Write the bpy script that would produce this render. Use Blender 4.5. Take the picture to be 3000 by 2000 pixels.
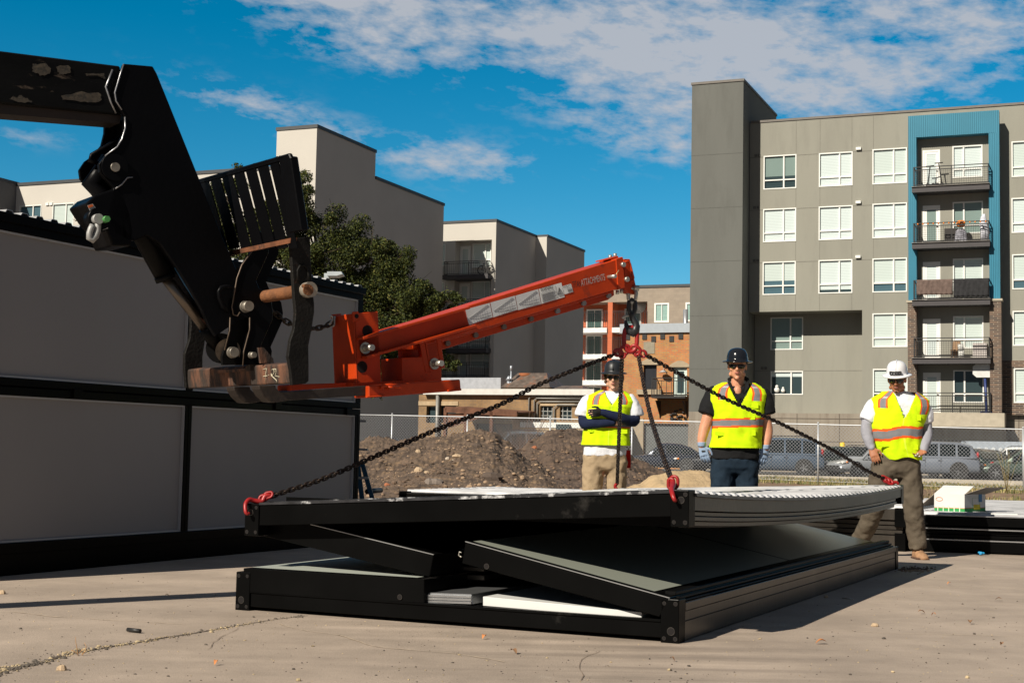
import bpy, bmesh, math, random
from mathutils import Vector, Matrix, noise
R_ = math.radians
sc = bpy.context.scene
for o in list(bpy.data.objects): bpy.data.objects.remove(o)
COL = sc.collection
random.seed(7)
# ------------------------------------------------------------------ camera
FPX, PITCH, ROLL, CAMH = 4183.0, 0.0762655, 0.01972346, 0.93      # focal length in pixels of the 3000 px wide photo
cp, sp, cr, sr = math.cos(PITCH), math.sin(PITCH), math.cos(ROLL), math.sin(ROLL)
cF = Vector((0, cp, sp)); up0 = Vector((0, -sp, cp)); rt0 = Vector((1, 0, 0))
cR = cr*rt0 + sr*up0; cU = -sr*rt0 + cr*up0
CP = Vector((0, 0, CAMH))
cam = bpy.data.objects.new('camera', bpy.data.cameras.new('camera')); COL.objects.link(cam)
cam.matrix_world = Matrix(((cR.x, cU.x, -cF.x, 0), (cR.y, cU.y, -cF.y, 0), (cR.z, cU.z, -cF.z, CAMH), (0, 0, 0, 1)))
cam.data.sensor_width = 36; cam.data.sensor_fit = 'HORIZONTAL'; cam.data.lens = FPX/3000*36
cam.data.clip_start = 0.1; cam.data.clip_end = 3000
sc.camera = cam
sc.render.resolution_x, sc.render.resolution_y = 1024, 682
# ------------------------------------------------------------------ light
SUN_AZ, SUN_EL = R_(47+180), R_(37)          # direction towards the sun (math azimuth)
sun = bpy.data.objects.new('sun', bpy.data.lights.new('sun', 'SUN')); COL.objects.link(sun)
sun.data.energy = 5.0; sun.data.angle = R_(0.5); sun.data.color = (1.0, 0.92, 0.79)
sd = Vector((math.cos(SUN_AZ)*math.cos(SUN_EL), math.sin(SUN_AZ)*math.cos(SUN_EL), math.sin(SUN_EL)))
sun.rotation_euler = sd.to_track_quat('Z', 'Y').to_euler(); sun.location = (-20, -20, 30)
w = bpy.data.worlds.new("World"); sc.world = w; w.use_nodes = True
nt = w.node_tree; nt.nodes.clear()
N = nt.nodes.new; L = nt.links.new
out = N('ShaderNodeOutputWorld'); bg = N('ShaderNodeBackground'); sky = N('ShaderNodeTexSky')
sky.sky_type = 'NISHITA'; sky.sun_disc = False; sky.sun_elevation = SUN_EL; sky.sun_rotation = R_(90)-SUN_AZ
sky.altitude = 1400; sky.air_density = 1.0; sky.dust_density = 0.3; sky.ozone_density = 4.0
bg.inputs[1].default_value = 0.05
tc = N('ShaderNodeTexCoord')
sep = N('ShaderNodeSeparateXYZ'); L(tc.outputs['Generated'], sep.inputs[0])
zc = N('ShaderNodeMath'); zc.operation = 'MAXIMUM'; zc.inputs[1].default_value = 0.03; L(sep.outputs[2], zc.inputs[0])
dv = N('ShaderNodeVectorMath'); dv.operation = 'DIVIDE'; L(tc.outputs['Generated'], dv.inputs[0])
cmb = N('ShaderNodeCombineXYZ'); [L(zc.outputs[0], cmb.inputs[i]) for i in range(3)]; L(cmb.outputs[0], dv.inputs[1])
mp = N('ShaderNodeMapping'); L(dv.outputs[0], mp.inputs[0]); mp.inputs['Scale'].default_value = (1.0, 0.8, 0.0)
mp.inputs['Rotation'].default_value = (0, 0, R_(-30)); mp.inputs['Location'].default_value = (0, 0, 0)
def wnoise(scale, detail, rough, dist=0.0):
    n = N('ShaderNodeTexNoise'); n.inputs['Scale'].default_value = scale; n.inputs['Detail'].default_value = detail
    n.inputs['Roughness'].default_value = rough; n.inputs['Distortion'].default_value = dist
    L(cv.outputs[0], n.inputs['Vector']); return n
def wmath(op, a, b=None, c=None):
    m = N('ShaderNodeMath'); m.operation = op
    for i, v in enumerate((a, b, c)):
        if v is None: continue
        if isinstance(v, (int, float)): m.inputs[i].default_value = v
        else: L(v, m.inputs[i])
    return m.outputs[0]
CLOUDS = [ # cloud banks: direction x/z, y/z of the centre in the sky plane, half sizes, rotation, weight
]
def skypt(px, py):
    d = cF + cR*((px-1500)/FPX) - cU*((py-1000)/FPX); d.normalize(); return d
# cloud banks as soft elliptical weights over view direction (azimuth, elevation)
az = wmath('ARCTAN2', sep.outputs[0], sep.outputs[1]); el = wmath('ARCSINE', sep.outputs[2])
def bank(px, py, wx, wy, rot, amp):
    d = skypt(px, py); a0 = math.atan2(d.x, d.y); e0 = math.asin(d.z)
    da = wmath('SUBTRACT', az, a0); de = wmath('SUBTRACT', el, e0)
    c, s = math.cos(rot), math.sin(rot)
    u = wmath('ADD', wmath('MULTIPLY', da, c), wmath('MULTIPLY', de, s)); v = wmath('SUBTRACT', wmath('MULTIPLY', de, c), wmath('MULTIPLY', da, s))
    r = wmath('ADD', wmath('POWER', wmath('ABSOLUTE', wmath('DIVIDE', u, wx/FPX)), 2.0), wmath('POWER', wmath('ABSOLUTE', wmath('DIVIDE', v, wy/FPX)), 2.0))
    return wmath('MULTIPLY', wmath('EXPONENT', wmath('MULTIPLY', r, -1.0)), amp)
tot = None
for b in [(1880, 235, 430, 130, R_(-12), .95), (1450, 60, 760, 90, R_(-4), .75), (2600, 200, 300, 80, R_(-10), .55), (2250, 130, 420, 130, R_(-14), .9), (2350, 290, 330, 60, R_(-14), .5),
          (1080, 135, 230, 62, R_(-10), .85), (800, 330, 260, 50, R_(-14), .5), (1330, 470, 290, 60, R_(-6), .7), (1950, 420, 260, 60, R_(-12), .6),
          (700, 300, 260, 40, R_(-10), .3), (2700, 30, 420, 60, R_(-8), .8), (2900, 120, 150, 90, R_(-8), .5), (60, 400, 160, 30, 0, .3), (1100, 0, 500, 30, 0, .5)]:
    g = bank(*b); tot = g if tot is None else wmath('ADD', tot, g)
rear = N('ShaderNodeMapRange'); L(sep.outputs[1], rear.inputs[0]); rear.inputs[1].default_value = .25; rear.inputs[2].default_value = -.35; rear.inputs[3].default_value = 0; rear.inputs[4].default_value = .32
cv = N('ShaderNodeCombineXYZ'); L(wmath('ADD', az, wmath('MULTIPLY', el, .45)), cv.inputs[0]); L(wmath('MULTIPLY', el, 2.3), cv.inputs[1]); cv.inputs[2].default_value = 3.7
n1 = wnoise(13.0, 9, 0.60, 0.2); n2 = wnoise(46.0, 8, 0.62, 0.1)
nn = wmath('ADD', wmath('MULTIPLY', n1.outputs[0], 0.5), wmath('MULTIPLY', n2.outputs[0], 0.5))
cl = wmath('ADD', wmath('MULTIPLY', tot, 0.66), wmath('MULTIPLY', wmath('SUBTRACT', nn, 0.5), 3.6))
cr_ = N('ShaderNodeValToRGB'); L(cl, cr_.inputs[0])
cr_.color_ramp.elements[0].position = 0.10; cr_.color_ramp.elements[0].color = (0, 0, 0, 1)
cr_.color_ramp.elements[1].position = 0.85; cr_.color_ramp.elements[1].color = (1, 1, 1, 1)
lim = wmath('MULTIPLY', cr_.outputs[0], wmath('MINIMUM', wmath('MULTIPLY', tot, 2.0), 0.86))
mix = N('ShaderNodeMix'); mix.data_type = 'RGBA'; L(lim, mix.inputs[0])
hs = N('ShaderNodeHueSaturation'); hs.inputs['Saturation'].default_value = 1.42; hs.inputs['Value'].default_value = 1.54; hs.inputs['Hue'].default_value = 0.478; L(sky.outputs[0], hs.inputs['Color'])
L(hs.outputs[0], mix.inputs[6]); mix.inputs[7].default_value = (8.2, 8.4, 9.0, 1)
# unseen grey cloud added overhead and behind the viewer to neutralise the shade
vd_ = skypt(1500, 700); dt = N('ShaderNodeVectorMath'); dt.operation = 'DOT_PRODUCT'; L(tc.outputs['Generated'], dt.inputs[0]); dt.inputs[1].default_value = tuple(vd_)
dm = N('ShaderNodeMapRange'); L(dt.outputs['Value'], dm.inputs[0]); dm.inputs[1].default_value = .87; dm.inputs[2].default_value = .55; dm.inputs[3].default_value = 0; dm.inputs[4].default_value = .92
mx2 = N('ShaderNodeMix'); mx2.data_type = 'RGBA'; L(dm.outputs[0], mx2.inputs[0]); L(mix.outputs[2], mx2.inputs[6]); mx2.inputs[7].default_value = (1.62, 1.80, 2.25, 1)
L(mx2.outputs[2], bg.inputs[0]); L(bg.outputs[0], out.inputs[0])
sc.view_settings.view_transform = 'Standard'; sc.view_settings.look = 'None'
sc.view_settings.exposure = 0.3; sc.view_settings.gamma = 1; sc.view_settings.use_curve_mapping = False
# ------------------------------------------------------------------ placement helpers
def ray(x, y): return cF + cR*((x-1500)/FPX) - cU*((y-1000)/FPX)
def G(x, y, z=0.0):                      # pixel of the photo -> point on the level plane z
    d = ray(x, y); return CP + d*((z-CAMH)/d.z)
def dirv(deg): a = R_(deg); return Vector((math.cos(a), math.sin(a), 0))
def PL(x, y, P0, n):                     # pixel -> point on the plane through P0 with normal n
    d = ray(x, y); n = Vector(n); return CP + d*(((Vector(P0)-CP).dot(n))/d.dot(n))
def D(x, y, Y):                          # pixel -> point at forward distance Y
    d = ray(x, y); return CP + d*(Y/d.y)
# ------------------------------------------------------------------ materials
MATS = {}
def nodes_of(m): return m.node_tree.nodes, m.node_tree.links
def mat(name, col, rough=0.6, metal=0.0, var=0.12, vs=4.0, bump=0.0, bs=60.0, spec=0.5, col2=None, c2s=3.0, c2w=(0.55, 0.7), stretch=(1, 1, 1), coat=0.0, alpha=1.0, trans=0.0, rv=0.0):
    if name in MATS: return MATS[name]
    m = bpy.data.materials.new(name); m.use_nodes = True; MATS[name] = m
    n, l = nodes_of(m); b = n['Principled BSDF']
    b.inputs['Roughness'].default_value = rough; b.inputs['Metallic'].default_value = metal
    b.inputs['Specular IOR Level'].default_value = spec
    if coat: b.inputs['Coat Weight'].default_value = coat; b.inputs['Coat Roughness'].default_value = 0.08
    if trans: b.inputs['Transmission Weight'].default_value = trans
    c = (*col, 1)
    t = n.new('ShaderNodeTexCoord'); mpn = n.new('ShaderNodeMapping'); mpn.inputs['Scale'].default_value = stretch
    l.new(t.outputs['Object'], mpn.inputs[0]); V = mpn.outputs[0]
    src = None
    if var > 0:
        nz = n.new('ShaderNodeTexNoise'); nz.inputs['Scale'].default_value = vs; nz.inputs['Detail'].default_value = 6; l.new(V, nz.inputs['Vector'])
        r = n.new('ShaderNodeValToRGB'); l.new(nz.outputs[0], r.inputs[0])
        r.color_ramp.elements[0].position = 0.3; r.color_ramp.elements[1].position = 0.7
        r.color_ramp.elements[0].color = (*[v*(1-var) for v in col], 1); r.color_ramp.elements[1].color = (*[min(1, v*(1+var)) for v in col], 1)
        src = r.outputs[0]
    if col2:
        nz2 = n.new('ShaderNodeTexNoise'); nz2.inputs['Scale'].default_value = c2s; nz2.inputs['Detail'].default_value = 8; nz2.inputs['Roughness'].default_value = .65; l.new(V, nz2.inputs['Vector'])
        mr = n.new('ShaderNodeMapRange'); mr.inputs[1].default_value, mr.inputs[2].default_value = c2w; l.new(nz2.outputs[0], mr.inputs[0])
        mx = n.new('ShaderNodeMix'); mx.data_type = 'RGBA'; l.new(mr.outputs[0], mx.inputs[0])
        if src: l.new(src, mx.inputs[6])
        else: mx.inputs[6].default_value = c
        mx.inputs[7].default_value = (*col2, 1); src = mx.outputs[2]
        if rv:
            ma = n.new('ShaderNodeMath'); ma.operation = 'MULTIPLY_ADD'; l.new(mr.outputs[0], ma.inputs[0]); ma.inputs[1].default_value = rv; ma.inputs[2].default_value = rough; l.new(ma.outputs[0], b.inputs['Roughness'])
    if src: l.new(src, b.inputs['Base Color'])
    else: b.inputs['Base Color'].default_value = c
    if bump:
        nb = n.new('ShaderNodeTexNoise'); nb.inputs['Scale'].default_value = bs; nb.inputs['Detail'].default_value = 5; l.new(V, nb.inputs['Vector'])
        bp = n.new('ShaderNodeBump'); bp.inputs['Strength'].default_value = bump; bp.inputs['Distance'].default_value = 0.02; l.new(nb.outputs[0], bp.inputs['Height'])
        l.new(bp.outputs[0], b.inputs['Normal'])
    if alpha < 1: b.inputs['Alpha'].default_value = alpha
    return m
# ------------------------------------------------------------------ mesh builder
WL = {}
class MB:
    def __init__(s): s.v = []; s.f = []; s.m = []; s.sm = []; s.cur = 0; s.smooth = False; s.st = []
    def add(s, vs, fs):
        s.st.append((len(s.v), len(s.f)))
        k = len(s.v); s.v += [tuple(a) for a in vs]
        for f in fs: s.f.append(tuple(i+k for i in f)); s.m.append(s.cur); s.sm.append(s.smooth)
        return s
    def box(s, c, size, ax=None, ay=None, az=None):
        ax = Vector(ax or (1, 0, 0)); ay = Vector(ay or (0, 1, 0)); az = Vector(az or (0, 0, 1)); c = Vector(c)
        h = [x*.5 for x in size]
        vs = [c+ax*(h[0]*i)+ay*(h[1]*j)+az*(h[2]*k) for i in (-1, 1) for j in (-1, 1) for k in (-1, 1)]
        return s.add(vs, [(0, 1, 3, 2), (4, 6, 7, 5), (0, 4, 5, 1), (2, 3, 7, 6), (0, 2, 6, 4), (1, 5, 7, 3)])
    def bx(s, x0, x1, y0, y1, z0, z1): return s.box(((x0+x1)/2, (y0+y1)/2, (z0+z1)/2), (x1-x0, y1-y0, z1-z0))
    def prism(s, pts, ext):              # polygon of 3-D points swept by vector ext
        ext = Vector(ext); n = len(pts); a = [Vector(p) for p in pts]; b = [p+ext for p in a]
        fs = [tuple(range(n)), tuple(range(2*n-1, n-1, -1))]+[(i, i+n, (i+1) % n+n, (i+1) % n) for i in range(n)]
        return s.add(a+b, fs)
    def quad(s, a, b, c, d): return s.add([a, b, c, d], [(0, 1, 2, 3)])
    def tube(s, pts, r, n=10, cap=True, closed=False):
        pts = [Vector(p) for p in pts]; m = len(pts)
        rs = r if isinstance(r, (list, tuple)) else [r]*m
        vs = []; prev = None
        for i, p in enumerate(pts):
            if closed: t = pts[(i+1) % m]-pts[i-1]
            else: t = pts[min(i+1, m-1)]-pts[max(i-1, 0)]
            if t.length < 1e-9: t = Vector((0, 0, 1))
            t.normalize()
            if prev is None:
                a = Vector((0, 0, 1)) if abs(t.z) < .9 else Vector((1, 0, 0)); u = t.cross(a).normalized()
            else:
                u = prev-t*prev.dot(t); u = u.normalized() if u.length > 1e-6 else t.orthogonal().normalized()
            prev = u; v = t.cross(u)
            rr = rs[i]; ra, rb = rr if isinstance(rr, (list, tuple)) else (rr, rr)
            vs += [p+u*(ra*math.cos(2*math.pi*k/n))+v*(rb*math.sin(2*math.pi*k/n)) for k in range(n)]
        fs = []
        for i in range(m if closed else m-1):
            j = (i+1) % m
            for k in range(n): fs.append((i*n+k, i*n+(k+1) % n, j*n+(k+1) % n, j*n+k))
        if cap and not closed: fs += [tuple(range(n-1, -1, -1)), tuple((m-1)*n+k for k in range(n))]
        o = s.smooth; s.smooth = True; s.add(vs, fs[:len(fs)-(2 if cap and not closed else 0)])
        if cap and not closed:
            s.smooth = False; k = len(s.v)-len(vs)
            for f in fs[-2:]: s.f.append(tuple(i+k for i in f)); s.m.append(s.cur); s.sm.append(False)
        s.smooth = o; return s
    def cyl(s, a, b, r, n=16, r2=None): return s.tube([a, b], [r, r if r2 is None else r2], n)
    def loft(s, rings, cap=True):        # rings: lists of equal length
        n = len(rings[0]); vs = [p for r in rings for p in r]; fs = []
        for i in range(len(rings)-1):
            for k in range(n): fs.append((i*n+k, i*n+(k+1) % n, (i+1)*n+(k+1) % n, (i+1)*n+k))
        if cap: fs += [tuple(range(n-1, -1, -1)), tuple((len(rings)-1)*n+k for k in range(n))]
        return s.add(vs, fs)
    def ell(s, c, r, nu=16, nv=10, ax=None):
        c = Vector(c); A = ax or (Vector((1, 0, 0)), Vector((0, 1, 0)), Vector((0, 0, 1)))
        vs = []; fs = []
        for i in range(1, nv):
            t = math.pi*i/nv
            for k in range(nu):
                p = 2*math.pi*k/nu
                vs.append(c+A[0]*(r[0]*math.sin(t)*math.cos(p))+A[1]*(r[1]*math.sin(t)*math.sin(p))+A[2]*(r[2]*math.cos(t)))
        top = len(vs); vs += [c+A[2]*r[2], c-A[2]*r[2]]
        for i in range(nv-2):
            for k in range(nu): fs.append((i*nu+k, (i+1)*nu+k, (i+1)*nu+(k+1) % nu, i*nu+(k+1) % nu))
        for k in range(nu): fs.append((top, k, (k+1) % nu)); fs.append((top+1, (nv-2)*nu+(k+1) % nu, (nv-2)*nu+k))
        o = s.smooth; s.smooth = True; s.add(vs, fs); s.smooth = o; return s
    def grid(s, P):                      # P[i][j] points
        n = len(P); m = len(P[0]); return s.add([p for r in P for p in r], [(i*m+j, i*m+j+1, (i+1)*m+j+1, (i+1)*m+j) for i in range(n-1) for j in range(m-1)])
    def build(s, name, mats, parent=None, bev=0.0, seg=1, loc=None, **kw):
        if not isinstance(mats, (list, tuple)): mats = [mats]
        xs = [p[0] for p in s.v]; ys = [p[1] for p in s.v]; zs = [p[2] for p in s.v]
        o0 = Vector(loc) if loc is not None else Vector(((min(xs)+max(xs))/2, (min(ys)+max(ys))/2, min(zs)))
        me = bpy.data.meshes.new(name); me.from_pydata([(p[0]-o0.x, p[1]-o0.y, p[2]-o0.z) for p in s.v], [], s.f)
        for m in mats: me.materials.append(m)
        me.polygons.foreach_set('material_index', s.m); me.polygons.foreach_set('use_smooth', s.sm)
        me.update()
        ob = bpy.data.objects.new(name, me); COL.objects.link(ob)
        bm = bmesh.new(); bm.from_mesh(me); bmesh.ops.recalc_face_normals(bm, faces=bm.faces[:]) if kw.get('fixn', True) else None; bm.to_mesh(me); bm.free()
        WL[ob.name] = o0
        if parent is not None: ob.parent = parent; ob.location = o0-WL[parent.name]
        else: ob.location = o0
        if bev:
            b = ob.modifiers.new('bevel', 'BEVEL'); b.width = bev; b.segments = seg; b.limit_method = 'ANGLE'; b.angle_limit = R_(40)
        return ob
def each(s, name, m, par, **k):
    """one object for every piece added to the builder"""
    st = s.st+[(len(s.v), len(s.f))]; out_ = []
    for (a, fa), (b, fb_) in zip(st, st[1:]):
        q = MB(); q.v = s.v[a:b]; q.f = [tuple(i-a for i in f) for f in s.f[fa:fb_]]; q.m = s.m[fa:fb_]; q.sm = s.sm[fa:fb_]; out_.append(q.build(name, m, par, **k))
    return out_
def empty(name, loc=(0, 0, 0)):
    o = bpy.data.objects.new(name, None); COL.objects.link(o); o.location = loc; o.empty_display_size = .1; WL[o.name] = Vector(loc); return o
def tag(o, label=None, cat=None, group=None, kind=None):
    if label: o['label'] = label
    if cat: o['category'] = cat
    if group: o['group'] = group
    if kind: o['kind'] = kind
    return o
def thing(name, label, cat, loc=(0, 0, 0), group=None): return tag(empty(name, loc), label, cat, group)
def copy_tree(o, parent=None):
    c = o.copy(); COL.objects.link(c); c.parent = parent
    for ch in o.children: copy_tree(ch, c)
    return c
def text_mesh(s, size, name='t'):
    cu = bpy.data.curves.new(name, 'FONT'); cu.body = s; cu.size = size; cu.align_x = 'LEFT'; cu.extrude = 0
    o = bpy.data.objects.new(name, cu); COL.objects.link(o); bpy.context.view_layer.update()
    me = bpy.data.meshes.new_from_object(o.evaluated_get(bpy.context.evaluated_depsgraph_get()))
    bpy.data.objects.remove(o); bpy.data.curves.remove(cu)
    vs = [v.co.copy() for v in me.vertices]; fs = [tuple(p.vertices) for p in me.polygons]; bpy.data.meshes.remove(me)
    return vs, fs
def put_text(mb, s, O, ux, uy, height, width=None, off=0.0):
    vs, fs = text_mesh(s, 1.0)
    x1 = max(v.x for v in vs); x0 = min(v.x for v in vs); y0 = min(v.y for v in vs); y1 = max(v.y for v in vs)
    k = height/(y1-y0); kx = (width/(x1-x0)) if width else k
    O = Vector(O); ux = Vector(ux); uy = Vector(uy); nrm = ux.cross(uy).normalized()
    mb.add([O+ux*((v.x-x0)*kx)+uy*((v.y-y0)*k)+nrm*off for v in vs], fs)
# ================================================================== MATERIALS OF THE SETTING
def brickmat(name, c1, c2, mortar, bw=0.22, bh=0.075, ms=0.012, stain=None, var=0.5, rough=.85):
    m = bpy.data.materials.new(name); m.use_nodes = True; MATS[name] = m
    n, l = nodes_of(m); b = n['Principled BSDF']; b.inputs['Roughness'].default_value = rough
    t = n.new('ShaderNodeTexCoord'); s = n.new('ShaderNodeSeparateXYZ'); l.new(t.outputs['Object'], s.inputs[0])
    a = n.new('ShaderNodeMath'); a.operation = 'ADD'; l.new(s.outputs[0], a.inputs[0]); l.new(s.outputs[1], a.inputs[1])
    c = n.new('ShaderNodeCombineXYZ'); l.new(a.outputs[0], c.inputs[0]); l.new(s.outputs[2], c.inputs[1])
    br = n.new('ShaderNodeTexBrick'); l.new(c.outputs[0], br.inputs['Vector']); br.inputs['Scale'].default_value = 1
    br.inputs['Brick Width'].default_value = bw; br.inputs['Row Height'].default_value = bh; br.inputs['Mortar Size'].default_value = ms
    br.inputs['Color1'].default_value = (*c1, 1); br.inputs['Color2'].default_value = (*c2, 1); br.inputs['Mortar'].default_value = (*mortar, 1); br.inputs['Bias'].default_value = 0
    nz = n.new('ShaderNodeTexNoise'); nz.inputs['Scale'].default_value = 1.1; nz.inputs['Detail'].default_value = 8; nz.inputs['Roughness'].default_value = .7; l.new(c.outputs[0], nz.inputs['Vector'])
    mr = n.new('ShaderNodeMapRange'); mr.inputs[1].default_value = .35; mr.inputs[2].default_value = .65; mr.inputs[3].default_value = 1-var; mr.inputs[4].default_value = 1+var*.5; l.new(nz.outputs[0], mr.inputs[0])
    mx = n.new('ShaderNodeMix'); mx.data_type = 'RGBA'; mx.blend_type = 'MULTIPLY'; mx.inputs[0].default_value = 1; l.new(br.outputs[0], mx.inputs[6]); l.new(mr.outputs[0], mx.inputs[7])
    o = mx.outputs[2]
    if stain:
        nz2 = n.new('ShaderNodeTexNoise'); nz2.inputs['Scale'].default_value = .55; nz2.inputs['Detail'].default_value = 9; nz2.inputs['Roughness'].default_value = .75
        mp_ = n.new('ShaderNodeMapping'); mp_.inputs['Scale'].default_value = (.6, 2.5, 1); l.new(c.outputs[0], mp_.inputs[0]); l.new(mp_.outputs[0], nz2.inputs['Vector'])
        m2 = n.new('ShaderNodeMapRange'); m2.inputs[1].default_value = .56; m2.inputs[2].default_value = .68; l.new(nz2.outputs[0], m2.inputs[0])
        x2 = n.new('ShaderNodeMix'); x2.data_type = 'RGBA'; l.new(m2.outputs[0], x2.inputs[0]); l.new(o, x2.inputs[6]); x2.inputs[7].default_value = (*stain, 1); o = x2.outputs[2]
    l.new(o, b.inputs['Base Color'])
    return m
def concrete_ground():
    m = mat('yard_concrete', (.40, .322, .256), .85, var=.14, vs=.9, bump=.0)
    n, l = nodes_of(m); b = n['Principled BSDF']; src = b.inputs['Base Color'].links[0].from_socket
    t = n.new('ShaderNodeTexCoord'); V = t.outputs['Object']
    def noise_(sc_, det, ro, vec=V):
        z = n.new('ShaderNodeTexNoise'); z.inputs['Scale'].default_value = sc_; z.inputs['Detail'].default_value = det; z.inputs['Roughness'].default_value = ro; l.new(vec, z.inputs['Vector']); return z.outputs[0]
    def rng(v, a, b_, c=0, d=1):
        z = n.new('ShaderNodeMapRange'); z.inputs[1].default_value = a; z.inputs[2].default_value = b_; z.inputs[3].default_value = c; z.inputs[4].default_value = d; l.new(v, z.inputs[0]); return z.outputs[0]
    def mul(c, f):
        x = n.new('ShaderNodeMix'); x.data_type = 'RGBA'; x.blend_type = 'MULTIPLY'; x.inputs[0].default_value = 1; l.new(c, x.inputs[6]); l.new(f, x.inputs[7]); return x.outputs[2]
    def mixc(c, f, col):
        x = n.new('ShaderNodeMix'); x.data_type = 'RGBA'; l.new(f, x.inputs[0]); l.new(c, x.inputs[6]); x.inputs[7].default_value = (*col, 1); return x.outputs[2]
    c = mul(src, rng(noise_(2.3, 9, .7), .3, .7, .80, 1.12))
    c = mul(c, rng(noise_(170, 2, .5), .3, .7, .82, 1.13))                # sand grain
    c = mixc(c, rng(noise_(38, 3, .6), .66, .72, 0, .55), (.15, .11, .08))      # small specks
    # tyre scrubs: stretched noise along two directions
    for ang, sx, k in ((-28, 7.0, .80), (55, 6.0, .86), (24, 5.0, .84)):
        mp_ = n.new('ShaderNodeMapping'); mp_.inputs['Rotation'].default_value = (0, 0, R_(ang)); mp_.inputs['Scale'].default_value = (.35, sx, 1); l.new(V, mp_.inputs[0])
        f = rng(noise_(.9, 5, .6, mp_.outputs[0]), .40, .62, 1.05, k); g = rng(noise_(.22, 3, .5), .45, .6, 0, 1)
        x = n.new('ShaderNodeMix'); x.data_type = 'RGBA'; x.blend_type = 'MULTIPLY'; l.new(g, x.inputs[0]); l.new(c, x.inputs[6]); l.new(f, x.inputs[7]); c = x.outputs[2]
    # hairline cracks
    vo = n.new('ShaderNodeTexVoronoi'); vo.feature = 'DISTANCE_TO_EDGE'; vo.inputs['Scale'].default_value = .36
    wv = n.new('ShaderNodeVectorMath'); wv.operation = 'MULTIPLY_ADD'; nzc = n.new('ShaderNodeTexNoise'); nzc.inputs['Scale'].default_value = 3; nzc.inputs['Detail'].default_value = 6; l.new(V, nzc.inputs['Vector'])
    l.new(nzc.outputs[1], wv.inputs[0]); wv.inputs[1].default_value = (.25, .25, 0); l.new(V, wv.inputs[2]); l.new(wv.outputs[0], vo.inputs['Vector'])
    c = mixc(c, rng(vo.outputs[0], 0, .0022, .08, 0), (.56, .46, .34))
    c = mixc(c, rng(noise_(1.3, 10, .8), .62, .70, 0, .45), (.52, .45, .37))          # pale scraped patches
    l.new(c, b.inputs['Base Color'])
    bp = n.new('ShaderNodeBump'); bp.inputs['Strength'].default_value = .35; bp.inputs['Distance'].default_value = .01; l.new(noise_(70, 6, .7), bp.inputs['Height']); l.new(bp.outputs[0], b.inputs['Normal'])
    return m
# ================================================================== GROUND
def zdirt(x, y):
    t = max(0, min(1, (y-20)/22)); t2 = max(0, min(1, (y-56)/6))
    s = .10+.14*max(-1, min(1.2, -(x-8)/10))
    return -.02+(s*t*(1-t2)+.02*t2)+.05*t*(1-t2)*noise.noise(Vector((x*.5, y*.5, 0)))+.02*noise.noise(Vector((x*2.3, y*2.3, 5)))*(1-t2)*t
g = MB(); g.bx(-900, 900, -30, 1800, -.3, -.12)
tag(g.build('ground', mat('far_ground', (.16, .13, .10), .95, var=.3, vs=.05)), kind='structure')
g = MB(); g.bx(-24, 24, -6, 20.2, -.1, 0)
tag(g.build('concrete_yard', concrete_ground(), loc=(0, 0, 0)), kind='structure')
g = MB(); xs = [-30+i*.4 for i in range(151)]; ys = [20.0+j*.4 for j in range(106)]
g.smooth = True; g.grid([[(x, y, zdirt(x, y)) for y in ys] for x in xs])
tag(g.build('dirt_ground', mat('dirt_ground', (.20, .125, .075), .95, var=.35, vs=1.2, bump=.6, bs=30, col2=(.32, .24, .15), c2s=2.2, c2w=(.5, .66)), loc=(0, 0, 0)), kind='structure')
UD, VD = dirv(-22.3), dirv(67.7)                                 # street grid of the neighbourhood
P0 = G(2300, 1392, .14)+VD*.0
def street(t, d, z): return P0+UD*t+VD*d+Vector((0, 0, z-P0.z))
g = MB(); g.prism([street(-60, .2, .03), street(60, .2, .03), street(60, 26, .03), street(-60, 26, .03)], (0, 0, -.15))
tag(g.build('parking_lot', mat('asphalt', (.06, .058, .055), .9, var=.25, vs=2, bump=.3, bs=80)), kind='structure')
g = MB(); g.prism([street(-60, 0, .15), street(60, 0, .15), street(60, .2, .15), street(-60, .2, .15)], (0, 0, -.25))
tag(g.build('parking_kerb', mat('kerb_concrete', (.42, .38, .31), .9, var=.15, vs=3)), kind='structure')

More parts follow.
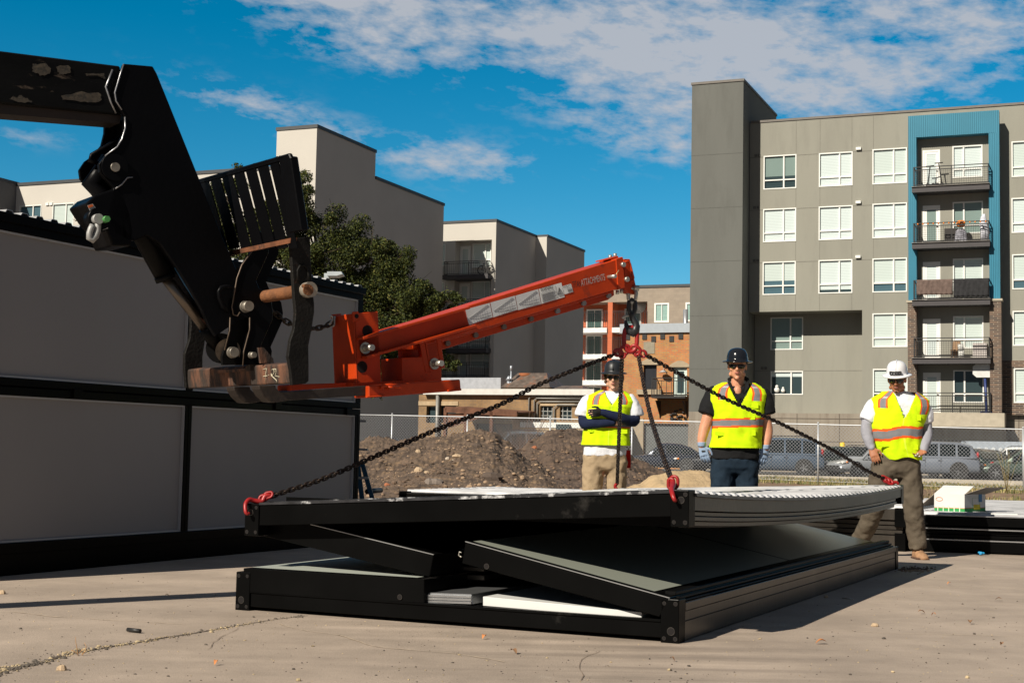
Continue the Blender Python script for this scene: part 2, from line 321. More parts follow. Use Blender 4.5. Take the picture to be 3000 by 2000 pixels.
# ================================================================== BUILDING HELPERS
class Bld:
    """a building in its own frame: x along the facade, y into the building, z up"""
    def __init__(s, name, label, O, group=None, ang=-22.3, cat='building'):
        s.O = Vector((O[0], O[1], 0)); s.ang = ang; s.ux = dirv(ang); s.uy = dirv(ang+90)
        s.root = thing(name, label, cat, group=group)
    def at(s, x, y, d=0.0):              # pixel -> (u, z) on the facade plane at depth d
        p = PL(x, y, s.O+s.uy*d, s.uy)-s.O; return p.dot(s.ux), p.z
    def side(s, x, y, u):                # pixel -> (d, z) on a side plane at u
        p = PL(x, y, s.O+s.ux*u, s.ux)-s.O; return p.dot(s.uy), p.z
    def done(s): s.root.location = s.O; s.root.rotation_euler = (0, 0, R_(s.ang))
    def part(s, name, mb, m, parent=None, **k): return mb.build(name, m, parent or s.root, **k)
def wall_holes(mb, u0, u1, z0, z1, holes, d, rev=.12, th=.3):
    """a wall facing -y with rectangular openings and their reveals, plus its thickness"""
    us = sorted(set([u0, u1]+[h[i] for h in holes for i in (0, 2) if u0 < h[i] < u1])); zs = sorted(set([z0, z1]+[h[i] for h in holes for i in (1, 3) if z0 < h[i] < z1]))
    for a, b in zip(us, us[1:]):
        for c, e in zip(zs, zs[1:]):
            m = ((a+b)/2, (c+e)/2)
            if any(h[0] < m[0] < h[2] and h[1] < m[1] < h[3] for h in holes): continue
            mb.quad((a, d, c), (b, d, c), (b, d, e), (a, d, e))
    for a, c, b, e in holes:
        y = d+rev
        mb.quad((a, d, c), (a, d, e), (a, y, e), (a, y, c)); mb.quad((b, d, e), (b, d, c), (b, y, c), (b, y, e))
        mb.quad((a, d, e), (b, d, e), (b, y, e), (a, y, e)); mb.quad((b, d, c), (a, d, c), (a, y, c), (b, y, c))
M_white = mat('window_white', (.78, .78, .74), .5, var=.04)
def glassmat(name, col, rough=.08, sp=.5): return mat(name, col, rough, var=.06, vs=.7, spec=sp)
def blindmat(name, col):
    m = mat(name, col, .22, var=0, spec=.6); n, l = nodes_of(m); b = n['Principled BSDF']
    t = n.new('ShaderNodeTexCoord'); s = n.new('ShaderNodeSeparateXYZ'); l.new(t.outputs['Object'], s.inputs[0])
    w_ = n.new('ShaderNodeMath'); w_.operation = 'SINE'; k = n.new('ShaderNodeMath'); k.operation = 'MULTIPLY'; k.inputs[1].default_value = 70; l.new(s.outputs[2], k.inputs[0]); l.new(k.outputs[0], w_.inputs[0])
    mr = n.new('ShaderNodeMapRange'); mr.inputs[1].default_value = -1; mr.inputs[3].default_value = .82; mr.inputs[4].default_value = 1.08; l.new(w_.outputs[0], mr.inputs[0])
    mx = n.new('ShaderNodeMix'); mx.data_type = 'RGBA'; mx.blend_type = 'MULTIPLY'; mx.inputs[0].default_value = 1; mx.inputs[6].default_value = (*col, 1); l.new(mr.outputs[0], mx.inputs[7]); l.new(mx.outputs[2], b.inputs['Base Color'])
    return m
BL = blindmat('blind_pale', (.55, .63, .60)); BL2 = blindmat('blind_bright', (.60, .68, .67)); GD = glassmat('glass_dark', (.035, .055, .06)); GB = glassmat('glass_blue', (.07, .13, .16)); GG = glassmat('glass_curtain', (.20, .27, .25))
def window(B, r, d, split=.62, sill=.26, blind=1.0, bm_=None, gl=None, fr=.048, parent=None, rev=.1):
    """r = u0, z0, u1, z1; a frame with mullion and transom, glass and a blind behind part of it"""
    u0, z0, u1, z1 = r; f = MB(); y0, y1 = d-.03, d+rev
    f.bx(u0-fr, u0+fr*.3, y0, y1, z0-fr, z1+fr); f.bx(u1-fr*.3, u1+fr, y0, y1, z0-fr, z1+fr)
    f.bx(u0+fr*.3, u1-fr*.3, y0, y1, z1-fr*.3, z1+fr); f.bx(u0+fr*.3, u1-fr*.3, y0, y1, z0-fr, z0+fr*.3)
    um = u0+(u1-u0)*split
    if split: f.bx(um-.04, um+.04, y0+.03, y1-.005, z0+fr*.3, z1-fr*.3)
    zt = z0+(z1-z0)*sill
    if sill:
        for a, b in (((u0+fr*.3, um-.04), (um+.04, u1-fr*.3)) if split else ((u0+fr*.3, u1-fr*.3),)*1): f.bx(a, b, y0+.035, y1-.006, zt-.035, zt+.035)
    wn = f.build('window', M_white, parent or B.root)
    p = MB(); zb = z1-(z1-z0)*blind
    if blind > 0: p.cur = 0; p.quad((u0, y1-.02, zb), (u1, y1-.02, zb), (u1, y1-.02, z1), (u0, y1-.02, z1))
    if blind < 1: p.cur = 1; p.quad((u0, y1-.02, z0), (u1, y1-.02, z0), (u1, y1-.02, zb), (u0, y1-.02, zb))
    p.build('pane', [bm_ or BL, gl or GD], wn)
    return wn
def door(B, r, d, gl=None, parent=None, colr=None):
    u0, z0, u1, z1 = r; f = MB(); w_ = u1-u0; y = d-.02
    f.bx(u0, u0+.1, y, d+.06, z0, z1); f.bx(u1-.1, u1, y, d+.06, z0, z1); f.bx(u0+.1, u1-.1, y, d+.06, z1-.1, z1); f.bx(u0+.1, u1-.1, y+.02, d+.05, z0, z0+.22)
    f.bx(u0+.1, u0+.22, y+.02, d+.05, z0+.22, z1-.1); f.bx(u1-.22, u1-.1, y+.02, d+.05, z0+.22, z1-.1); f.bx(u0+.22, u1-.22, y+.02, d+.05, z1-.24, z1-.1)
    dn = f.build('door', colr or M_white, parent or B.root)
    p = MB(); p.quad((u0+.22, y+.035, z0+.22), (u1-.22, y+.035, z0+.22), (u1-.22, y+.035, z1-.24), (u0+.22, y+.035, z1-.24)); p.build('pane', gl or BL2, dn)
    h = MB(); h.box((u1-.16, y-.02, z0+1.0), (.1, .05, .03)); h.build('handle', M_rail, dn)
    return dn
M_rail = mat('rail_black', (.018, .017, .017), .45, var=.1)
M_slab = mat('balcony_trim', (.05, .045, .048), .6, var=.1)
def railing(B, u0, u1, y0, y1, z, h=1.07, mesh=True, side=True, dx=.12, dz=.12, tw=.012, mid=None, parent=None):
    r = MB(); T = .045
    pr = [u0, u1]+([mid] if mid else [])
    for u in pr: r.bx(u-T/2, u+T/2, y0-T/2, y0+T/2, z, z+h)
    for zz in (z+h, z+h-.16, z+.08): r.bx(u0, u1, y0-T/2-.002, y0+T/2+.002, zz-T/2, zz+T/2)
    k = u0+dx
    while k < u1: r.bx(k-tw/2, k+tw/2, y0-.006, y0+.006, z+.08, z+h-.16); k += dx
    if mesh:
        k = z+.08+dz
        while k < z+h-.16: r.bx(u0, u1, y0-.008, y0-.0065+.012, k-tw/2, k+tw/2); k += dz
    if side:
        for u in (u0, u1):
            for zz in (z+h, z+.08): r.bx(u-T/2-.003, u+T/2+.003, y0, y1, zz-T/2-.003, zz+T/2+.003)
            k = y0+dx
            while k < y1: r.bx(u-tw/2, u+tw/2, k-tw/2, k+tw/2, z+.08, z+h); k += dx
    return r.build('railing', M_rail, parent or B.root)

# ================================================================== APARTMENT BLOCK ON THE RIGHT
S4 = 1000/1493
def z4(x, y): return 2000+x*S4, 200+y*S4
Pf = D(2232, 1000, 82.5)
A = Bld('apartment_block', 'tall grey apartment block with blue balcony bay and dark corner tower on the right', Pf)
M_st = mat('stucco_grey', (.268, .262, .222), .92, var=.07, vs=.25, bump=.3, bs=14, col2=(.236, .230, .196), c2s=.8, c2w=(.5, .75), stretch=(1.6, 1, .35)); M_tw = mat('stucco_dark_grey', (.128, .131, .120), .92, var=.08, vs=.3, bump=.3, bs=14, col2=(.110, .112, .102), c2s=.8, c2w=(.5, .75), stretch=(1.6, 1, .35))
M_cap = mat('parapet_cap', (.14, .125, .11), .6, var=.1); M_conc = mat('board_marked_concrete', (.27, .235, .19), .9, var=.12, vs=.6, col2=(.19, .155, .12), c2s=1.3, c2w=(.5, .7), stretch=(2.2, 1, .3))
M_blue = mat('blue_metal_panel', (.030, .20, .30), .4, var=.08, vs=.6, spec=.5)
M_brkd = brickmat('dark_brick', (.04, .03, .03), (.15, .085, .055), (.26, .21, .16), bw=.44, bh=.105, ms=.018, var=.15)
REC, TWR, BAYF, BAYW = 1.6, -1.7, -1.2, -.6
zroof = A.at(*z4(640, 218))[1]; zpod = A.at(2400, 1210)[1]; zrec = A.at(*z4(560, 1061))[1]
uT1 = A.at(2175.5, 600, TWR)[0]; uT0 = A.at(2024, 600, TWR)[0]; uF0 = uT1+.02
uRec1 = A.at(*z4(785, 1200))[0]; uB0 = A.at(*z4(987, 600), BAYF)[0]; uB1 = A.at(*z4(1386, 600), BAYF)[0]; uEnd = uB1+14
ztop_ = A.at(*z4(1180, 197), BAYF)[1]
def rect(a, b, d=0.0):
    p, q = A.at(*z4(a[0], (a[1])), d), A.at(*z4(b[0], b[1]), d); return (p[0], q[1], q[0], p[1])
W0 = [((358, 388), (494, 521), .62, 'g'), ((356, 620), (493, 753), 1, 'b'), ((354, 851), (491, 985), .58, 'p'), ((600, 376), (740, 509), 1, 'b'), ((599, 609), (740, 744), 1, 'b'), ((598, 843), (739, 979), .9, 'b'),
      ((834, 359), (978, 498), 1, 'p'), ((834, 597), (978, 735), 1, 'b'), ((834, 836), (978, 974), .72, 'p'), ((834, 1076), (980, 1215), 1, 'p'), ((836, 1318), (980, 1458), .68, 'p'),
      ((1442, 325), (1580, 466), 1, 'p'), ((1442, 572), (1580, 712), 1, 'b'), ((1445, 818), (1590, 960), .78, 'p'), ((1447, 1065), (1592, 1209), 1, 'p'), ((1453, 1315), (1600, 1460), 1, 'p')]
zt = A.at(*z4(700, 1540))[1]
holesL = [rect(a, b) for a, b, _, _ in W0[:11]]; holesR = [rect(a, b) for a, b, _, _ in W0[11:]]
m = MB(); hl = [h for h in holesL]
wall_holes(m, uF0, uB0+.3, zrec, zroof, [h for h in hl if h[1] > zrec], 0)
wall_holes(m, uRec1, uB0+.3, zpod, zrec, [h for h in hl if h[1] <= zrec], 0)
m.quad((uRec1, 0, zpod), (uRec1, REC, zpod), (uRec1, REC, zrec), (uRec1, 0, zrec)); m.quad((uF0, 0, zrec), (uRec1, 0, zrec), (uRec1, REC, zrec), (uF0, REC, zrec))
rw = [rect((388, 1093), (523, 1227), REC), rect((388, 1327), (523, 1424), REC)]
wall_holes(m, uF0, uRec1, zpod, zrec, rw, REC)
wall_holes(m, uB1-.3, uEnd, zpod, zroof, holesR, 0)
m.bx(uB0+.28, uB1-.28, .001, .3, ztop_-.6, zroof); m.bx(uF0, uEnd, 15, 15.2, zpod, zroof); m.bx(uF0, uEnd, .3, 15, zroof-.4, zroof-.1)
m.bx(uEnd, uEnd+.2, 0, 15.2, zpod, zroof)
A.part('facade_wall', m, M_st, fixn=False)
m = MB()
for zz in [A.at(*z4(640, y))[1] for y in (372, 607, 842)]: m.bx(uF0+.02, uB0, -.006, .0, zz-.02, zz+.02)
for x in (495, 600, 740, 834): u = A.at(*z4(x, 600))[0]; m.bx(u-.012, u+.012, -.007, .0, zrec, zroof-.05)
m.bx(uF0, uRec1, REC-.006, REC, A.at(*z4(640, 1322), REC)[1]-.02, A.at(*z4(640, 1322), REC)[1]+.02)
each(m, 'control_joint', mat('joint_grey', (.19, .182, .155), .9), A.root)  # joint strips in a darker grey than the stucco
m = MB(); m.bx(uT0, uT1, TWR, 7.5, zpod-.02, A.at(2100, 244, TWR)[1]); m.bx(uT0, uT1, TWR, 7.5, -.1, zpod-.02) if 0 else None
tw = A.part('corner_tower', m, M_tw)
ztw = A.at(2100, 244, TWR)[1]; m = MB(); m.bx(uT0-.05, uT1+.05, TWR-.05, 7.55, ztw, ztw+.14); each(m, 'parapet_cap', M_cap, tw)
m = MB(); [m.bx(uT0, uT1, TWR-.006, TWR, A.at(2100, y, TWR)[1]-.02, A.at(2100, y, TWR)[1]+.02) for y in (452, 608, 765, 924, 1080)]; each(m, 'control_joint', mat('joint_dark', (.108, .11, .10), .9), tw)
m = MB(); m.bx(uT1+.06, uEnd, -.05, .3, zroof, zroof+.13); each(m, 'parapet_cap', M_cap, A.root)
m = MB(); m.bx(uT0, uT1, TWR+.001, 0, -.1, zpod-.02); m.bx(uT0, uEnd, REC*0+.25, 14.8, -.1, zpod); m.bx(uB0-.2, uB1+.2, -.5, .25, -.1, zpod-.5)
A.part('podium_wall', m, M_conc)
m = MB()
for zz in (zpod-.3, zpod-1.6): m.bx(uT1+.05, uEnd, .235, .2501, zz-.02, zz+.02)
k = uT1+.4
while k < uEnd: m.bx(k-.015, k+.015, .23, .2502, 0, zpod-.02); k += 2.4
each(m, 'formwork_line', mat('formwork_dark', (.12, .10, .08), .9), A.root)
bl = {'p': BL, 'b': BL2, 'g': GG}
for i, (a, b, cov, kd) in enumerate(W0): window(A, rect(a, b), 0, blind=cov, bm_=bl[kd], gl=GB if i in (2, 8, 13) else GD)
window(A, rw[0], REC, blind=1, bm_=GG); window(A, rw[1], REC, blind=.22, bm_=BL2, sill=0, split=.64)
# window figures on the lowest sill are left to the glass; bay
ob0, ob1 = A.at(*z4(1022, 600), BAYF)[0], A.at(*z4(1340, 600), BAYF)[0]
ztop = A.at(*z4(1180, 197), BAYF)[1]; zin = A.at(*z4(1180, 293), BAYF)[1]; zbr = A.at(*z4(1180, 1012), BAYF)[1]; zb0 = A.at(*z4(1380, 1508), BAYF)[1]
def ribbed(mb, u0, u1, z0, z1, y, n):       # vertical standing seams
    w_ = (u1-u0)/n
    for i in range(n): mb.bx(u0+i*w_, u0+i*w_+.025, y-.03, y, z0, z1)
m = MB(); m.bx(uB0, ob0, BAYF, BAYW, zbr, ztop); m.bx(ob1, uB1, BAYF, BAYW, zbr, ztop); m.bx(ob0, ob1, BAYF, BAYW, zin, ztop)
ribbed(m, uB0, uB1, zin, ztop, BAYF, 48); ribbed(m, uB0, ob0, zbr, zin, BAYF, 4); ribbed(m, ob1, uB1, zbr, zin, BAYF, 6)
A.part('blue_bay_frame', m, M_blue)
m = MB(); m.bx(uB0-.03, ob0, BAYF-.08, BAYW, zb0, zbr-.12); m.bx(ob1, uB1+.05, BAYF-.08, BAYW, zb0, zbr-.12); each(m, 'brick_pier', M_brkd, A.root)
m = MB(); m.bx(uB0-.1, ob0+.03, BAYF-.14, BAYW, zbr-.12, zbr); m.bx(ob1-.03, uB1+.12, BAYF-.14, BAYW, zbr-.12, zbr); m.bx(ob0-1.2, uB1+.2, BAYF-.35, .2, zb0-.75, zb0); each(m, 'stone_band', mat('cast_stone', (.42, .37, .29), .85, var=.1), A.root)
zbR = A.at(*z4(1440, 1278))[1]; m = MB(); m.bx(uB1+.02, A.at(*z4(1449, 1300))[0]-.08, -.06, 0, zpod, zbR); m.bx(A.at(*z4(1449, 1300))[0]-.08, uEnd, -.06, 0, rect((1453, 1315), (1600, 1460))[3]+.07, zbR); m.bx(A.at(*z4(1449, 1300))[0]-.08, uEnd, -.06, 0, zpod, rect((1453, 1315), (1600, 1460))[1]-.07); A.part('brick_base', m, M_brkd)
m = MB(); bayholes = []
slabs = [A.at(*z4(1180, y), BAYF-.5)[1] for y in (510, 758, 1010, 1265)]+[zb0]
dh, wh = [], []
for i, zs_ in enumerate(slabs):
    t0 = z4(1050, 0)[0]; du0 = A.at(z4(1050, 0)[0], 600, BAYW)[0]; du1 = A.at(z4(1126, 0)[0], 600, BAYW)[0]; wu0 = A.at(z4(1185, 0)[0], 600, BAYW)[0]; wu1 = A.at(z4(1309, 0)[0], 600, BAYW)[0]
    dh.append((du0, zs_+.03, du1, zs_+2.22)); wh.append((wu0, zs_+.62, wu1, zs_+2.3))
zz = [zb0-.1]+sorted(slabs)[1:]+[ztop]
wall_holes(m, ob0-.2, ob1+.2, zb0-.1, ztop, dh+wh, BAYW)
A.part('bay_wall', m, M_st, fixn=False)
for i, (a, b) in enumerate(zip(dh, wh)):
    door(A, a, BAYW+.02, gl=[BL2, GG, BL2, BL2, BL][i]); window(A, b, BAYW, split=.36, blind=[1, 1, .62, 1, 1][i], bm_=[BL2, GG, BL, BL, GD][i], gl=GB)
for i, zs_ in enumerate(slabs[:4]):
    m = MB(); m.bx(ob0-.18, ob1+.06, BAYF-.50, BAYW-.01, zs_-.32, zs_-.02); sl = A.part('balcony_slab', m, M_slab)
    m = MB(); m.bx(ob0-.2, ob1+.08, BAYF-.58, BAYW-.02, zs_-.02, zs_); A.part('deck_edge', m, mat('deck_grey', (.28, .26, .24), .8), sl)
    railing(A, ob0-.08, ob1, BAYF-.48, BAYF+.05, zs_, mid=ob0+(ob1-ob0)*.5, parent=sl)
railing(A, ob0-1.0, ob1+.02, BAYF-.25, BAYF+.1, zb0, mid=ob0+(ob1-ob0)*.5)
m = MB(); [m.bx(u-.14, u+.14, -.14, -.002, z-.06, z+.09) for u, z in [A.at(*z4(x, y)) for x, y in ((770, 354), (769, 588), (768, 826))]]; each(m, 'wall_vent', M_white, A.root)
m = MB(); [m.bx(u-.17+k*.2, u-.01+k*.2, y0-.03, y0-.002, z-.08, z+.08) for u, z, y0 in [(*A.at(*z4(x, y)), 0.0) for x, y in ((327, 382), (322, 609), (320, 841))]+[(*A.at(*z4(355, 1311), REC), REC)] for k in (0, 1)]; each(m, 'wall_vent', mat('vent_grey', (.12, .115, .1), .6), A.root)
A.done()

# ================================================================== CREAM BLOCKS ON THE LEFT AND IN THE MIDDLE
M_cream = mat('stucco_cream', (.54, .51, .46), .92, var=.05, vs=.3, bump=.2, bs=14); M_capd = mat('parapet_cap_dark', (.045, .05, .055), .5, var=.1)
C = Bld('cream_block', 'long cream stuccoed block with blind tower beyond the big tree', D(925, 500, 92))
zt1 = C.at(870, 379)[1]; uw0 = C.at(811, 400)[0]
dst = C.side(1100, 480, 0)[0]; den = C.side(1296, 800, 0)[0]; zlo = C.side(1100, 532, 0)[1]; zlo2 = C.side(1290, 593, 0)[1]; zl = (zlo+zlo2)/2
zfac = C.at(600, 506)[1]; ul0 = C.at(38, 560)[0]
m = MB(); m.bx(uw0, 0, 0, dst, 0, zt1); m.bx(uw0, -.001, dst, den, 0, zl); A_ = C.part('blind_tower', m, M_cream)
m = MB(); m.bx(uw0-.06, .06, -.06, dst+.06, zt1, zt1+.22); m.bx(uw0-.06, .06, dst+.06, den+.06, zl, zl+.22); each(m, 'parapet_cap', M_capd, A_)
wl = [C.at(49, 603)+C.at(107, 690), C.at(147, 597)+C.at(203, 690)]; hl = [(a[0], a[1]-2.0, a[2], a[1]) for a in wl]
m = MB(); wall_holes(m, ul0, uw0, 0, zfac, hl, .35); m.bx(ul0, uw0, .6, 14, zfac-.5, zfac-.2); C.part('facade_wall', m, M_cream, fixn=False)
window(C, hl[0], .35, blind=0, gl=GB, sill=0); window(C, hl[1], .35, blind=1, sill=0)
m = MB(); m.bx(ul0, uw0, .28, .7, zfac, zfac+.22); each(m, 'parapet_cap', M_capd, C.root)
m = MB(); m.bx(ul0-12, ul0, -5.5, 14, 0, zfac+.1); ws = C.part('projecting_wing', m, mat('stucco_charcoal', (.10, .10, .105), .9, var=.05)); m = MB(); m.bx(ul0-12, ul0+.06, -5.56, 14, zfac+.1, zfac+.3); each(m, 'parapet_cap', M_capd, ws)
m = MB(); [m.bx(u-.16+k*.34, u+.1+k*.34, .25, .348, z-.09, z+.09) for u, z in [C.at(131, 596), C.at(240, 591)] for k in (0, 1)]; each(m, 'wall_vent', M_white, C.root)
C.done()
E2 = Bld('middle_block', 'cream apartment block with a recessed balcony holding a bicycle', D(1451, 800, 112))
def e(x, y, d=0): return E2.at(780+x/2.091, 350+y/2.091, d)
u0 = e(1078, 700)[0]-3; ztp = e(1250, 632)[1]; dS = E2.side(780+1652/2.091, 350+760/2.091, 0)[0]
ou0, ou1, oz1 = e(1157, 800)[0], e(1381, 800)[0], e(1250, 741)[1]
zsl = [e(1260, y)[1] for y in (957, 1190, 1405, 1575)]
m = MB(); wh2 = [(e(1060, 800)[0]-1, e(1090, 893)[1], e(1095, 800)[0], e(1090, 768)[1]), (e(1060, 800)[0]-1, e(1090, 1125)[1], e(1095, 800)[0], e(1090, 1000)[1])]
wall_holes(m, u0, -.0, 0, ztp, [(ou0, .5, ou1, oz1)]+wh2, 0, rev=1.0); E2.part('facade_wall', m, M_cream, fixn=False)
m = MB(); m.bx(-.3, 0, .005, dS, 0, ztp); m.bx(u0, -.3, 6, dS, 0, ztp)
u2 = E2.at(1601, 760, dS)[0]; dE = E2.side(1712, 760, u2)[0]; zt2 = E2.side(1601, 693, u2)[1]
m.bx(-.3, u2, dS, dE, 0, zt2); sw = E2.part('side_wall', m, M_cream)
m = MB(); m.bx(u0, .06, -.06, dS+.06, ztp, ztp+.2); m.bx(-.3, u2+.06, dS+.07, dE+.06, zt2, zt2+.2); each(m, 'parapet_cap', M_capd, sw)
m = MB(); wall_holes(m, ou0, ou1, .5, oz1, [], 1.0); m.quad((ou0, 0, .5), (ou1, 0, .5), (ou1, 1.0, .5), (ou0, 1.0, .5)); E2.part('balcony_wall', m, M_cream, fixn=False)
for w_, r_ in enumerate(wh2): window(E2, r_, 0, blind=1, split=0, sill=.2, rev=.15)
for i, z in enumerate(zsl):
    da = (e(1188, 900, 1.0)[0], z+.02, e(1252, 900, 1.0)[0], z+2.55); wa = (e(1268, 900, 1.0)[0], z+.8, e(1376, 900, 1.0)[0], z+2.65)
    door(E2, da, .95, gl=BL); window(E2, wa, .9, split=.7, sill=.3, blind=1, bm_=BL)
    m = MB(); m.bx(ou0-.65, ou1+.1, -.9, .98, z-.35, z); sl = E2.part('balcony_slab', m, M_slab)
    railing(E2, ou0-.55, ou1-.02, -.8, -.1, z, mesh=False, dx=.16, tw=.014, mid=(ou0+ou1)/2, parent=sl)
E2.done()
def on_b(B, u, d, z): return B.O+B.ux*u+B.uy*d+Vector((0, 0, z))
# far beige block with orange balconies
H = Bld('far_block', 'beige brick block with stacked orange balconies beyond the old brick building', D(1850, 1000, 160))
def hh(x, y, d=0): return H.at(1650+x/3.336, 780+y/3.336, d)
M_bei = brickmat('beige_cladding', (.33, .27, .21), (.29, .24, .19), (.30, .25, .2), bw=1.2, bh=.3, ms=.02, var=.12); M_or = mat('orange_siding', (.52, .13, .05), .7, var=.12, vs=.8, stretch=(.3, 1, 6))
uL, uR = hh(60, 500)[0], hh(1300, 500)[0]; zR = hh(700, 212)[1]; or1 = hh(822, 400)[0]; oz = hh(500, 350)[1]
wr = [hh(903, 372)+hh(1022, 535), hh(1208, 365)+hh(1300, 525)]; wr = [(a[0], a[3], a[2], a[1]) for a in wr]
m = MB(); wall_holes(m, uL, or1, oz, zR, [], 0); wall_holes(m, or1, uR, 0, zR, wr, 0); m.quad((or1, 0, 0), (or1, 2.5, 0), (or1, 2.5, oz), (or1, 0, oz)); m.quad((uL, 0, oz), (or1, 0, oz), (or1, 2.5, oz), (uL, 2.5, oz)); H.part('facade_wall', m, M_bei, fixn=False)
m = MB(); m.quad((uL, 2.5, 0), (or1, 2.5, 0), (or1, 2.5, oz), (uL, 2.5, oz)); H.part('orange_wall', m, M_or, fixn=False)
m = MB(); cu = hh(461, 500)[0]; m.bx(cu-.28, cu+.28, -.1, .3, 0, oz-.02); m.bx(cu-.15, cu+.15, .3, 2.45, 0, oz-.02); H.part('orange_column', m, M_or)
for w_ in wr: window(H, w_, 0, blind=1, split=.5, sill=0, bm_=mat('curtain_green', (.28, .42, .38), .2), fr=.14)
for y in (603, 860, 1113, 1370):
    z = hh(330, y)[1]; m = MB(); m.bx(uL, cu-.3, -.3, 2.48, z-.55, z); m.bx(cu+.3, or1-.02, -.3, 2.48, z-.55, z); sl = H.part('balcony_slab', m, mat('balcony_white', (.75, .74, .72), .6))
    railing(H, uL, cu-.32, -.15, 1, z, mesh=False, side=False, dx=.22, tw=.05, parent=sl, h=1.9); railing(H, cu+.32, or1-.05, -.15, 1, z, mesh=False, side=False, dx=.22, tw=.05, parent=sl, h=1.9)
    a = hh(238, 500, 2.5)[0], z, hh(378, 500, 2.5)[0], z+hh(300, 405, 2.5)[1]-hh(300, 598, 2.5)[1]; window(H, a, 2.42, split=.5, sill=0, blind=1, bm_=mat('patio_glass', (.06, .11, .10), .08), fr=.12, rev=.05)
    if y < 900: a = hh(612, 500, 2.5)[0], z, hh(755, 500, 2.5)[0], a[3]; window(H, a, 2.42, split=.5, sill=0, blind=1, bm_=mat('patio_glass', (.1, .1, .1)), fr=.12, rev=.05)
m = MB(); m.bx(uL, uR, -.1, .3, zR, zR+.3); each(m, 'parapet_cap', M_capd, H.root); H.done()
# orange brick warehouse
K = Bld('brick_warehouse', 'old orange brick two storey building with arched windows and a small iron balcony', D(1900, 1000, 86))
def kk(x, y, d=0): return K.at(1650+x/3.336, 780+y/3.336, d)
M_brk = brickmat('orange_brick', (.50, .16, .05), (.46, .24, .075), (.30, .20, .12), bw=.34, bh=.11, ms=.016, var=.25, stain=(.30, .17, .09))
a0, a1 = kk(578, 900)[0], kk(1232, 900)[0]; zt = kk(900, 650)[1]
win = kk(785, 962)+kk(912, 1203); drr = kk(1075, 985)+kk(1208, 1275); gar = K.at(1650+672*.3507, 950+826*.3507)+K.at(1650+1045*.3507, 1300)
hs_ = [(win[0], win[3], win[2], win[1]), (drr[0], drr[3], drr[2], drr[1]), (gar[0], .1, gar[2], gar[1])]
m = MB(); wall_holes(m, a0, a1+3, 0, zt, hs_, 0, rev=.3); m.bx(a0, a0+.01, .01, 12, 0, zt); m.bx(a0, a1+3, 12, 12.3, 0, zt); K.part('brick_wall', m, M_brk, fixn=False)
m = MB(); m.bx(a0-.15, a1+3, -.15, .5, zt, zt+.55); K.part('metal_coping', m, mat('coping_grey', (.42, .46, .5), .35, .3, var=.05))
M_stn = mat('lintel_stone', (.36, .29, .2), .9, var=.1)
for (x0, z0, x1, z1) in hs_[:2]:
    m = MB(); n_ = 8; xm = (x0+x1)/2; hw = (x1-x0)/2+.2
    pts = [(xm-hw, -.08, z1)]+[(xm-hw+2*hw*i/n_, -.08, z1+.12+.26*math.sin(math.pi*i/n_)) for i in range(n_+1)]+[(xm+hw, -.08, z1)]
    m.prism(pts, (0, .1, 0)); K.part('arched_lintel', m, M_stn)
x0, z0, x1, z1 = hs_[0]; m = MB(); m.bx(x0-.35, x1+.35, -.2, .1, z0-.3, z0); K.part('stone_sill', m, M_stn)
m = MB(); m.bx(x0, x1, .2, .3, z0, z1); K.part('boarded_window', m, mat('window_black', (.02, .022, .028), .3))
x0, z0, x1, z1 = hs_[1]; dn = door(K, (x0, z0, x1, z1), .15, gl=GD, colr=mat('door_pale', (.52, .62, .58), .5)); m = MB(); m.bx(x0-1.0, x1+.2, -1.1, -.01, z0-.12, z0); sl = K.part('iron_balcony', m, M_rail); railing(K, x0-1.0, x1+.2, -1.05, 0, z0, mesh=False, dx=.3, tw=.03, parent=sl)
for u in (x0-.8, x1): m = MB(); m.prism([(u, -1.0, z0-.25), (u, -.02, z0-.25), (u, -.02, z0-1.3), (u, -.1, z0-1.1)], (.06, 0, 0)); K.part('bracket', m, M_rail, sl)
x0, z0, x1, z1 = hs_[2]; m = MB(); m.bx(x0, x1, .2, .3, z0, z1); K.part('garage_door', m, mat('garage_grey', (.10, .11, .11), .5)); m = MB(); m.bx(x0-.65, x0, -.06, 0, .1, z1+.3); K.part('concrete_jamb', m, M_stn)
m = MB()
for x, y in ((632, 690), (796, 688), (884, 711), (972, 685), (1060, 708), (1150, 684)): u, z = kk(x, y); m.bx(u-.14, u+.14, -.05, -.002, z-.17, z+.17)
each(m, 'tie_plate', M_rail, K.root); u, z = kk(840, 795); m = MB(); m.bx(u-.35, u+.35, -.03, -.002, z-.36, z+.36); K.part('patch_panel', m, mat('patch', (.27, .24, .18), .9))
u, z = kk(995, 1020); m = MB(); m.tube([(u, 0, z), (u, -.3, z+.1), (u, -.4, z)], .03, 6); m.cyl((u, -.4, z), (u, -.4, z-.12), .08, 10, .3); K.part('barn_lamp', m, mat('lamp_grey', (.4, .4, .4), .4))
m = MB(); u, z = kk(1065, 590); m.tube([(u, 3, zt-1), (u, 3, zt+1.7)], .16, 8); m.cur = 1; m.tube([(u+.6, 3, zt-1), (u+.6, 3, zt+1.2), (u+.8, 3, zt+1.5), (u+1.5, 3, zt+1.5), (u+1.7, 3, zt+1.2), (u+1.7, 3, zt-1)], .1, 8); K.part('roof_pipe', m, [mat('pipe_zinc', (.35, .36, .38), .4, .5), mat('pipe_cream', (.6, .45, .3), .6)])
m = MB(); m.smooth = True; u, z = kk(1130, 1450); [m.ell((u+random.uniform(-.5, .5), -.1, z+random.uniform(-.35, .35)), (.10, .06, .05), 8, 6) for _ in range(22)]; K.part('cable_bundle', m, M_rail)
K.done()
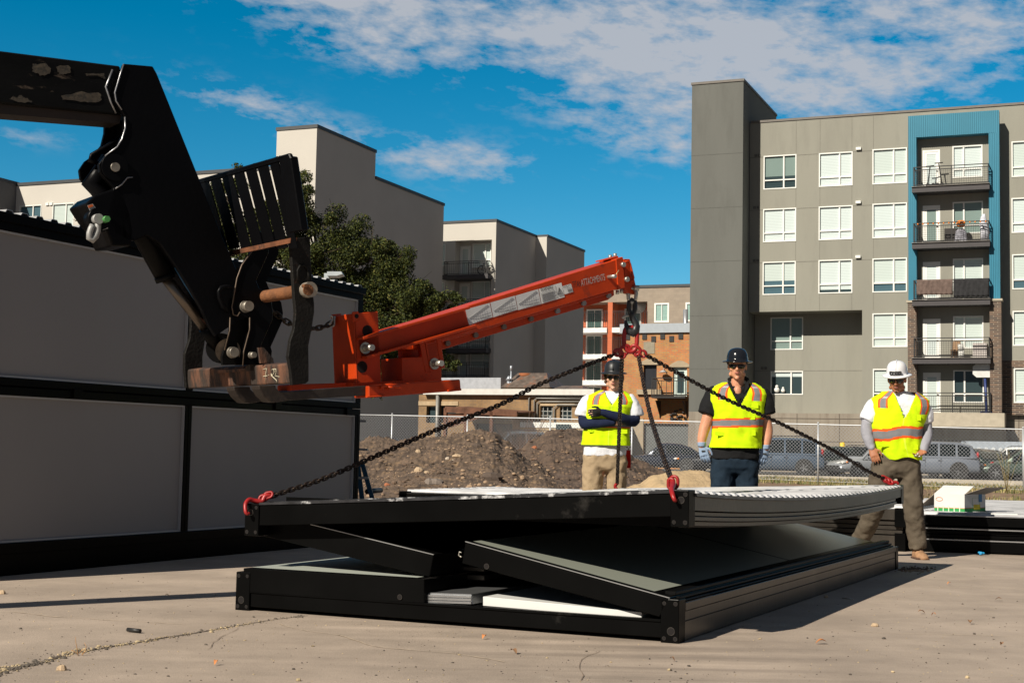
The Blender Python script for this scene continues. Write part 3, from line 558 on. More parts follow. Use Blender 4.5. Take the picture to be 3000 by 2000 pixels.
# low brick workshop
W = Bld('brick_workshop', 'low yellow brick workshop with white roof edge and rusty canopy behind the dirt piles', D(1480, 1152, 84))
def ww(x, y, d=0): return W.at(1200+x/3.92, 1080+y/3.92, d)
M_by = brickmat('yellow_brick', (.31, .185, .08), (.24, .15, .075), (.21, .15, .1), bw=.36, bh=.12, ms=.012, var=.28, stain=(.12, .09, .065))
b0, b1 = ww(105, 400)[0], ww(2120, 400)[0]; zf = ww(1000, 300)[1]
def wrect(x0, y0, x1, y1): a = ww(x0, y0)+ww(x1, y1); return (a[0], a[3], a[2], a[1])
hw = [wrect(1500, 430, 1645, 590), wrect(1725, 430, 1862, 590), wrect(195, 430, 330, 620), wrect(345, 425, 530, 620), wrect(770, 628, 1170, 1180)]
m = MB(); wall_holes(m, b0, b1, 0, zf, hw, 0, rev=.35); m.bx(b0, b0+.01, .01, 14, 0, zf); m.bx(b0, b1, .4, 14, zf-.3, zf-.1); W.part('brick_wall', m, M_by, fixn=False)
for i, h_ in enumerate(hw):
    m = MB(); m.bx(h_[0], h_[2], .3, .36, h_[1], h_[3]); pn = W.part('dark_opening', m, GD if i < 4 else mat('garage_grey', (.1, .11, .11), .5))
    if i < 2:
        m = MB(); k = h_[0]+.15
        while k < h_[2]: m.bx(k-.02, k+.02, .1, .13, h_[1], h_[3]); k += .28
        for q in (.33, .66): m.bx(h_[0], h_[2], .132, .15, h_[1]+(h_[3]-h_[1])*q-.02, h_[1]+(h_[3]-h_[1])*q+.02)
        W.part('window_bars', m, mat('bars', (.3, .3, .28), .5), pn)
m = MB(); m.bx(ww(180, 400)[0], b1+.1, -.35, .5, zf, zf+.34); W.part('white_fascia', m, mat('fascia_white', (.60, .58, .54), .6, var=.08))
zc0 = ww(560, 395)[1]; m = MB(); m.bx(b0, ww(560, 400)[0], -.05, 0, ww(300, 420)[1], ww(300, 372)[1]); m.bx(ww(730, 600)[0], ww(1175, 600)[0], -.08, 0, ww(900, 625)[1], ww(900, 560)[1]); m.bx(ww(1500, 400)[0], ww(1900, 400)[0], -.05, 0, ww(1700, 425)[1], ww(1700, 398)[1]); each(m, 'concrete_lintel', mat('lintel_tan', (.42, .31, .19), .9, var=.15), W.root)
m = MB(); a = ww(470, 200, 6); m.bx(ww(300, 200, 6)[0], ww(1045, 200, 6)[0], 6, 14, zf-.2, a[1]+.55); W.part('rear_parapet', m, mat('parapet_shade_tint', (.36, .38, .42), .7))  # white-grey parapet, the blue-grey of its shade put into the colour
# roof monitor
m = MB(); r0 = ww(1030, 245, 2.5); r1 = ww(1630, 245, 2.5); zz1 = ww(1300, 212, 2.5)[1]
m.loft([[(r0[0], 2.5, zf), (r1[0], 2.5, zf), (r1[0], 6, zf), (r0[0], 6, zf)], [(r0[0]+.25, 2.6, zz1), (r1[0]-.25, 2.6, zz1), (r1[0]-.25, 5.9, zz1), (r0[0]+.25, 5.9, zz1)]]); mo = W.part('roof_monitor', m, mat('monitor_white', (.74, .72, .66), .7, var=.06, col2=(.45, .38, .3), c2s=1, c2w=(.6, .75)))
m = MB(); zz2 = zz1+.95; m.loft([[(r0[0]+.1, 2.45, zz1), (r1[0]-.1, 2.45, zz1), (r1[0]-.1, 6, zz1), (r0[0]+.1, 6, zz1)], [(r0[0]+.6, 4, zz2), (r1[0]-.9, 4, zz2), (r1[0]-.9, 4.4, zz2), (r0[0]+.6, 4.4, zz2)]]); W.part('skylight', m, mat('rusty_skylight', (.13, .10, .08), .5, var=.4, vs=3, col2=(.25, .10, .05), c2s=2), mo)
m = MB(); a = ww(1640, 205, 3); b_ = ww(1990, 205, 3); m.loft([[(a[0], 3, zf+.5), (b_[0], 3, zf+.5), (b_[0], 5, zf+.5), (a[0], 5, zf+.5)], [(a[0]+.3, 3.8, a[1]+.1), (b_[0]-.3, 3.8, a[1]+.1), (b_[0]-.3, 4.2, a[1]+.1), (a[0]+.3, 4.2, a[1]+.1)]]); W.part('skylight', m, mat('rusty_skylight', (.1, .1, .1)))
m = MB(); a = ww(1327, 110, 4); s_ = a[0]; q = [ww(1327, y, 4)[1] for y in (170, 103, 100, 52)]; m.tube([(s_, 4, q[0]-1), (s_, 4, q[1])], .26, 14); m.tube([(s_, 4, q[2]), (s_, 4, q[3])], .38, 16); W.part('rusty_flue', m, mat('rust_orange', (.30, .10, .035), .85, var=.4, vs=2, col2=(.38, .24, .12), c2s=1.5))
m = MB(); a = ww(1166, 20, 3); m.tube([(a[0], 3, zf), (a[0], 3, a[1])], .05, 8); m.tube([(a[0], 3, a[1]), (a[0], 3, a[1]+.3)], .08, 8); b_ = ww(1140, 130, 3); m.tube([(b_[0], 3, zf), (b_[0], 3, b_[1])], .12, 10); m.tube([(b_[0], 3, b_[1]), (b_[0], 3, b_[1]+.25)], [.2, .06], 10); W.part('roof_vent', m, mat('vent_zinc', (.42, .45, .5), .4, .4))
m = MB()
for path in ([(1380, 640), (1380, 340), (1410, 318), (2060, 318)], [(1440, 640), (1440, 360), (1470, 338), (1980, 345)], [(1475, 700), (1475, 395), (1505, 377), (2080, 377)], [(1670, 700), (1670, 450), (1710, 412), (2100, 415)]):
    m.tube([(*[ww(x, y)[0]], -.12, ww(x, y)[1]) for x, y in path], .045, 6)
each(m, 'conduit', mat('conduit_grey', (.24, .23, .21), .5, .3), W.root)
m = MB(); a = ww(338, 400); m.tube([(a[0], -.2, 0), (a[0], -.2, zf+.1)], .12, 8); W.part('downpipe', m, mat('conduit_grey', (.3, .3, .3)))
m = MB(); a, b_ = ww(415, 430, -3), ww(1240, 490, -3); h0 = a[1]
for x in (415, 650, 945): u = ww(x, 500, -3)[0]; m.bx(u-.09, u+.09, -3.1, -2.9, 0, h0-.1)
m.prism([(a[0], -3.1, h0), (b_[0], -3.1, b_[1]), (b_[0], -3.1, b_[1]-.3), (a[0], -3.1, h0-.35)], (0, .15, 0)); m.prism([(a[0], -3.0, h0-.4), (a[0]+3, -3, h0-.4), (a[0], -3, h0-1.3)], (0, .1, 0))
m.prism([(a[0], -3.0, h0-.05), (b_[0], -3.0, b_[1]-.05), (b_[0], -.1, b_[1]+.1), (a[0], -.1, h0+.1)], (0, 0, -.08)); W.part('rusty_canopy', m, mat('rust_dark', (.13, .055, .03), .85, var=.4, vs=2))
m = MB(); a = ww(1900, 640, -.8); m.bx(a[0]-3.2, a[0]+2, -1.2, -.3, 0, a[1]-.2); m.cur = 1; m.bx(a[0]-3.2, a[0]+2, -1.25, -.3, a[1]-.2, a[1]+.1); m.cur = 2; m.bx(a[0]-.9, a[0]-.1, -1.5, -1.25, a[1]-1.6, a[1]+.0); W.part('loading_bay', m, [mat('lintel_tan', (.4, .3, .2)), M_white, GD])
W.done()
# ================================================================== TELEHANDLER BOOM AND FORK CARRIAGE
M_blk = mat('black_paint', (.0032, .0032, .0038), .36, var=.2, vs=3, spec=.08, bump=.08, bs=40)
M_blkw = mat('black_paint_worn', (.005, .005, .005), .42, var=.3, vs=4, spec=.10, col2=(.13, .10, .075), c2s=3.4, c2w=(.62, .68), bump=.1, bs=40, stretch=(.5, .5, 1.6))
M_rusty = mat('rusty_black_steel', (.010, .009, .008), .6, var=.4, vs=8, spec=.15, col2=(.10, .04, .018), c2s=6, c2w=(.58, .70), bump=.3, bs=60)
M_bar = mat('rusty_bar_steel', (.03, .02, .015), .75, var=.4, vs=9, col2=(.20, .085, .045), c2s=4, c2w=(.47, .66), bump=.3, bs=70, stretch=(2, 2, .5))
M_rust = mat('rust_brown', (.17, .065, .022), .85, var=.4, vs=10, col2=(.09, .04, .02), c2s=14, bump=.3, bs=90)
M_pin = mat('pin_steel', (.24, .215, .18), .5, .5, var=.3, vs=20)
M_chrome = mat('rod_steel', (.16, .135, .11), .32, .85, var=.1, vs=5)
M_weld = mat('weld_bright', (.35, .35, .36), .35, .8, var=.3, vs=30)
TH = 37.0; ud = dirv(TH); vd = Vector((math.sin(R_(TH)), -math.cos(R_(TH)), 0)); T0 = Vector((.85, 10.2, 0)); ZV = Vector((0, 0, 1))
def TP(x, y, v): return PL(x, y, T0+vd*v, vd)
def vplate(mb, px, v, t): return mb.prism([TP(x, y, v) for x, y in px], vd*(-t))
def zm(pts, ox, oy, k): return [(ox+x/k, oy+y/k) for x, y in pts]
teleroot = thing('telehandler_boom', 'black worn telehandler boom with gooseneck head, rusty fork carriage and two forks, upper left', 'boom', T0-ud*4.2)
m = MB(); bq_ = [TP(x, y, .10) for x, y in ((-420, 96), (353, 193.8), (357, 337), (-420, 262))]
bq_[0] = bq_[0]+(bq_[0]-bq_[1]).normalized()*4.4; bq_[3] = bq_[3]+(bq_[3]-bq_[2]).normalized()*4.4; m.prism(bq_, vd*(-.20))
bt = m.build('boom_tube', M_blkw, teleroot, bev=.008)
m = MB(); wq_ = [TP(x, y, .075) for x, y in ((-420, 262), (357, 337), (350, 362), (-420, 300))]
wq_[0] = wq_[0]+(wq_[0]-wq_[1]).normalized()*4.4; wq_[3] = wq_[3]+(wq_[3]-wq_[2]).normalized()*4.4; m.prism(wq_, vd*(-.15)); m.build('wear_strip', mat('dark_rust', (.018, .011, .008), .7, var=.4), bt)
m = MB()
for p in ([(330, 205), (310, 255), (325, 300), (340, 333)],): m.tube([TP(x, y, .105) for x, y in p], .006, 6)
m.build('weld_bead', M_weld, bt)
m = MB(); m.smooth = False   # patch of bare paint scraped to primer
for poly in ([(28, 290), (38, 282), (46, 288), (60, 276), (78, 288), (100, 300), (60, 300)], [(165, 195), (205, 192), (205, 212), (185, 222), (170, 212)], [(180, 282), (235, 270), (297, 272), (296, 290), (282, 303), (240, 297), (183, 293)], [(250, 215), (305, 215), (308, 232), (300, 222), (255, 221)], [(95, 190), (135, 185), (148, 200), (146, 215), (120, 222), (96, 210)]):
    n_ = 26; P = []
    for i in range(n_):
        f = i/n_*len(poly); a = poly[int(f)]; b = poly[(int(f)+1) % len(poly)]; t_ = f-int(f); P.append((a[0]+(b[0]-a[0])*t_+random.uniform(-3, 3), a[1]+(b[1]-a[1])*t_+random.uniform(-2.5, 2.5)))
    cx, cy = sum(p[0] for p in P)/n_, sum(p[1] for p in P)/n_; k0 = [TP(x, y, .1035) for x, y in P]+[TP(cx, cy, .1035)]
    m.add(k0, [(i, (i+1) % n_, n_) for i in range(n_)])
each(m, 'paint_scrape', mat('bare_primer', (.060, .048, .034), .8, var=.5, vs=40, col2=(.02, .018, .015), c2s=25, c2w=(.45, .55)), bt)
# gooseneck head
HEAD = zm([(812, 195), (1003, 212), (1030, 260), (1115, 470), (1300, 930), (1490, 1400), (1560, 1560)], 0, 100, 2.24)+[(738, 850), (748, 895), (740, 925), (700, 940), (660, 965), (632, 985), (612, 955), (590, 905), (548, 830), (508, 768), (468, 712), (430, 688), (395, 705)]+zm([(840, 1350), (760, 1310), (700, 1190), (745, 1010), (690, 950), (655, 905), (650, 850), (690, 800), (770, 740), (815, 640), (820, 540), (760, 440), (752, 385), (790, 260)], 0, 100, 2.24)
m = MB(); vplate(m, HEAD, .135, .03); vplate(m, HEAD, -.105, .03)
vplate(m, zm([(690, 560), (688, 650), (668, 730), (610, 800), (560, 835), (522, 892), (530, 950), (572, 1003), (620, 1066), (700, 1100), (820, 1000), (850, 600)], 0, 100, 2.24), -.10, .03)
hd = m.build('gooseneck_head', M_blk, teleroot, bev=.004)
INN = [(372, 196), (446, 200), (575, 515), (660, 730), (715, 880), (655, 940), (610, 930), (545, 810), (430, 680), (360, 640), (400, 560), (372, 480), (385, 380), (372, 300)]
m = MB(); vplate(m, INN, .106, .212); m.build('head_core', M_blk, hd)
m = MB(); [m.tube([TP(x, y, .138) for x, y in p], .0045, 6) for p in (zm([(812, 198), (790, 262), (754, 385), (762, 440), (800, 500)], 0, 100, 2.24), zm([(820, 545), (822, 620), (800, 690), (770, 740), (690, 800)], 0, 100, 2.24), zm([(870, 940), (835, 942), (800, 985), (757, 1015)], 0, 100, 2.24))]
m.build('weld_bead', M_weld, hd)
def pin(x, y, v, rpx, name='pin', mt=None, L=.05, par=None, n=24):
    c = TP(x, y, v); r = rpx*c.y/FPX; q = MB(); q.tube([c-vd*.02, c+vd*L], r, n); q.tube([c-vd*.01, c+vd*.006], r*1.18, n); return q.build(name, mt or M_pin, par)
pin(335, 491, .14, 13.5, par=hd, L=.02); 
m = MB(); c = TP(335, 491, .137); m.tube([c, c+vd*.012], .075, 28); c = TP(335, 491, -.137); m.tube([c, c-vd*.03], .075, 28); each(m, 'boss', M_blk, hd)
m = MB(); p = TP(335, 491, .1); q_ = TP(300, 600, .1); m.tube([TP(322, 470, .02), TP(268, 540, 0), TP(325, 590, .02), TP(372, 700, .02)], .055, 14); m.tube([TP(290, 480, .06), TP(262, 470, .05), TP(268, 455, .05), TP(320, 425, .06), TP(352, 404, .05)], .013, 8)
m.build('hydraulic_hose', M_blk, hd)
# lower bracket with lug and shackle
m = MB(); vplate(m, zm([(565, 1110), (620, 1060), (755, 1010), (800, 1010), (860, 1180), (880, 1300), (860, 1390), (740, 1392), (700, 1290), (672, 1262), (630, 1210), (600, 1165)], 0, 100, 2.24), .135, .27)
br = m.build('lower_bracket', M_blk, teleroot, bev=.01, seg=2)
m = MB(); c = TP(287, 642, .14); m.tube([c-vd*.05, c+vd*.03], .062, 24); m.build('lifting_lug', M_blk, br)
m = MB(); m.prism([TP(x, y, .1375) for x, y in ((256, 602), (271, 597), (283, 613), (266, 624))], vd*.002); m.cur = 1; m.prism([TP(x, y, .1405) for x, y in ((257, 603), (270, 598), (274, 604), (260, 610))], vd*.001); m.cur = 0; m.prism([TP(x, y, .1375) for x, y in ((296, 668), (312, 664), (317, 669), (302, 674))], vd*.002)
each(m, 'warning_sticker', [mat('sticker_white', (.45, .45, .43), .5), mat('sticker_orange', (.6, .12, .02), .5)], br)
sh = Vector((0, 0, 0)); m = MB(); a_ = zm([(1128, 395), (1125, 440), (1122, 500), (1100, 560), (1060, 605), (1025, 580), (1028, 520), (1045, 470), (1065, 430)], 0, 550, 3.92)
m.tube([TP(x, y, .19) for x, y in a_], .017, 12); c = TP(286, 642, .19); m.tube([c-vd*.03, c+vd*.02], .028, 16); m.cur = 1; m.tube([c+ud*.035-vd*.02, c+ud*.035+vd*.05], .018, 6)
m.build('bow_shackle', [mat('shackle_grey', (.33, .33, .32), .55, .3, var=.15, vs=30), mat('nut_green', (.06, .25, .06), .5)], br)
# tilt cylinder
def pt(x, y, v=0): return TP(x, y, v)
m = MB(); m.tube([pt(370, 600), pt(420, 690), pt(484, 815)], [.068, .062, .052], 20); m.tube([pt(480, 806), pt(486, 820)], .058, 20)
cyl_ = m.build('tilt_cylinder', M_blkw, teleroot)
m = MB(); m.tube([pt(480, 808), pt(612, 975)], .031, 20); m.build('piston_rod', M_chrome, cyl_)
m = MB(); m.tube([pt(600, 960), pt(640, 1018)], .040, 16); m.tube([pt(648, 1020, -.09), pt(648, 1020, .03)], .088, 24); m.build('rod_eye', M_blkw, cyl_)
m = MB(); m.tube([pt(668, 1028, -.02), pt(668, 1028, .075)], .072, 24); m.build('eye_bushing', mat('worn_bushing', (.17, .13, .09), .6, .2, var=.6, vs=18, col2=(.03, .03, .03), c2s=14), cyl_)
m = MB(); m.tube([pt(505, 770, .06), pt(540, 830, .06), pt(596, 915, .06)], .006, 6); m.build('blue_hose', mat('hose_blue', (.01, .09, .2), .5), cyl_)
# carriage
cc = Vector((-1.57, 8.38, 0)); AL = R_(10); nC = ud*math.cos(AL)+ZV*math.sin(AL); cc = PL(715, 1100, cc, ud)
def CP_(x, y, off=0.0): return PL(x, y, cc+nC*off, nC)
vR = (CP_(852, 1080)-T0).dot(vd); vL = (CP_(547, 1090)-T0).dot(vd)
car = MB(); car.prism([CP_(x, y) for x, y in ((548, 1082), (851, 1064), (851, 1124), (548, 1139))], nC*.10)
cb = car.build('lower_carriage_bar', M_bar, teleroot, bev=.012, seg=3)
m = MB(); m.prism([CP_(x, y, -.02) for x, y in ((628, 1084), (720, 1079), (720, 1070), (733, 1068), (733, 1086), (628, 1094))], nC*.12); m.build('latch_plate', M_bar, cb)
RP = zm([(915, 0), (1068, -20), (1075, 200), (1085, 350), (1100, 500), (1100, 560), (1082, 680), (1055, 820), (1058, 960), (1058, 1085), (1035, 1105), (930, 1118), (918, 1000), (900, 900), (915, 780), (945, 690), (958, 560), (945, 420), (930, 200)], 500, 700, 2.613)
m = MB(); vplate(m, RP, vR+.035, .03)
sp_ = m.build('side_plate', M_rusty, teleroot, bev=.003)
m = MB(); vplate(m, zm([(240, 560), (150, 560), (158, 660), (148, 760), (108, 880), (108, 1000), (118, 1140), (240, 1120), (245, 1000), (245, 900), (262, 790), (270, 700)], 500, 700, 2.613), vL, .03); m.build('side_plate', M_rusty, teleroot, bev=.003)
slot = zm([(975, 330), (972, 240), (990, 205), (1020, 200), (1045, 225), (1055, 270), (1055, 330)], 500, 700, 2.613); m = MB(); m.tube([TP(x, y, vR+.037) for x, y in slot], .007, 8); m.build('slot_edge', M_rusty, sp_)
m = MB(); c = TP(903, 849, vR+.06); m.tube([c-vd*.06, c+vd*.03], .043, 24); m.build('pivot_collar', mat('collar_worn', (.30, .26, .21), .6, .3, var=.4, vs=20), sp_)
m = MB(); c = TP(904, 849, vR+.093); m.tube([c-vd*.01, c+vd*.001], .031, 20); k = TP(888, 838, vR+.07); m.tube([k, k+vd*.035], .011, 8); m.build('collar_bore', M_rust, sp_)
m = MB(); c = TP(880, 852, vR-.005); m.tube([c, c-vd*.9], .036, 20); tb = m.build('fork_shaft', M_rust, teleroot)
# backrest guard
def bq(mb, p, th=.025, off=.02): mb.prism([CP_(x, y, off) for x, y in p], nC*th)
m = MB(); bq(m, [(560, 531), (845, 449), (852, 466), (560, 546)]); bq(m, [(814, 456), (850, 460), (882, 676), (846, 684)], .05)
gd = m.build('backrest_guard', M_blk, teleroot, bev=.006)
gapT = [1300, 1388, 1463, 1541, 1618, 1696, 1776, 1846]; gapB = [1402, 1490, 1568, 1645, 1726, 1808, 1886, 1950]     # gaps between slats at zoomed y=950 and y=1385
gz = [(gapT[i]+14, gapB[i]+15) for i in range(7)]; gb = [(gapT[i+1], gapB[i+1]) for i in range(7)]
for (a, b), (c, d) in zip(gz, gb):
    p = zm([(a-50*.23, 900), (c-50*.23, 880), (d, 1400), (b, 1410)], 0, 100, 2.24); ya = 449+ (845-p[0][0])*.288; m = MB(); bq(m, [(p[0][0]-6, ya+8), (p[1][0]-8, ya-6), p[2], p[3]], .006, .024); m.build('guard_slat', M_blk, gd)
m = MB(); bq(m, [(660, 738), (852, 697), (850, 712), (655, 752)], .04); m.build('guard_rail', mat('rust_edge', (.14, .05, .02), .8, var=.7, vs=9, col2=(.01, .01, .01), c2s=7), gd)
# hanger brackets
BZ = [(655, 45), (545, 200), (508, 300), (472, 470), (470, 560), (480, 590), (600, 600), (605, 680), (575, 800), (560, 870), (560, 965), (690, 955), (700, 850), (690, 820), (780, 620), (785, 560), (772, 480), (700, 385), (680, 378), (655, 320), (750, 110), (750, -60), (690, -60)]
m = MB(); vplate(m, zm(BZ, 500, 700, 2.613), .15, .03); hb = m.build('hanger_bracket', M_blk, teleroot, bev=.003)
m = MB(); vplate(m, zm([(x+75, y+6) for x, y in BZ], 500, 700, 2.613), -.16, .03); m.build('hanger_bracket', M_blk, teleroot)
m = MB(); vplate(m, zm([(455, 560), (600, 560), (600, 700), (560, 960), (400, 965), (395, 900), (450, 740), (462, 650)], 500, 700, 2.613), .10, .025); vplate(m, zm([(455, 560), (640, 560), (740, 700), (760, 960), (500, 965)], 500, 700, 2.613), 0.02, .02); m.build('inner_lug', M_blkw, hb)
m = MB(); vplate(m, zm([(672, 830), (712, 828), (785, 915), (790, 948), (690, 950)], 500, 700, 2.613), .26, .02); m.build('gusset', M_bar, hb)
for p in ([(655, 48), (545, 200), (508, 300), (468, 520), (480, 580), (512, 590), (530, 560)], [(455, 600), (452, 700), (412, 850)], [(605, 600), (605, 690), (560, 860), (552, 970)]):
    m = MB(); m.tube([TP(x, y, .153) for x, y in zm(p, 500, 700, 2.613)], .004, 6); m.build('worn_edge', mat('edge_worn', (.12, .085, .06), .5, .3, var=.4, vs=20), hb)
pin(719, 898, .155, 15, L=.05, par=hb); pin(681, 1032, .13, 14.5, L=.03, par=hb); pin(736, 1040, .155, 8.5, L=.04, par=hb)
m = MB(); m.tube([TP(x, y, .16) for x, y in zm([(440, 560), (400, 520), (372, 450), (368, 400), (385, 372), (420, 364), (475, 368)], 500, 700, 2.613)], .0125, 8); m.build('hose_guard', M_blk, hb)
# chalk number on the bar
m = MB(); off = -.002
for st in ([(708, 997), (735, 990), (728, 1030), (727, 1096)], [(708, 1052), (740, 1046)], [(748, 1042), (752, 1040)], [(775, 1000), (790, 995), (793, 1020), (778, 1045), (768, 1030)], [(768, 1042), (810, 1080), (812, 1096)], [(790, 993), (806, 995), (808, 1020), (800, 1045), (835, 1055)]):
    m.tube([CP_(x, y, off) for x, y in zm(st, 500, 700, 2.613)], .0022, 5)
m.build('chalk_mark', mat('chalk', (.6, .55, .4), .9, var=.3, vs=80), cb)
# forks
vN = (CP_(781, 1120)-T0).dot(vd); vF = (CP_(708, 1130)-T0).dot(vd)
FK = zm([(676, 1120), (805, 1120), (808, 1140), (828, 1160), (870, 1166), (1515, 1120), (1515, 1195), (900, 1235), (810, 1250), (760, 1245), (710, 1200), (680, 1150)], 500, 700, 2.613)
m = MB(); vplate(m, FK, vN+.05, .10); fk = m.build('fork', mat('fork_steel', (.035, .026, .021), .5, .3, var=.35, vs=6, bump=.2, bs=50, col2=(.10, .07, .05), c2s=6, c2w=(.52, .7)), teleroot, bev=.006, seg=2)
FKu = [TP(x, y, vN+.05) for x, y in FK]; m = MB(); m.prism([p+vd*(vF-vN) for p in FKu], vd*(-.10)); m.build('fork', mat('fork_steel', (0, 0, 0)), teleroot, bev=.006, seg=2)

# ================================================================== ORANGE JIB ATTACHMENT
M_org = mat('orange_paint', (.47, .042, .004), .42, var=.14, vs=5, spec=.3, col2=(.30, .035, .01), c2s=7, c2w=(.60, .68), stretch=(1, 1, 1), bump=.04, bs=60)
M_bolt = mat('bolt_zinc', (.5, .48, .42), .35, .7, var=.1)
def z3(pts): return zm(pts, 900, 650, 2.138)
jib = thing('lifting_jib', 'long orange steel lifting jib with white decals, slid on the black forks', 'lifting jib', FKu[5])
def jp(name, px, v, t, par=None, mt=None, bev=.003): m = MB(); vplate(m, px, v, t); return m.build(name, mt or M_org, par or jib, bev=bev)
JM = [(1199, 949), (1826, 754), (1829, 841), (1215, 1020)]
mt_ = jp('main_tube', JM, .085, .17)
jp('end_collar', z3([(1935, 232), (1977, 218), (1992, 410), (1948, 425)]), .093, .186, mt_)
jp('tube_stub', z3([(1850, 238), (1950, 212), (1950, 222), (1850, 246)]), .04, .08, mt_)
jp('lower_flange', z3([(830, 742), (1922, 435), (1924, 458), (1885, 488), (845, 800)]), -.01, .03, mt_)
jp('lower_flange', z3([(830, 735), (1922, 428), (1924, 440), (845, 752)]), .05, .10, mt_)
for x, y in ((878, 760), (1054, 708), (1231, 657), (1401, 607), (1567, 557), (1731, 509), (1888, 461)):
    c = TP(*z3([(x, y)])[0], .0); m = MB(); m.tube([c-vd*.012, c+vd*.012], .018, 12); m.build('flange_hole', mat('hole_light', (.25, .27, .28), .6) if x > 1500 else mat('hole_dark', (.16, .13, .11), .6), mt_)
arm = z3([(315, 740), (982, 548), (1022, 660), (340, 858)])
A1 = jp('side_channel', arm, .125, .03)
def flange(p, q, v0, v1, th, par):
    a, b = TP(*p, v0), TP(*q, v0); m = MB(); n_ = (b-a).cross(vd).normalized()*th; m.prism([a, b, b+n_, a+n_], vd*(v1-v0)); return m.build('flange', M_org, par, bev=.002)
flange(arm[0], arm[1], .126, .200, -.016, A1); flange(arm[3], arm[2], .126, .200, -.016, A1)
c = [TP(x, y, .125)-vd*.27 for x, y in arm]; m = MB(); m.prism(c, vd*.03); m.build('side_channel', M_org, jib, bev=.003)
# rear mast
mz = z3([(292, 572), (443, 560), (465, 1000), (310, 1012)]); ms = jp('rear_mast', mz, .125, .012)
b0 = TP(*z3([(292, 572)])[0], .125); b1 = TP(*z3([(310, 1015)])[0], .125); m = MB(); m.prism([b0, b1, b1-vd*.27, b0-vd*.27], ud*.014); m.build('back_plate', M_org, ms, bev=.003)
m = MB(); cc_ = [TP(x, y, .125)-vd*.262 for x, y in mz]; m.prism(cc_, vd*.012); m.build('mast_plate', M_org, ms)
jp('corner_lug', z3([(285, 562), (322, 560), (325, 615), (305, 625), (287, 622)]), .14, .012, ms)
lug = jp('chain_lug', z3([(150, 580), (215, 573), (215, 635), (165, 636)]), -.10, .015, ms)
for x, y in ((378, 683), (345, 908)): c = TP(*z3([(x, y)])[0], .127); m = MB(); m.tube([c-vd*.005, c+vd*.001], .036, 20); m.build('mast_hole', mat('hole_black', (.004, .002, .002), .9), ms)
c = TP(*z3([(310, 590)])[0], .1415); m = MB(); m.tube([c-vd*.002, c+vd*.001], .014, 12); m.build('mast_hole', mat('hole_black', (0, 0, 0)), ms)
# front post and gussets
fp = jp('front_post', z3([(594, 850), (842, 838), (842, 990), (597, 1003)]), .125, .25); jp('post_neck', z3([(594, 765), (700, 745), (705, 800), (596, 800)]), .06, .12, fp); jp('post_web', z3([(594, 790), (840, 725), (842, 845), (596, 852)]), -.02, .05, fp)
jp('gusset', z3([(705, 750), (735, 748), (772, 940), (742, 942)]), .13, .012, fp); jp('gusset', z3([(812, 722), (834, 722), (864, 912), (838, 916)]), .13, .012, fp)
g1 = [TP(x, y, .13) for x, y in z3([(738, 745), (772, 940)])]; m = MB(); m.prism([g1[0], g1[1], g1[1]-vd*.1, g1[0]-vd*.1], ud*.012); m.build('gusset', M_org, fp)
# fork pockets
PK = z3([(385, 1024), (960, 985), (966, 1055), (385, 1102)])
pk = jp('fork_pocket', PK, vN+.085, .17, bev=.006); P_ = [TP(x, y, vN+.085)+vd*(vF-vN) for x, y in PK]; P_[0] = P_[0]-ud*.35; P_[3] = P_[3]-ud*.35; m = MB(); m.prism(P_, vd*(-.17)); m.build('fork_pocket', M_org, jib, bev=.006)
jp('pocket_flange', z3([(885, 1050), (968, 1042), (968, 1055), (885, 1064)]), vN+.11, .02, pk); jp('pocket_flange', z3([(375, 1092), (485, 1083), (485, 1092), (375, 1101)]), vN+.11, .02, pk)
m = MB(); m.tube([TP(x, y, vN+.10) for x, y in z3([(470, 1045), (472, 1026), (520, 1022), (575, 1026)])], .012, 8); m.tube([TP(x, y, vN+.105) for x, y in z3([(520, 1045), (520, 1028)])], .02, 8); m.build('locking_screw', M_org, pk)
m = MB(); q = [TP(x, y, .12) for x, y in z3([(292, 1005), (600, 985), (842, 985)])]; m.prism([q[0], q[2], q[2]-ZV*.02, q[0]-ZV*.02], vd*(-.25)); m.build('cross_plate', M_org, jib)
for x, y in ((372, 790), (805, 888)):
    c = TP(*z3([(x-12, y)])[0], .13); par = A1 if x < 500 else fp; m = MB(); m.tube([c, c+vd*.012], .036, 20); m.tube([c+vd*.012, c+vd*.03], .024, 6); m.tube([c+vd*.03, c+vd*.09], .019, 14); m.build('bolt', M_bolt, par)
for x, y in ((1974, 268), (1997, 360)): c = TP(*z3([(x, y)])[0], .094); m = MB(); m.tube([c, c+vd*.02], .018, 10); m.build('bolt', M_bolt, mt_)
c = TP(*z3([(1888, 345)])[0], .087); m = MB(); m.tube([c-vd*.01, c+vd*.075], .013, 12); m.cur = 1; m.tube([c+vd*.06-ZV*.005, c+vd*.075+ud*.03+ZV*.045], .0025, 5); m.build('hitch_pin', [M_bolt, mat('clip_brass', (.6, .5, .25), .4, .5)], mt_)
for x, y, s_ in ((1898, 232, 1), (1928, 222, 1), (1943, 428, -1), (1968, 422, -1)): c = TP(*z3([(x, y)])[0], .0); m = MB(); m.tube([c, c+ZV*(.028*s_)], .014, 6); m.build('bolt', M_bolt, mt_)
# hook end plate
he = jp('hook_plate', z3([(1985, 232), (2022, 232), (2062, 410), (2050, 455), (2012, 445), (1990, 410)]), .03, .06, mt_)
m = MB(); m.tube([TP(x, y, .05) for x, y in z3([(1990, 250), (2010, 245), (2022, 262), (2044, 350), (2040, 368), (2020, 372)])], .008, 8); m.build('pull_handle', M_org, mt_)
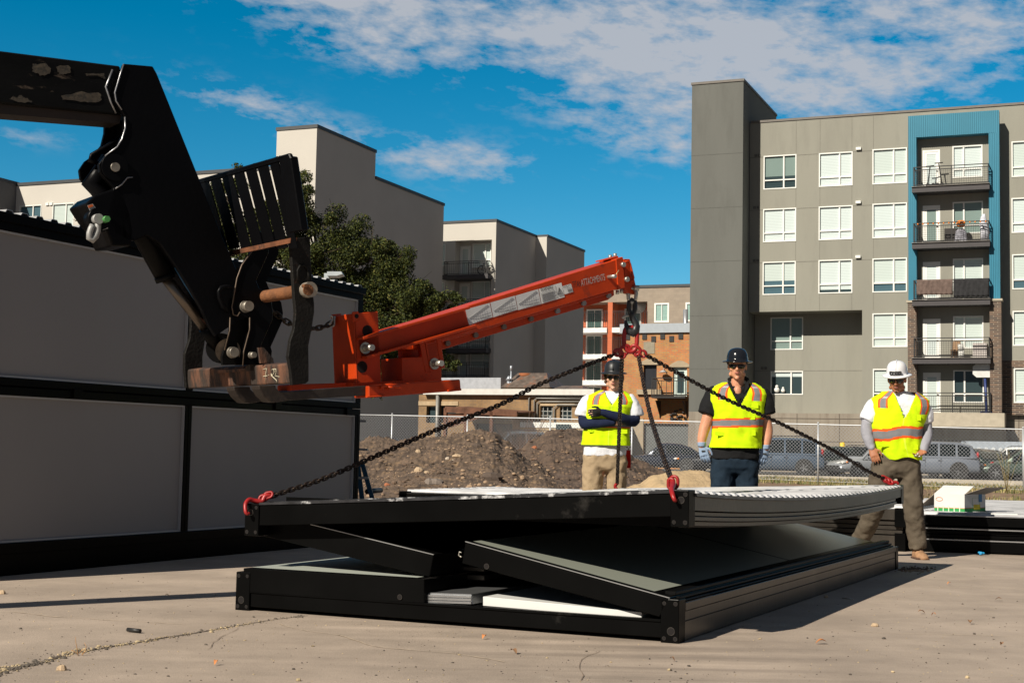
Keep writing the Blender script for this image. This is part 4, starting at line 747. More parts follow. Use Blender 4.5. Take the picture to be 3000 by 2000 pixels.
# decals
def decal(px, name, lines=None, mt=None):
    q = [TP(x, y, .0868) for x, y in z3(px)]; m = MB(); m.quad(q[3], q[2], q[1], q[0]); d_ = m.build(name, mt or mat('decal_silver', (.62, .62, .62), .45, var=.05), mt_); return d_, q
M_ink = mat('decal_ink', (.02, .02, .02), .6, var=0)
def on(q, u, v, o=.002):     # u,v in 0..1 over a decal (u along, v up)
    return (q[3]*(1-u)+q[2]*u)*(1-v)+(q[0]*(1-u)+q[1]*u)*v+vd*o
for k, px in enumerate(([(990, 548), (1143, 507), (1162, 597), (1012, 645)], [(1147, 505), (1300, 462), (1318, 550), (1166, 597)], [(1304, 462), (1447, 420), (1465, 515), (1321, 552)])):
    d_, q = decal(px, 'load_chart_decal'); m = MB()
    def seg(a, b, w=.0012): m.tube([on(q, *a), on(q, *b)], w, 4)
    seg((.06, .42), (.9, .92), .0014); seg((.06, .42), (.95, .1), .0006); seg((.1, .1), (.96, .1), .0005)
    for i in range(7): f = i/7; seg((.22+.68*f, .12), (.22+.66*f, .52+.4*f), .00045)
    for i in range(3): seg((.3, .14+.16*i), (.93, .14+.16*i), .0004)
    m.build('load_chart_lines', mat('chart_ink', (.25, .25, .25), .6, var=0), d_)
d_, q = decal([(1451, 420), (1592, 380), (1613, 470), (1468, 513)], 'warning_decal', mt=mat('decal_white', (.75, .75, .73), .5, var=.03))
ux_ = (q[1]-q[0]).normalized(); uy_ = (q[0]-q[3]).normalized(); m = MB(); put_text(m, 'WARNING!', on(q, .06, .76), ux_, uy_, .030, (q[1]-q[0]).length*.56)
for i in range(9): m.tube([on(q, .05, .66-.07*i), on(q, .62+.05*math.sin(i*2.3), .66-.07*i)], .0008, 4)
tr = [on(q, .74, .3), on(q, .95, .3), on(q, .845, .72)]
m.tube(tr, .0022, 4, closed=True); m.tube([on(q, .845, .58), on(q, .845, .42)], .002, 4); m.tube([on(q, .845, .37), on(q, .845, .35)], .0022, 4); m.tube([on(q, .7, .03), on(q, .7, .95)], .0007, 4); m.build('warning_text', M_ink, d_)
d_, q = decal([(1598, 403), (1652, 387), (1667, 438), (1612, 454)], 'model_decal', mt=mat('decal_white', (.5, .5, .5)))
m = MB(); ux_ = (q[1]-q[0]).normalized(); uy_ = (q[0]-q[3]).normalized(); put_text(m, 'FMJ3T', on(q, .08, .68), ux_, uy_, (q[0]-q[3]).length*.26, (q[1]-q[0]).length*.84)
for i in range(4): m.tube([on(q, .4, .55-.12*i), on(q, .92, .55-.12*i)], .0008, 4)
m.build('model_text', M_ink, d_)
m = MB(); a = TP(*z3([(1664, 417)])[0], .0865); b = TP(*z3([(1718, 403)])[0], .0865); e_ = TP(*z3([(1866, 364)])[0], .0865); ux_ = (e_-a).normalized(); uy_ = (TP(*z3([(1660, 390)])[0], .0865)-a).normalized()
put_text(m, 'TITAN', a, ux_, uy_, .046, (b-a).length*.97, .001); m.build('lettering', M_ink, mt_)
m = MB(); put_text(m, 'ATTACHMENTS', b, ux_, uy_, .046, (e_-b).length, .001); m.build('lettering', mat('letter_silver', (.42, .40, .38), .5, var=.2, vs=40), mt_)

# ================================================================== CHAINS
M_ch = mat('chain_brown', (.045, .030, .022), .5, .75, var=.4, vs=40)
M_red = mat('red_hook_paint', (.30, .012, .012), .42, var=.2, vs=25)
def link(mb, c, t, s, L, Wd, r, n=10, k=6):
    """one oval link: t along, s in the plane of the link"""
    pts = []
    for i in range(n*2):
        a = math.pi*2*i/(n*2); x = math.cos(a); y = math.sin(a)
        pts.append(c+t*((L/2-Wd/2)*(1 if x > 0 else -1)*(min(1, abs(x)*3))+x*Wd/2)+s*(y*Wd/2))
    mb.tube(pts, r, k, closed=True)
def chain(mb, path, pitch, r, rot=.6):
    path = [Vector(p) for p in path]; d = [0]
    for a, b in zip(path, path[1:]): d.append(d[-1]+(b-a).length)
    n_ = max(2, int(d[-1]/pitch)); j = 0
    for i in range(n_):
        s_ = (i+.5)*d[-1]/n_
        while j < len(d)-2 and d[j+1] < s_: j += 1
        a, b = path[j], path[j+1]; t_ = (b-a).normalized(); c = a+(b-a)*((s_-d[j])/(d[j+1]-d[j]))
        o1 = t_.cross(Vector((0, 0, 1)) if abs(t_.z) < .95 else Vector((1, 0, 0))).normalized(); o2 = t_.cross(o1)
        q = rot+(math.pi/2 if i % 2 else 0)+.12*math.sin(i*1.7); link(mb, c, t_, o1*math.cos(q)+o2*math.sin(q), pitch*1.55, pitch*.84, r)
def smoothpath(P, n=6):
    out_ = []
    for i in range(len(P)-1):
        p0, p1, p2, p3 = P[max(i-1, 0)], P[i], P[i+1], P[min(i+2, len(P)-1)]
        for k in range(n):
            t = k/n; out_.append(.5*((2*p1)+(p2-p0)*t+(2*p0-5*p1+4*p2-p3)*t*t+(3*p1-p0-3*p2+p3)*t**3))
    return out_+[P[-1]]
# tether from the carriage to the jib
tc0 = TP(795, 905, -.15); tcl = smoothpath([TP(795, 905, -.15), TP(825, 932, -.14), TP(860, 952, -.13), TP(900, 962, -.12), TP(945, 958, -.11), TP(972, 945, -.10)])
m = MB(); chain(m, tcl, .034, .0062, .4); tch = m.build('tether_chain', mat('tether_dull', (.06, .045, .03), .55, .5, var=.3, vs=40)); tag(tch, 'short slack rusty chain tying the orange jib back to the black fork carriage', 'chain')
m = MB(); m.tube([TP(x, y, -.09) for x, y in zm([(1440, 680), (1470, 700), (1465, 740), (1440, 770), (1432, 790)], 600, 750, 3.92)], .007, 8); m.tube([TP(x, y, -.08) for x, y in zm([(1495, 690), (1490, 740), (1490, 790), (1470, 810)], 600, 750, 3.92)], .006, 8); m.build('small_shackle', M_bolt, tch)
# crane hook
def H_(x, y, dy=0): return D(*zm([(x, y)], 1650, 780, 3.336)[0], 10.17+dy)
hook = thing('crane_hook', 'black forged crane hook hanging from a grey shackle under the orange jib tip', 'hook', H_(670, 470))
m = MB(); m.tube([H_(645, 225), H_(634, 262), H_(638, 318), H_(672, 360), H_(708, 318), H_(714, 262), H_(702, 215)], .014, 10); m.tube([H_(688, 212), H_(742, 214)], .022, 10); m.tube([H_(640, 218), H_(700, 214)], .011, 8); m.build('bow_shackle', M_bolt, hook)
M_hk = mat('hook_black', (.018, .019, .020), .4, var=.3, vs=20, spec=.5)
m = MB(); m.tube([H_(670, 325), H_(645, 345), H_(640, 420), H_(655, 462), H_(690, 462), H_(702, 420), H_(700, 345)], .017, 10, closed=True); m.build('swivel_eye', M_hk, hook)
m = MB(); m.tube([H_(672, 455), H_(670, 478), H_(682, 515), H_(703, 550), H_(715, 585), H_(708, 625), H_(680, 648), H_(648, 635), H_(627, 605), H_(616, 570), H_(610, 530)], [.024, .022, .022, .024, .027, .031, .034, .030, .023, .016, .007], 12); m.build('hook_body', M_hk, hook)
m = MB(); m.tube([H_(660, 482), H_(620, 482), H_(600, 490), H_(580, 508)], [.008, .010, .011, .012], 6); m.build('safety_latch', M_bolt, hook)
# sling
sl0 = thing('chain_sling', 'four leg rusty lifting chain with red master link, spread over the raised roof frame', 'chain sling', H_(660, 700))
m = MB(); ringp = [(660, 592), (708, 602), (722, 640), (718, 760), (700, 815), (658, 836), (620, 815), (596, 760), (600, 640), (622, 602)]; R3 = [H_(x, y) for x, y in ringp]; m.tube(smoothpath(R3+[R3[0]], 4)[:-1], .016, 10, closed=True); ml = m.build('master_link', M_red, sl0)
def oval(name, a, b, wd, r, par, ns=Vector((0, 1, .3))):
    m = MB(); a, b = Vector(a), Vector(b); t_ = (b-a).normalized(); s_ = t_.cross(ns).normalized(); link(m, (a+b)/2, t_, s_, (b-a).length, wd, r, 10, 8); return m.build(name, M_red, par)
oval('coupling_link', H_(640, 782), H_(560, 856), .055, .012, ml, Vector((.6, .6, .8))); oval('coupling_link', H_(668, 785), H_(748, 850), .055, .012, ml, Vector((-.6, .6, .8)))
for a, b in (((575, 845), (498, 838)), ((575, 850), (585, 892)), ((735, 835), (720, 880)), ((745, 838), (808, 868)), ((520, 825), (545, 870))): oval('chain_coupler', H_(*a), H_(*b), .045, .010, ml, Vector((.2, .9, .3)))
SLING_TOP = {'A': H_(497, 862), 'B': H_(575, 885), 'C': H_(735, 872), 'D': H_(800, 862)}
# ================================================================== STANDING CABIN ON THE LEFT
M_fr = mat('frame_black', (.0035, .0035, .0035), .28, var=.25, vs=2.5, spec=.04, bump=.05, bs=30, col2=(.03, .028, .026), c2s=2.2, c2w=(.64, .74))
M_pan = mat('panel_grey', (.255, .248, .252), .8, var=.05, vs=.9, bump=.04, bs=2, stretch=(1, 1, .4))
M_lip = mat('panel_lip', (.40, .41, .43), .5, var=.03)
M_galv = mat('galvanised_roof', (.5, .5, .5), .35, .4, var=.08, vs=3)
b_ = dirv(64.4); n_c = Vector((b_.y, -b_.x, 0)); P0c = G(0, 1688); P0c.z = 0
cab = thing('portable_cabin', 'tall assembled container cabin with grey wall panels in black frames, standing in its own shade', 'cabin', P0c)
def cb_(mb, s0, s1, o0, o1, z0, z1):       # along, outward, up
    c = P0c+b_*((s0+s1)/2)+n_c*((o0+o1)/2); c.z = (z0+z1)/2; return mb.box(c, (s1-s0, o1-o0, z1-z0), b_, n_c, (0, 0, 1))
S0, S1 = -1.0, 4.64; MD = (1.94, 2.02)
for nm, z0, z1 in (('base_beam', 0, .225), ('middle_beam', 1.245, 1.305), ('middle_beam', 1.312, 1.368), ('roof_beam', 2.383, 2.50)):
    m = MB(); cb_(m, S0, S1, -.10, 0, z0, z1)
    if nm == 'base_beam': cb_(m, S0, S1, -.09, .012, .15, .225)
    if nm == 'roof_beam': cb_(m, S0, S1, -.09, .03, 2.44, 2.505)
    m.build(nm, M_fr, cab, bev=.004)
for s0, s1 in ((S0, S0+.09), MD, (S1-.08, S1)): m = MB(); cb_(m, s0, s1, -.10, -.002, .226, 1.244); cb_(m, s0, s1, -.10, -.002, 1.369, 2.382); cb_(m, (s0+s1)/2-.004, (s0+s1)/2+.004, -.1, .001, .226, 1.244); m.build('corner_post' if s0 != MD[0] else 'wall_post', M_fr, cab)
for s0, s1 in ((S0+.09, MD[0]), (MD[1], S1-.08)):
    for z0, z1 in ((.226, 1.244), (1.369, 2.382)):
        m = MB(); cb_(m, s0, s1, -.09, -.035, z0, z1); wp = m.build('wall_panel', M_pan, cab)
        m = MB(); t = .012; cb_(m, s0, s1, -.0349, -.012, z0, z0+t); cb_(m, s0, s1, -.0349, -.012, z1-t, z1); cb_(m, s1-t, s1, -.0349, -.012, z0+t, z1-t); cb_(m, s0, s0+t, -.0349, -.012, z0+t, z1-t); m.build('panel_lip', M_lip, wp)
for x, y in ((225, 1155), (812, 1191), (1020, 1207)):
    p = PL(x, y, P0c, n_c); s_ = (p-P0c).dot(b_); m = MB(); cb_(m, s_-.05, s_+.05, 0.001, .02, p.z-.03, p.z+.04); m.build('hinge_cover', M_fr, cab, bev=.004)
m = MB(); cb_(m, S0, S1, -2.4, -.101, 0.02, 2.40); m.build('cabin_shell', M_fr, cab)
m = MB(); k = S0; prof = []
while k < S1: prof += [(k, 0), (k+.035, 0), (k+.05, .02), (k+.095, .02), (k+.11, 0)]; k += .145
prof = [p for p in prof if p[0] <= S1+.02]; m.grid([[P0c+b_*s_+n_c*o+Vector((0, 0, 2.508+h_)) for o in (-.01, -1.2, -2.5)] for s_, h_ in prof]); rs = m.build('corrugated_roof', M_galv, cab); so = rs.modifiers.new('solid', 'SOLIDIFY'); so.thickness = .006

# ================================================================== FOLDED CONTAINER BEING OPENED (FOREGROUND)
Nn = G(1988, 1885); Nn.z = 0; a_ = dirv(155.6); b_ = dirv(64.1); SW, LL = 2.625, 5.61
def FP(s, t, z): return Nn+a_*s+b_*t+Vector((0, 0, z))
def SPx(x, y, t=0.0): p = PL(x, y, Nn+b_*t, b_)-Nn; return p.dot(a_), p.z
def fb(mb, s0, s1, t0, t1, z0, z1): c = FP((s0+s1)/2, (t0+t1)/2, (z0+z1)/2); return mb.box(c, (s1-s0, t1-t0, z1-z0), a_, b_, (0, 0, 1))
fc = thing('folding_container', 'black flat packed container opening like a book, its roof frame lifted by the chains', 'folding container', FP(1.3, 2.8, 0))
M_rub = mat('rubber_black', (.004, .004, .004), .5, var=.2, spec=.1)
M_side = mat('side_metal', (.075, .066, .056), .34, .75, var=.25, vs=2, spec=.4, col2=(.12, .105, .09), c2s=3, c2w=(.55, .75), stretch=(1, 1, .4), bump=.05, bs=25)
bf = MB(); fb(bf, .094, SW-.094, .012, .11, .022, .112); fb(bf, .094, SW-.094, .004, .012, .098, .112)
base = bf.build('base_frame', M_fr, fc, bev=.003)
m = MB(); fb(m, .006, .1, .1, LL-.1, .004, .150); lb = m.build('long_base_beam', M_side, base, bev=.003)
m = MB(); fb(m, -.001, .1, .1, LL-.1, .152, .192); m.build('beam_flange', M_side, lb, bev=.002); m = MB(); fb(m, .001, .006, .1, LL-.1, .098, .102); m.build('groove', M_rub, lb)
m = MB(); fb(m, SW-.1, SW-.006, .1, LL-.1, .004, .19); fb(m, .094, SW-.094, LL-.11, LL-.01, .004, .112); m.build('far_base_beam', M_fr, base)
m = MB(); fb(m, .1, SW-.1, .11, LL-.11, .03, .09); m.build('floor_deck', mat('floor_dark', (.05, .05, .045), .8), base)
def corner(s, t, z, h, name='corner_block', par=None, sx=1, tx=1):
    """pierced corner casting: s,t is its outer corner"""
    m = MB(); w_, l_ = .094, .10
    fb(m, min(s, s+w_*sx), max(s, s+w_*sx), min(t, t+l_*tx), max(t, t+l_*tx), z, z+h); o = m.build(name, M_fr, par, bev=.004, seg=2)
    if tx > 0 and par is not None:
        hs_ = MB(); so_ = MB()
        for ds, dz, r in ((.018, .022, .009), (.076, .022, .008), (.018, h-.022, .009), (.076, h-.022, .008)) + (((.040, .058, .017),) if z < .01 else ()):
            c = FP(s+sx*ds, t-.001, z+dz); hs_.tube([c+b_*.004, c-b_*.0012], r, 14); so_.tube([c+b_*.003, c-b_*.0006], r*1.22, 14)
        each(so_, 'hole_rim', mat('rim_steel', (.05, .045, .04), .4, .6, var=.6, vs=60), o); each(hs_, 'bolt_hole', mat('hole_black', (0, 0, 0)), o)
    return o
corner(0, 0, 0, .215, par=base); corner(SW, 0, 0, .215, par=base, sx=-1); corner(0, LL, 0, .19, par=base, tx=-1); corner(SW, LL, 0, .19, par=base, sx=-1, tx=-1)
# rubber seals and sills on the long side
for i, (s0, z0, z1) in enumerate(((.015, .193, .203), (.03, .206, .220), (.05, .223, .243))): m = MB(); fb(m, s0, s0+.06, .1, LL-.12, z0, z1); m.build('side_seal', M_rub, base, bev=.004)
def panel_px(name, px, t0, t1, label=None, top=M_pan, margin=.07, par=None, frame=M_fr):
    """slab with its section traced on the short side: px = top-left, top-right, bottom-right, bottom-left"""
    q = [SPx(x, y, t0) for x, y in px]; m = MB(); m.prism([FP(s, t0, z) for s, z in q], b_*(t1-t0)); o = m.build(name, frame, par or fc, bev=.003)
    (s0, z0), (s1, z1) = q[0], q[1]; d = Vector((s1-s0, z1-z0)); L_ = d.length; d /= L_; nn = Vector((-d.y, d.x)); nn = nn if nn.y > 0 else -nn
    f = MB()
    def pp(k, t): return FP(s0+d.x*k+nn.x*.003, t, z0+d.y*k+nn.y*.003)
    md = (t0+t1)/2
    for ta, tb in ((t0+.05, md-.02), (md+.02, t1-.05)): f.quad(pp(.02, ta), pp(L_-margin, ta), pp(L_-margin, tb), pp(.02, tb))
    f.build('panel_face', top, o); return o, q
M_pf = mat('panel_face_cream', (.30, .32, .27), .30, var=.03, vs=.8, spec=.5)
p1, _ = panel_px('lower_wall_panel', [(733, 1661), (1252, 1695), (1252, 1764), (733, 1733)], .004, LL-.3, top=mat('panel_face_sheet', (.40, .43, .38), .5, var=.03, vs=2))
p2, q2 = panel_px('tilted_wall_panel', [(1371, 1584), (1962, 1750), (1932, 1806), (1361, 1648)], .0, LL-.35, top=M_pf, margin=.10)
p3, q3 = panel_px('hanging_wall_panel', [(759, 1492), (1278, 1622), (1266, 1688), (759, 1560)], .115, LL-.35, top=M_fr)
for par, x, y, r in ((p1, 1182, 1746, 10), (p2, 1432, 1657, 10)):
    s_, z_ = SPx(x, y); c = FP(s_, -.001, z_); m = MB(); m.tube([c+b_*.003, c-b_*.0008], .015, 18); rr = m.build('hole_rim', mat('rim_steel', (.3, .3, .3)), par); m = MB(); m.tube([c+b_*.003, c-b_*.0016], .0115, 18); m.build('bolt_hole', mat('hole_black', (0, 0, 0)), rr)
for (s0, z0), (s1, z1), par, te in ((q2[0], q2[1], p2, 0), (q3[0], q3[1], p3, .115)):
    m = MB(); m.prism([FP(s0, te-.002, z0+.001), FP(s1, te-.002, z1+.001), FP(s1, te-.002, z1-.003), FP(s0, te-.002, z0-.003)], b_*.012); m.build('bright_edge', mat('edge_bright', (.34, .34, .34), .35, .6), par)
m = MB(); (s0, z0) = q2[0]; c = FP(s0+.02, .0, z0-.06); m.tube([c, c+a_*.014+ZV*.004, c+a_*.018-ZV*.014, c+a_*.004-ZV*.024, c-ZV*.02], .0035, 6); m.build('ring_pull', M_bolt, p2)
# pieces lying on the base
def flat(name, px, t0, t1, mt): q = [SPx(x, y, t0) for x, y in px]; m = MB(); m.prism([FP(s, t0, z) for s, z in q], b_*(t1-t0)); return m.build(name, mt, fc, bev=.002)
M_sil = mat('silver_profile', (.42, .43, .44), .3, .85, var=.1, vs=12)
o = flat('silver_profile', [(1262, 1733), (1388, 1738), (1392, 1768), (1262, 1762)], .05, 4.6, M_sil)
for k, (ya, yb) in enumerate(((1740, 1744), (1748, 1753), (1757, 1762))): q = [SPx(x, y, .05) for x, y in ((1262, ya-2), (1390, ya+3), (1390, yb+4), (1262, yb))]; m = MB(); m.prism([FP(s, .035, z) for s, z in q], b_*.016); m.build('profile_rib', M_sil, o)
flat('white_wall_panel', [(1421, 1745), (1880, 1792), (1880, 1812), (1421, 1772)], .04, 4.4, mat('panel_white', (.66, .66, .64), .5, var=.04))
flat('inner_wall_panel', [(1300, 1712), (1880, 1752), (1880, 1780), (1300, 1733)], .9, 4.8, M_pan)
for y0, y1 in ((1600, 1612), (1625, 1640), (1652, 1664), (1675, 1690)):
    q = [SPx(x, y, .5) for x, y in ((1284, y0), (1420, y0+8), (1420, y1+8), (1284, y1))]; m = MB(); m.prism([FP(s, .5, z) for s, z in q], b_*4.4); m.build('folded_profile', M_side, fc, bev=.003)

# lifted roof frame
ZC = {(0, 0): .753, (1, 0): .602, (0, 1): .708, (1, 1): .60}
def zt(s, t, sag=True):
    u, v = s/SW, t/LL; z = (ZC[0, 0]*(1-u)+ZC[1, 0]*u)*(1-v)+(ZC[0, 1]*(1-u)+ZC[1, 1]*u)*v
    return z-(.055*4*v*(1-v)*(1-u)**.5 if sag and u <= 1 else 0)
RO = a_*(-.045)+b_*.0
def RP3(s, t, dz, sag=True): return FP(s, t, zt(max(0, min(SW, s)), max(0, min(LL, t)), sag)+dz)+RO
def rbeam(mb, st0, st1, w0, w1, z0, z1, n=1, sag=True, axis='t'):
    rings = []
    for i in range(n+1):
        f = i/n; s = st0[0]+(st1[0]-st0[0])*f; t = st0[1]+(st1[1]-st0[1])*f
        ds, dt = ((1, 0) if axis == 't' else (0, 1))
        rings.append([RP3(s, t, z0, sag)+a_*(ds*w0)+b_*(dt*w0), RP3(s, t, z0, sag)+a_*(ds*w1)+b_*(dt*w1), RP3(s, t, z1, sag)+a_*(ds*w1)+b_*(dt*w1), RP3(s, t, z1, sag)+a_*(ds*w0)+b_*(dt*w0)])
    return mb.loft(rings)
m = MB(); rbeam(m, (.094, 0), (SW-.094, 0), .008, .10, -.128, -.004, 1, axis='s'); rf = m.build('roof_frame', M_fr, fc, bev=.003)
m = MB(); rbeam(m, (.094, 0), (SW-.094, 0), .10, .16, -.008, .006, 1, axis='s'); rbeam(m, (.094, 0), (SW-.094, 0), .001, .018, -.012, .002, 1, axis='s'); m.build('worn_top_edge', mat('worn_edge_paint', (.03, .03, .033), .3, .2, var=.5, vs=12, col2=(.55, .55, .56), c2s=6, c2w=(.55, .62), stretch=(1, 1, 1)), rf)
m = MB(); rbeam(m, (0, .1), (0, LL-.1), .004, .1, -.098, -.03, 16); lr = m.build('long_roof_beam', mat('galv_brown', (.10, .088, .074), .42, .75, var=.25, vs=2.2, col2=(.07, .06, .05), c2s=3, c2w=(.5, .75), bump=.06, bs=25), rf)
for k, (w0, z0, z1) in enumerate(((.02, -.125, -.104), (.012, -.150, -.128), (.03, -.176, -.153))): m = MB(); rbeam(m, (0, .1), (0, LL-.25), w0, .12, z0, z1, 16); m.build('stepped_profile', M_side, lr, bev=.002)
m = MB(); rbeam(m, (0, .1), (0, LL-.1), -.012, .12, -.028, -.012, 16); m.build('drip_edge', mat('drip_steel', (.11, .11, .115), .4, .7, var=.4, vs=6), lr)
m = MB(); rbeam(m, (SW-.1, .1), (SW-.1, LL-.1), 0, .09, -.13, -.005, 8); rbeam(m, (.094, LL-.1), (SW-.094, LL-.1), 0, .09, -.13, -.005, 1, axis='s'); m.build('far_roof_beam', M_fr, rf)
m = MB(); rbeam(m, (.1, .11), (.1, LL-.12), .02, SW-.3, -.125, -.10, 8, axis='t'); m.build('ceiling_panel', M_fr, rf)
m = MB(); rbeam(m, (.12, .2), (.12, LL-.3), .0, 1.1, -.18, -.128, 8, axis='t'); m.build('folded_upper_wall', M_fr, rf)
def rcorner(s, t, sx, tx, h=.182):
    m = MB(); w_, l_ = .094, .10; z = zt(s, t, False)-h; d = RO
    c = FP(s+sx*w_/2, t+tx*l_/2, z+h/2)+d; m.box(c, (w_, l_, h), a_, b_, (0, 0, 1)); o = m.build('corner_block', M_fr, rf, bev=.004, seg=2)
    if tx > 0:
        hs_ = MB(); so_ = MB()
        for ds, dz, r in ((.018, .022, .009), (.076, .022, .008), (.018, h-.022, .009), (.076, h-.022, .008), (.04, h-.05, .015)):
            c = FP(s+sx*ds, t-.001, z+dz)+d; hs_.tube([c+b_*.004, c-b_*.0012], r, 14); so_.tube([c+b_*.003, c-b_*.0006], r*1.22, 14)
        each(so_, 'hole_rim', mat('rim_steel', (.3, .3, .3)), o); each(hs_, 'bolt_hole', mat('hole_black', (0, 0, 0)), o)
    return o
rcorner(0, 0, 1, 1); rcorner(SW, 0, -1, 1); rcorner(0, LL, 1, -1, .16); rcorner(SW, LL, -1, -1)
m = MB(); k = .12; prof = []
while k < LL-.12: prof += [(k, 0), (k+.03, 0), (k+.045, .022), (k+.085, .022), (k+.10, 0)]; k += .13
ss = [.0, .02, .05, SW*.25, SW*.5, SW*.75, SW-.12]
m.grid([[RP3(s_, t_, -.018+h_*(1 if s_ > .01 else .5)) for s_ in ss] for t_, h_ in prof]); rs = m.build('corrugated_roof', mat('galv_bright', (.40, .40, .41), .45, .3, var=.35, vs=3), rf); so = rs.modifiers.new('solid', 'SOLIDIFY'); so.thickness = .006

# ================================================================== MORE FLAT PACKS BEHIND
def flatpack(name, label, O, deg, L_, W_, H_, shortfront=False):
    """O = near left corner seen from the camera, deg = direction of its front edge, L_ front length, W_ depth"""
    r = thing(name, label, 'folding container', (0, 0, 0), group='folded containers lying on the yard'); WL[r.name] = Vector((0, 0, 0))
    def bx(m, x0, x1, y0, y1, z0, z1): return m.bx(x0, x1, y0, y1, z0, z1)
    m = MB(); bx(m, .1, L_-.1, .0, .1, .01, H_*.36); bx(m, .0, .1, .1, W_-.1, .01, H_*.36); bx(m, L_-.1, L_, .1, W_-.1, .01, H_*.36); bx(m, .1, L_-.1, W_-.1, W_, .01, H_*.36); m.build('base_frame', M_fr if shortfront else M_side, r, bev=.004)
    for k in range(3):
        z0 = H_*(.38+.11*k); m = MB(); bx(m, .03+.02*(k % 2), L_-.03, .02+.015*(k % 2), W_-.05, z0, z0+H_*.10); m.build('folded_wall_panel', M_fr if shortfront else M_side, r, bev=.004)
    m = MB(); bx(m, .1, L_-.1, -.005, .1, H_*.72, H_*.97); bx(m, .0, .1, .1, W_-.1, H_*.72, H_*.97); bx(m, L_-.1, L_, .1, W_-.1, H_*.72, H_*.97); bx(m, .1, L_-.1, W_-.1, W_, H_*.72, H_*.97); rf_ = m.build('roof_frame', M_fr if shortfront else M_side, r, bev=.004)
    for x0 in (0, L_-.1):
        for y0 in (0, W_-.1):
            for z0, z1 in ((0, H_*.42), (H_*.56, H_)): m = MB(); bx(m, x0-.004, x0+.104, y0-.004, y0+.104, z0, z1); m.build('corner_block', M_fr, r, bev=.004)
    m = MB(); P = []; k = .1; lim = W_; oth = L_
    while k < lim-.12: P += [(k, 0), (k+.035, 0), (k+.05, .025), (k+.1, .025), (k+.115, 0)]; k += .15
    m.grid([[(o, t, H_*.975+h) for o in (.03, oth*.5, oth-.03)] for t, h in P]); q = m.build('corrugated_roof', MATS['galv_bright'], rf_); so = q.modifiers.new('solid', 'SOLIDIFY'); so.thickness = .005
    if shortfront:
        m = MB(); bx(m, .12, L_-.12, -.008, -.001, H_*.36-.012, H_*.36); bx(m, .12, L_-.12, -.008, -.001, H_*.62, H_*.62+.012); m.build('bright_edge', MATS['edge_bright'], r)
        m = MB(); bx(m, .1, L_-.1, -.012, .03, H_*.97, H_*.995); m.build('top_lip', mat('lip_worn', (.25, .25, .26), .4, .6), rf_)
        m = MB(); bx(m, .75, 1.0, .04, .09, H_*.995+.02, H_*.995+.03); m.build('white_strip', M_white, rf_)
    r.location = O; r.rotation_euler = (0, 0, R_(deg)); return r
Rr = Vector((3.98, 14.42, 0)); A2 = Rr+dirv(154.4)*5.85
flatpack('folding_container', 'folded container with bright ribbed roof lying behind the raised roof frame', A2, -25.6, 5.85, 2.5, .43)
flatpack('folding_container', 'folded black container at the right edge carrying the open carton', Vector((4.08, 14.5, 0)), -17, 2.6, 5.6, .375, True)

# ================================================================== SLING LEGS AND HOOKS
def leg(key, end, pxs, name, rot=.6):
    a, b = SLING_TOP[key], Vector(end); nrm = (b-a).cross(ZV).normalized()
    P = [a]+[PL(x, y, a, nrm) for x, y in pxs]+[b]; m = MB(); chain(m, smoothpath(P, 5), .030, .0050, rot); return m.build(name, M_ch, sl0)
def spx(x, y, Y): return D(x, y, Y)
def red_hook(par_end, tip, mid, name='sling_hook', r=.015, lat=None):
    m = MB(); pts = smoothpath([Vector(p) for p in mid], 4); n_ = len(pts); m.tube(pts, [r*(1.05-.55*(i/n_)**2) for i in range(n_)], 10); return m.build(name, M_red, sl0)
eA = D(797, 1452, 8.22); lgA = leg('A', eA, [(1588, 1122), (1467, 1184), (1275, 1260), (1097, 1337), (944, 1403)], 'chain_leg')
hk = [D(797, 1453, 8.22), D(778, 1452, 8.21), D(768, 1468, 8.2), D(745, 1466, 8.19), D(730, 1463, 8.17), D(719, 1477, 8.14), D(721, 1502, 8.12), D(731, 1503, 8.13)]
red_hook(None, None, hk)
m = MB(); [link(m, D(x, y, 8.21), Vector((.9, 0, .2)).normalized(), Vector((0, .3, 1)).normalized(), .05, .034, .008) for x, y in ((786, 1450), (772, 1458))]; m.build('clevis', M_red, sl0)
eB = RP3(SW-.08, LL-.08, .05); leg('B', eB, [], 'chain_leg', .2); red_hook(0, 0, [eB, eB-ZV*.03+a_*.02, eB-ZV*.06, eB-ZV*.10+a_*.01])
cnr = RP3(.045, -.01, 0, False); eC = D(1968, 1408, 7.3)
leg('C', eC, [(1905, 1215)], 'chain_leg', .9)
red_hook(0, 0, [D(1968, 1405, 7.3), D(1972, 1418, 7.24), D(1968, 1432, 7.16), D(1970, 1447, 7.10), D(1976, 1463, 7.08), D(1980, 1465, 7.10)], r=.014)
m = MB(); link(m, D(1975, 1412, 7.28), ZV, a_, .06, .04, .009); link(m, D(1966, 1416, 7.28), ZV, a_, .05, .03, .009); m.build('clevis', M_red, sl0)
eD = D(2596, 1404, 12.05); leg('D', eD, [(2110, 1160), (2280, 1237), (2440, 1318), (2540, 1378)], 'chain_leg', .75)
red_hook(0, 0, [eD, D(2606, 1408, 12.05), D(2616, 1413, 12.05), D(2626, 1412, 12.05), D(2632, 1418, 12.05)], r=.018)
m = MB(); [link(m, D(x, y, 12.03), Vector((.9, 0, -.4)).normalized(), Vector((0, .5, .8)).normalized(), .07, .05, .012) for x, y in ((2594, 1404), (2604, 1409))]; m.build('clevis', M_red, sl0)
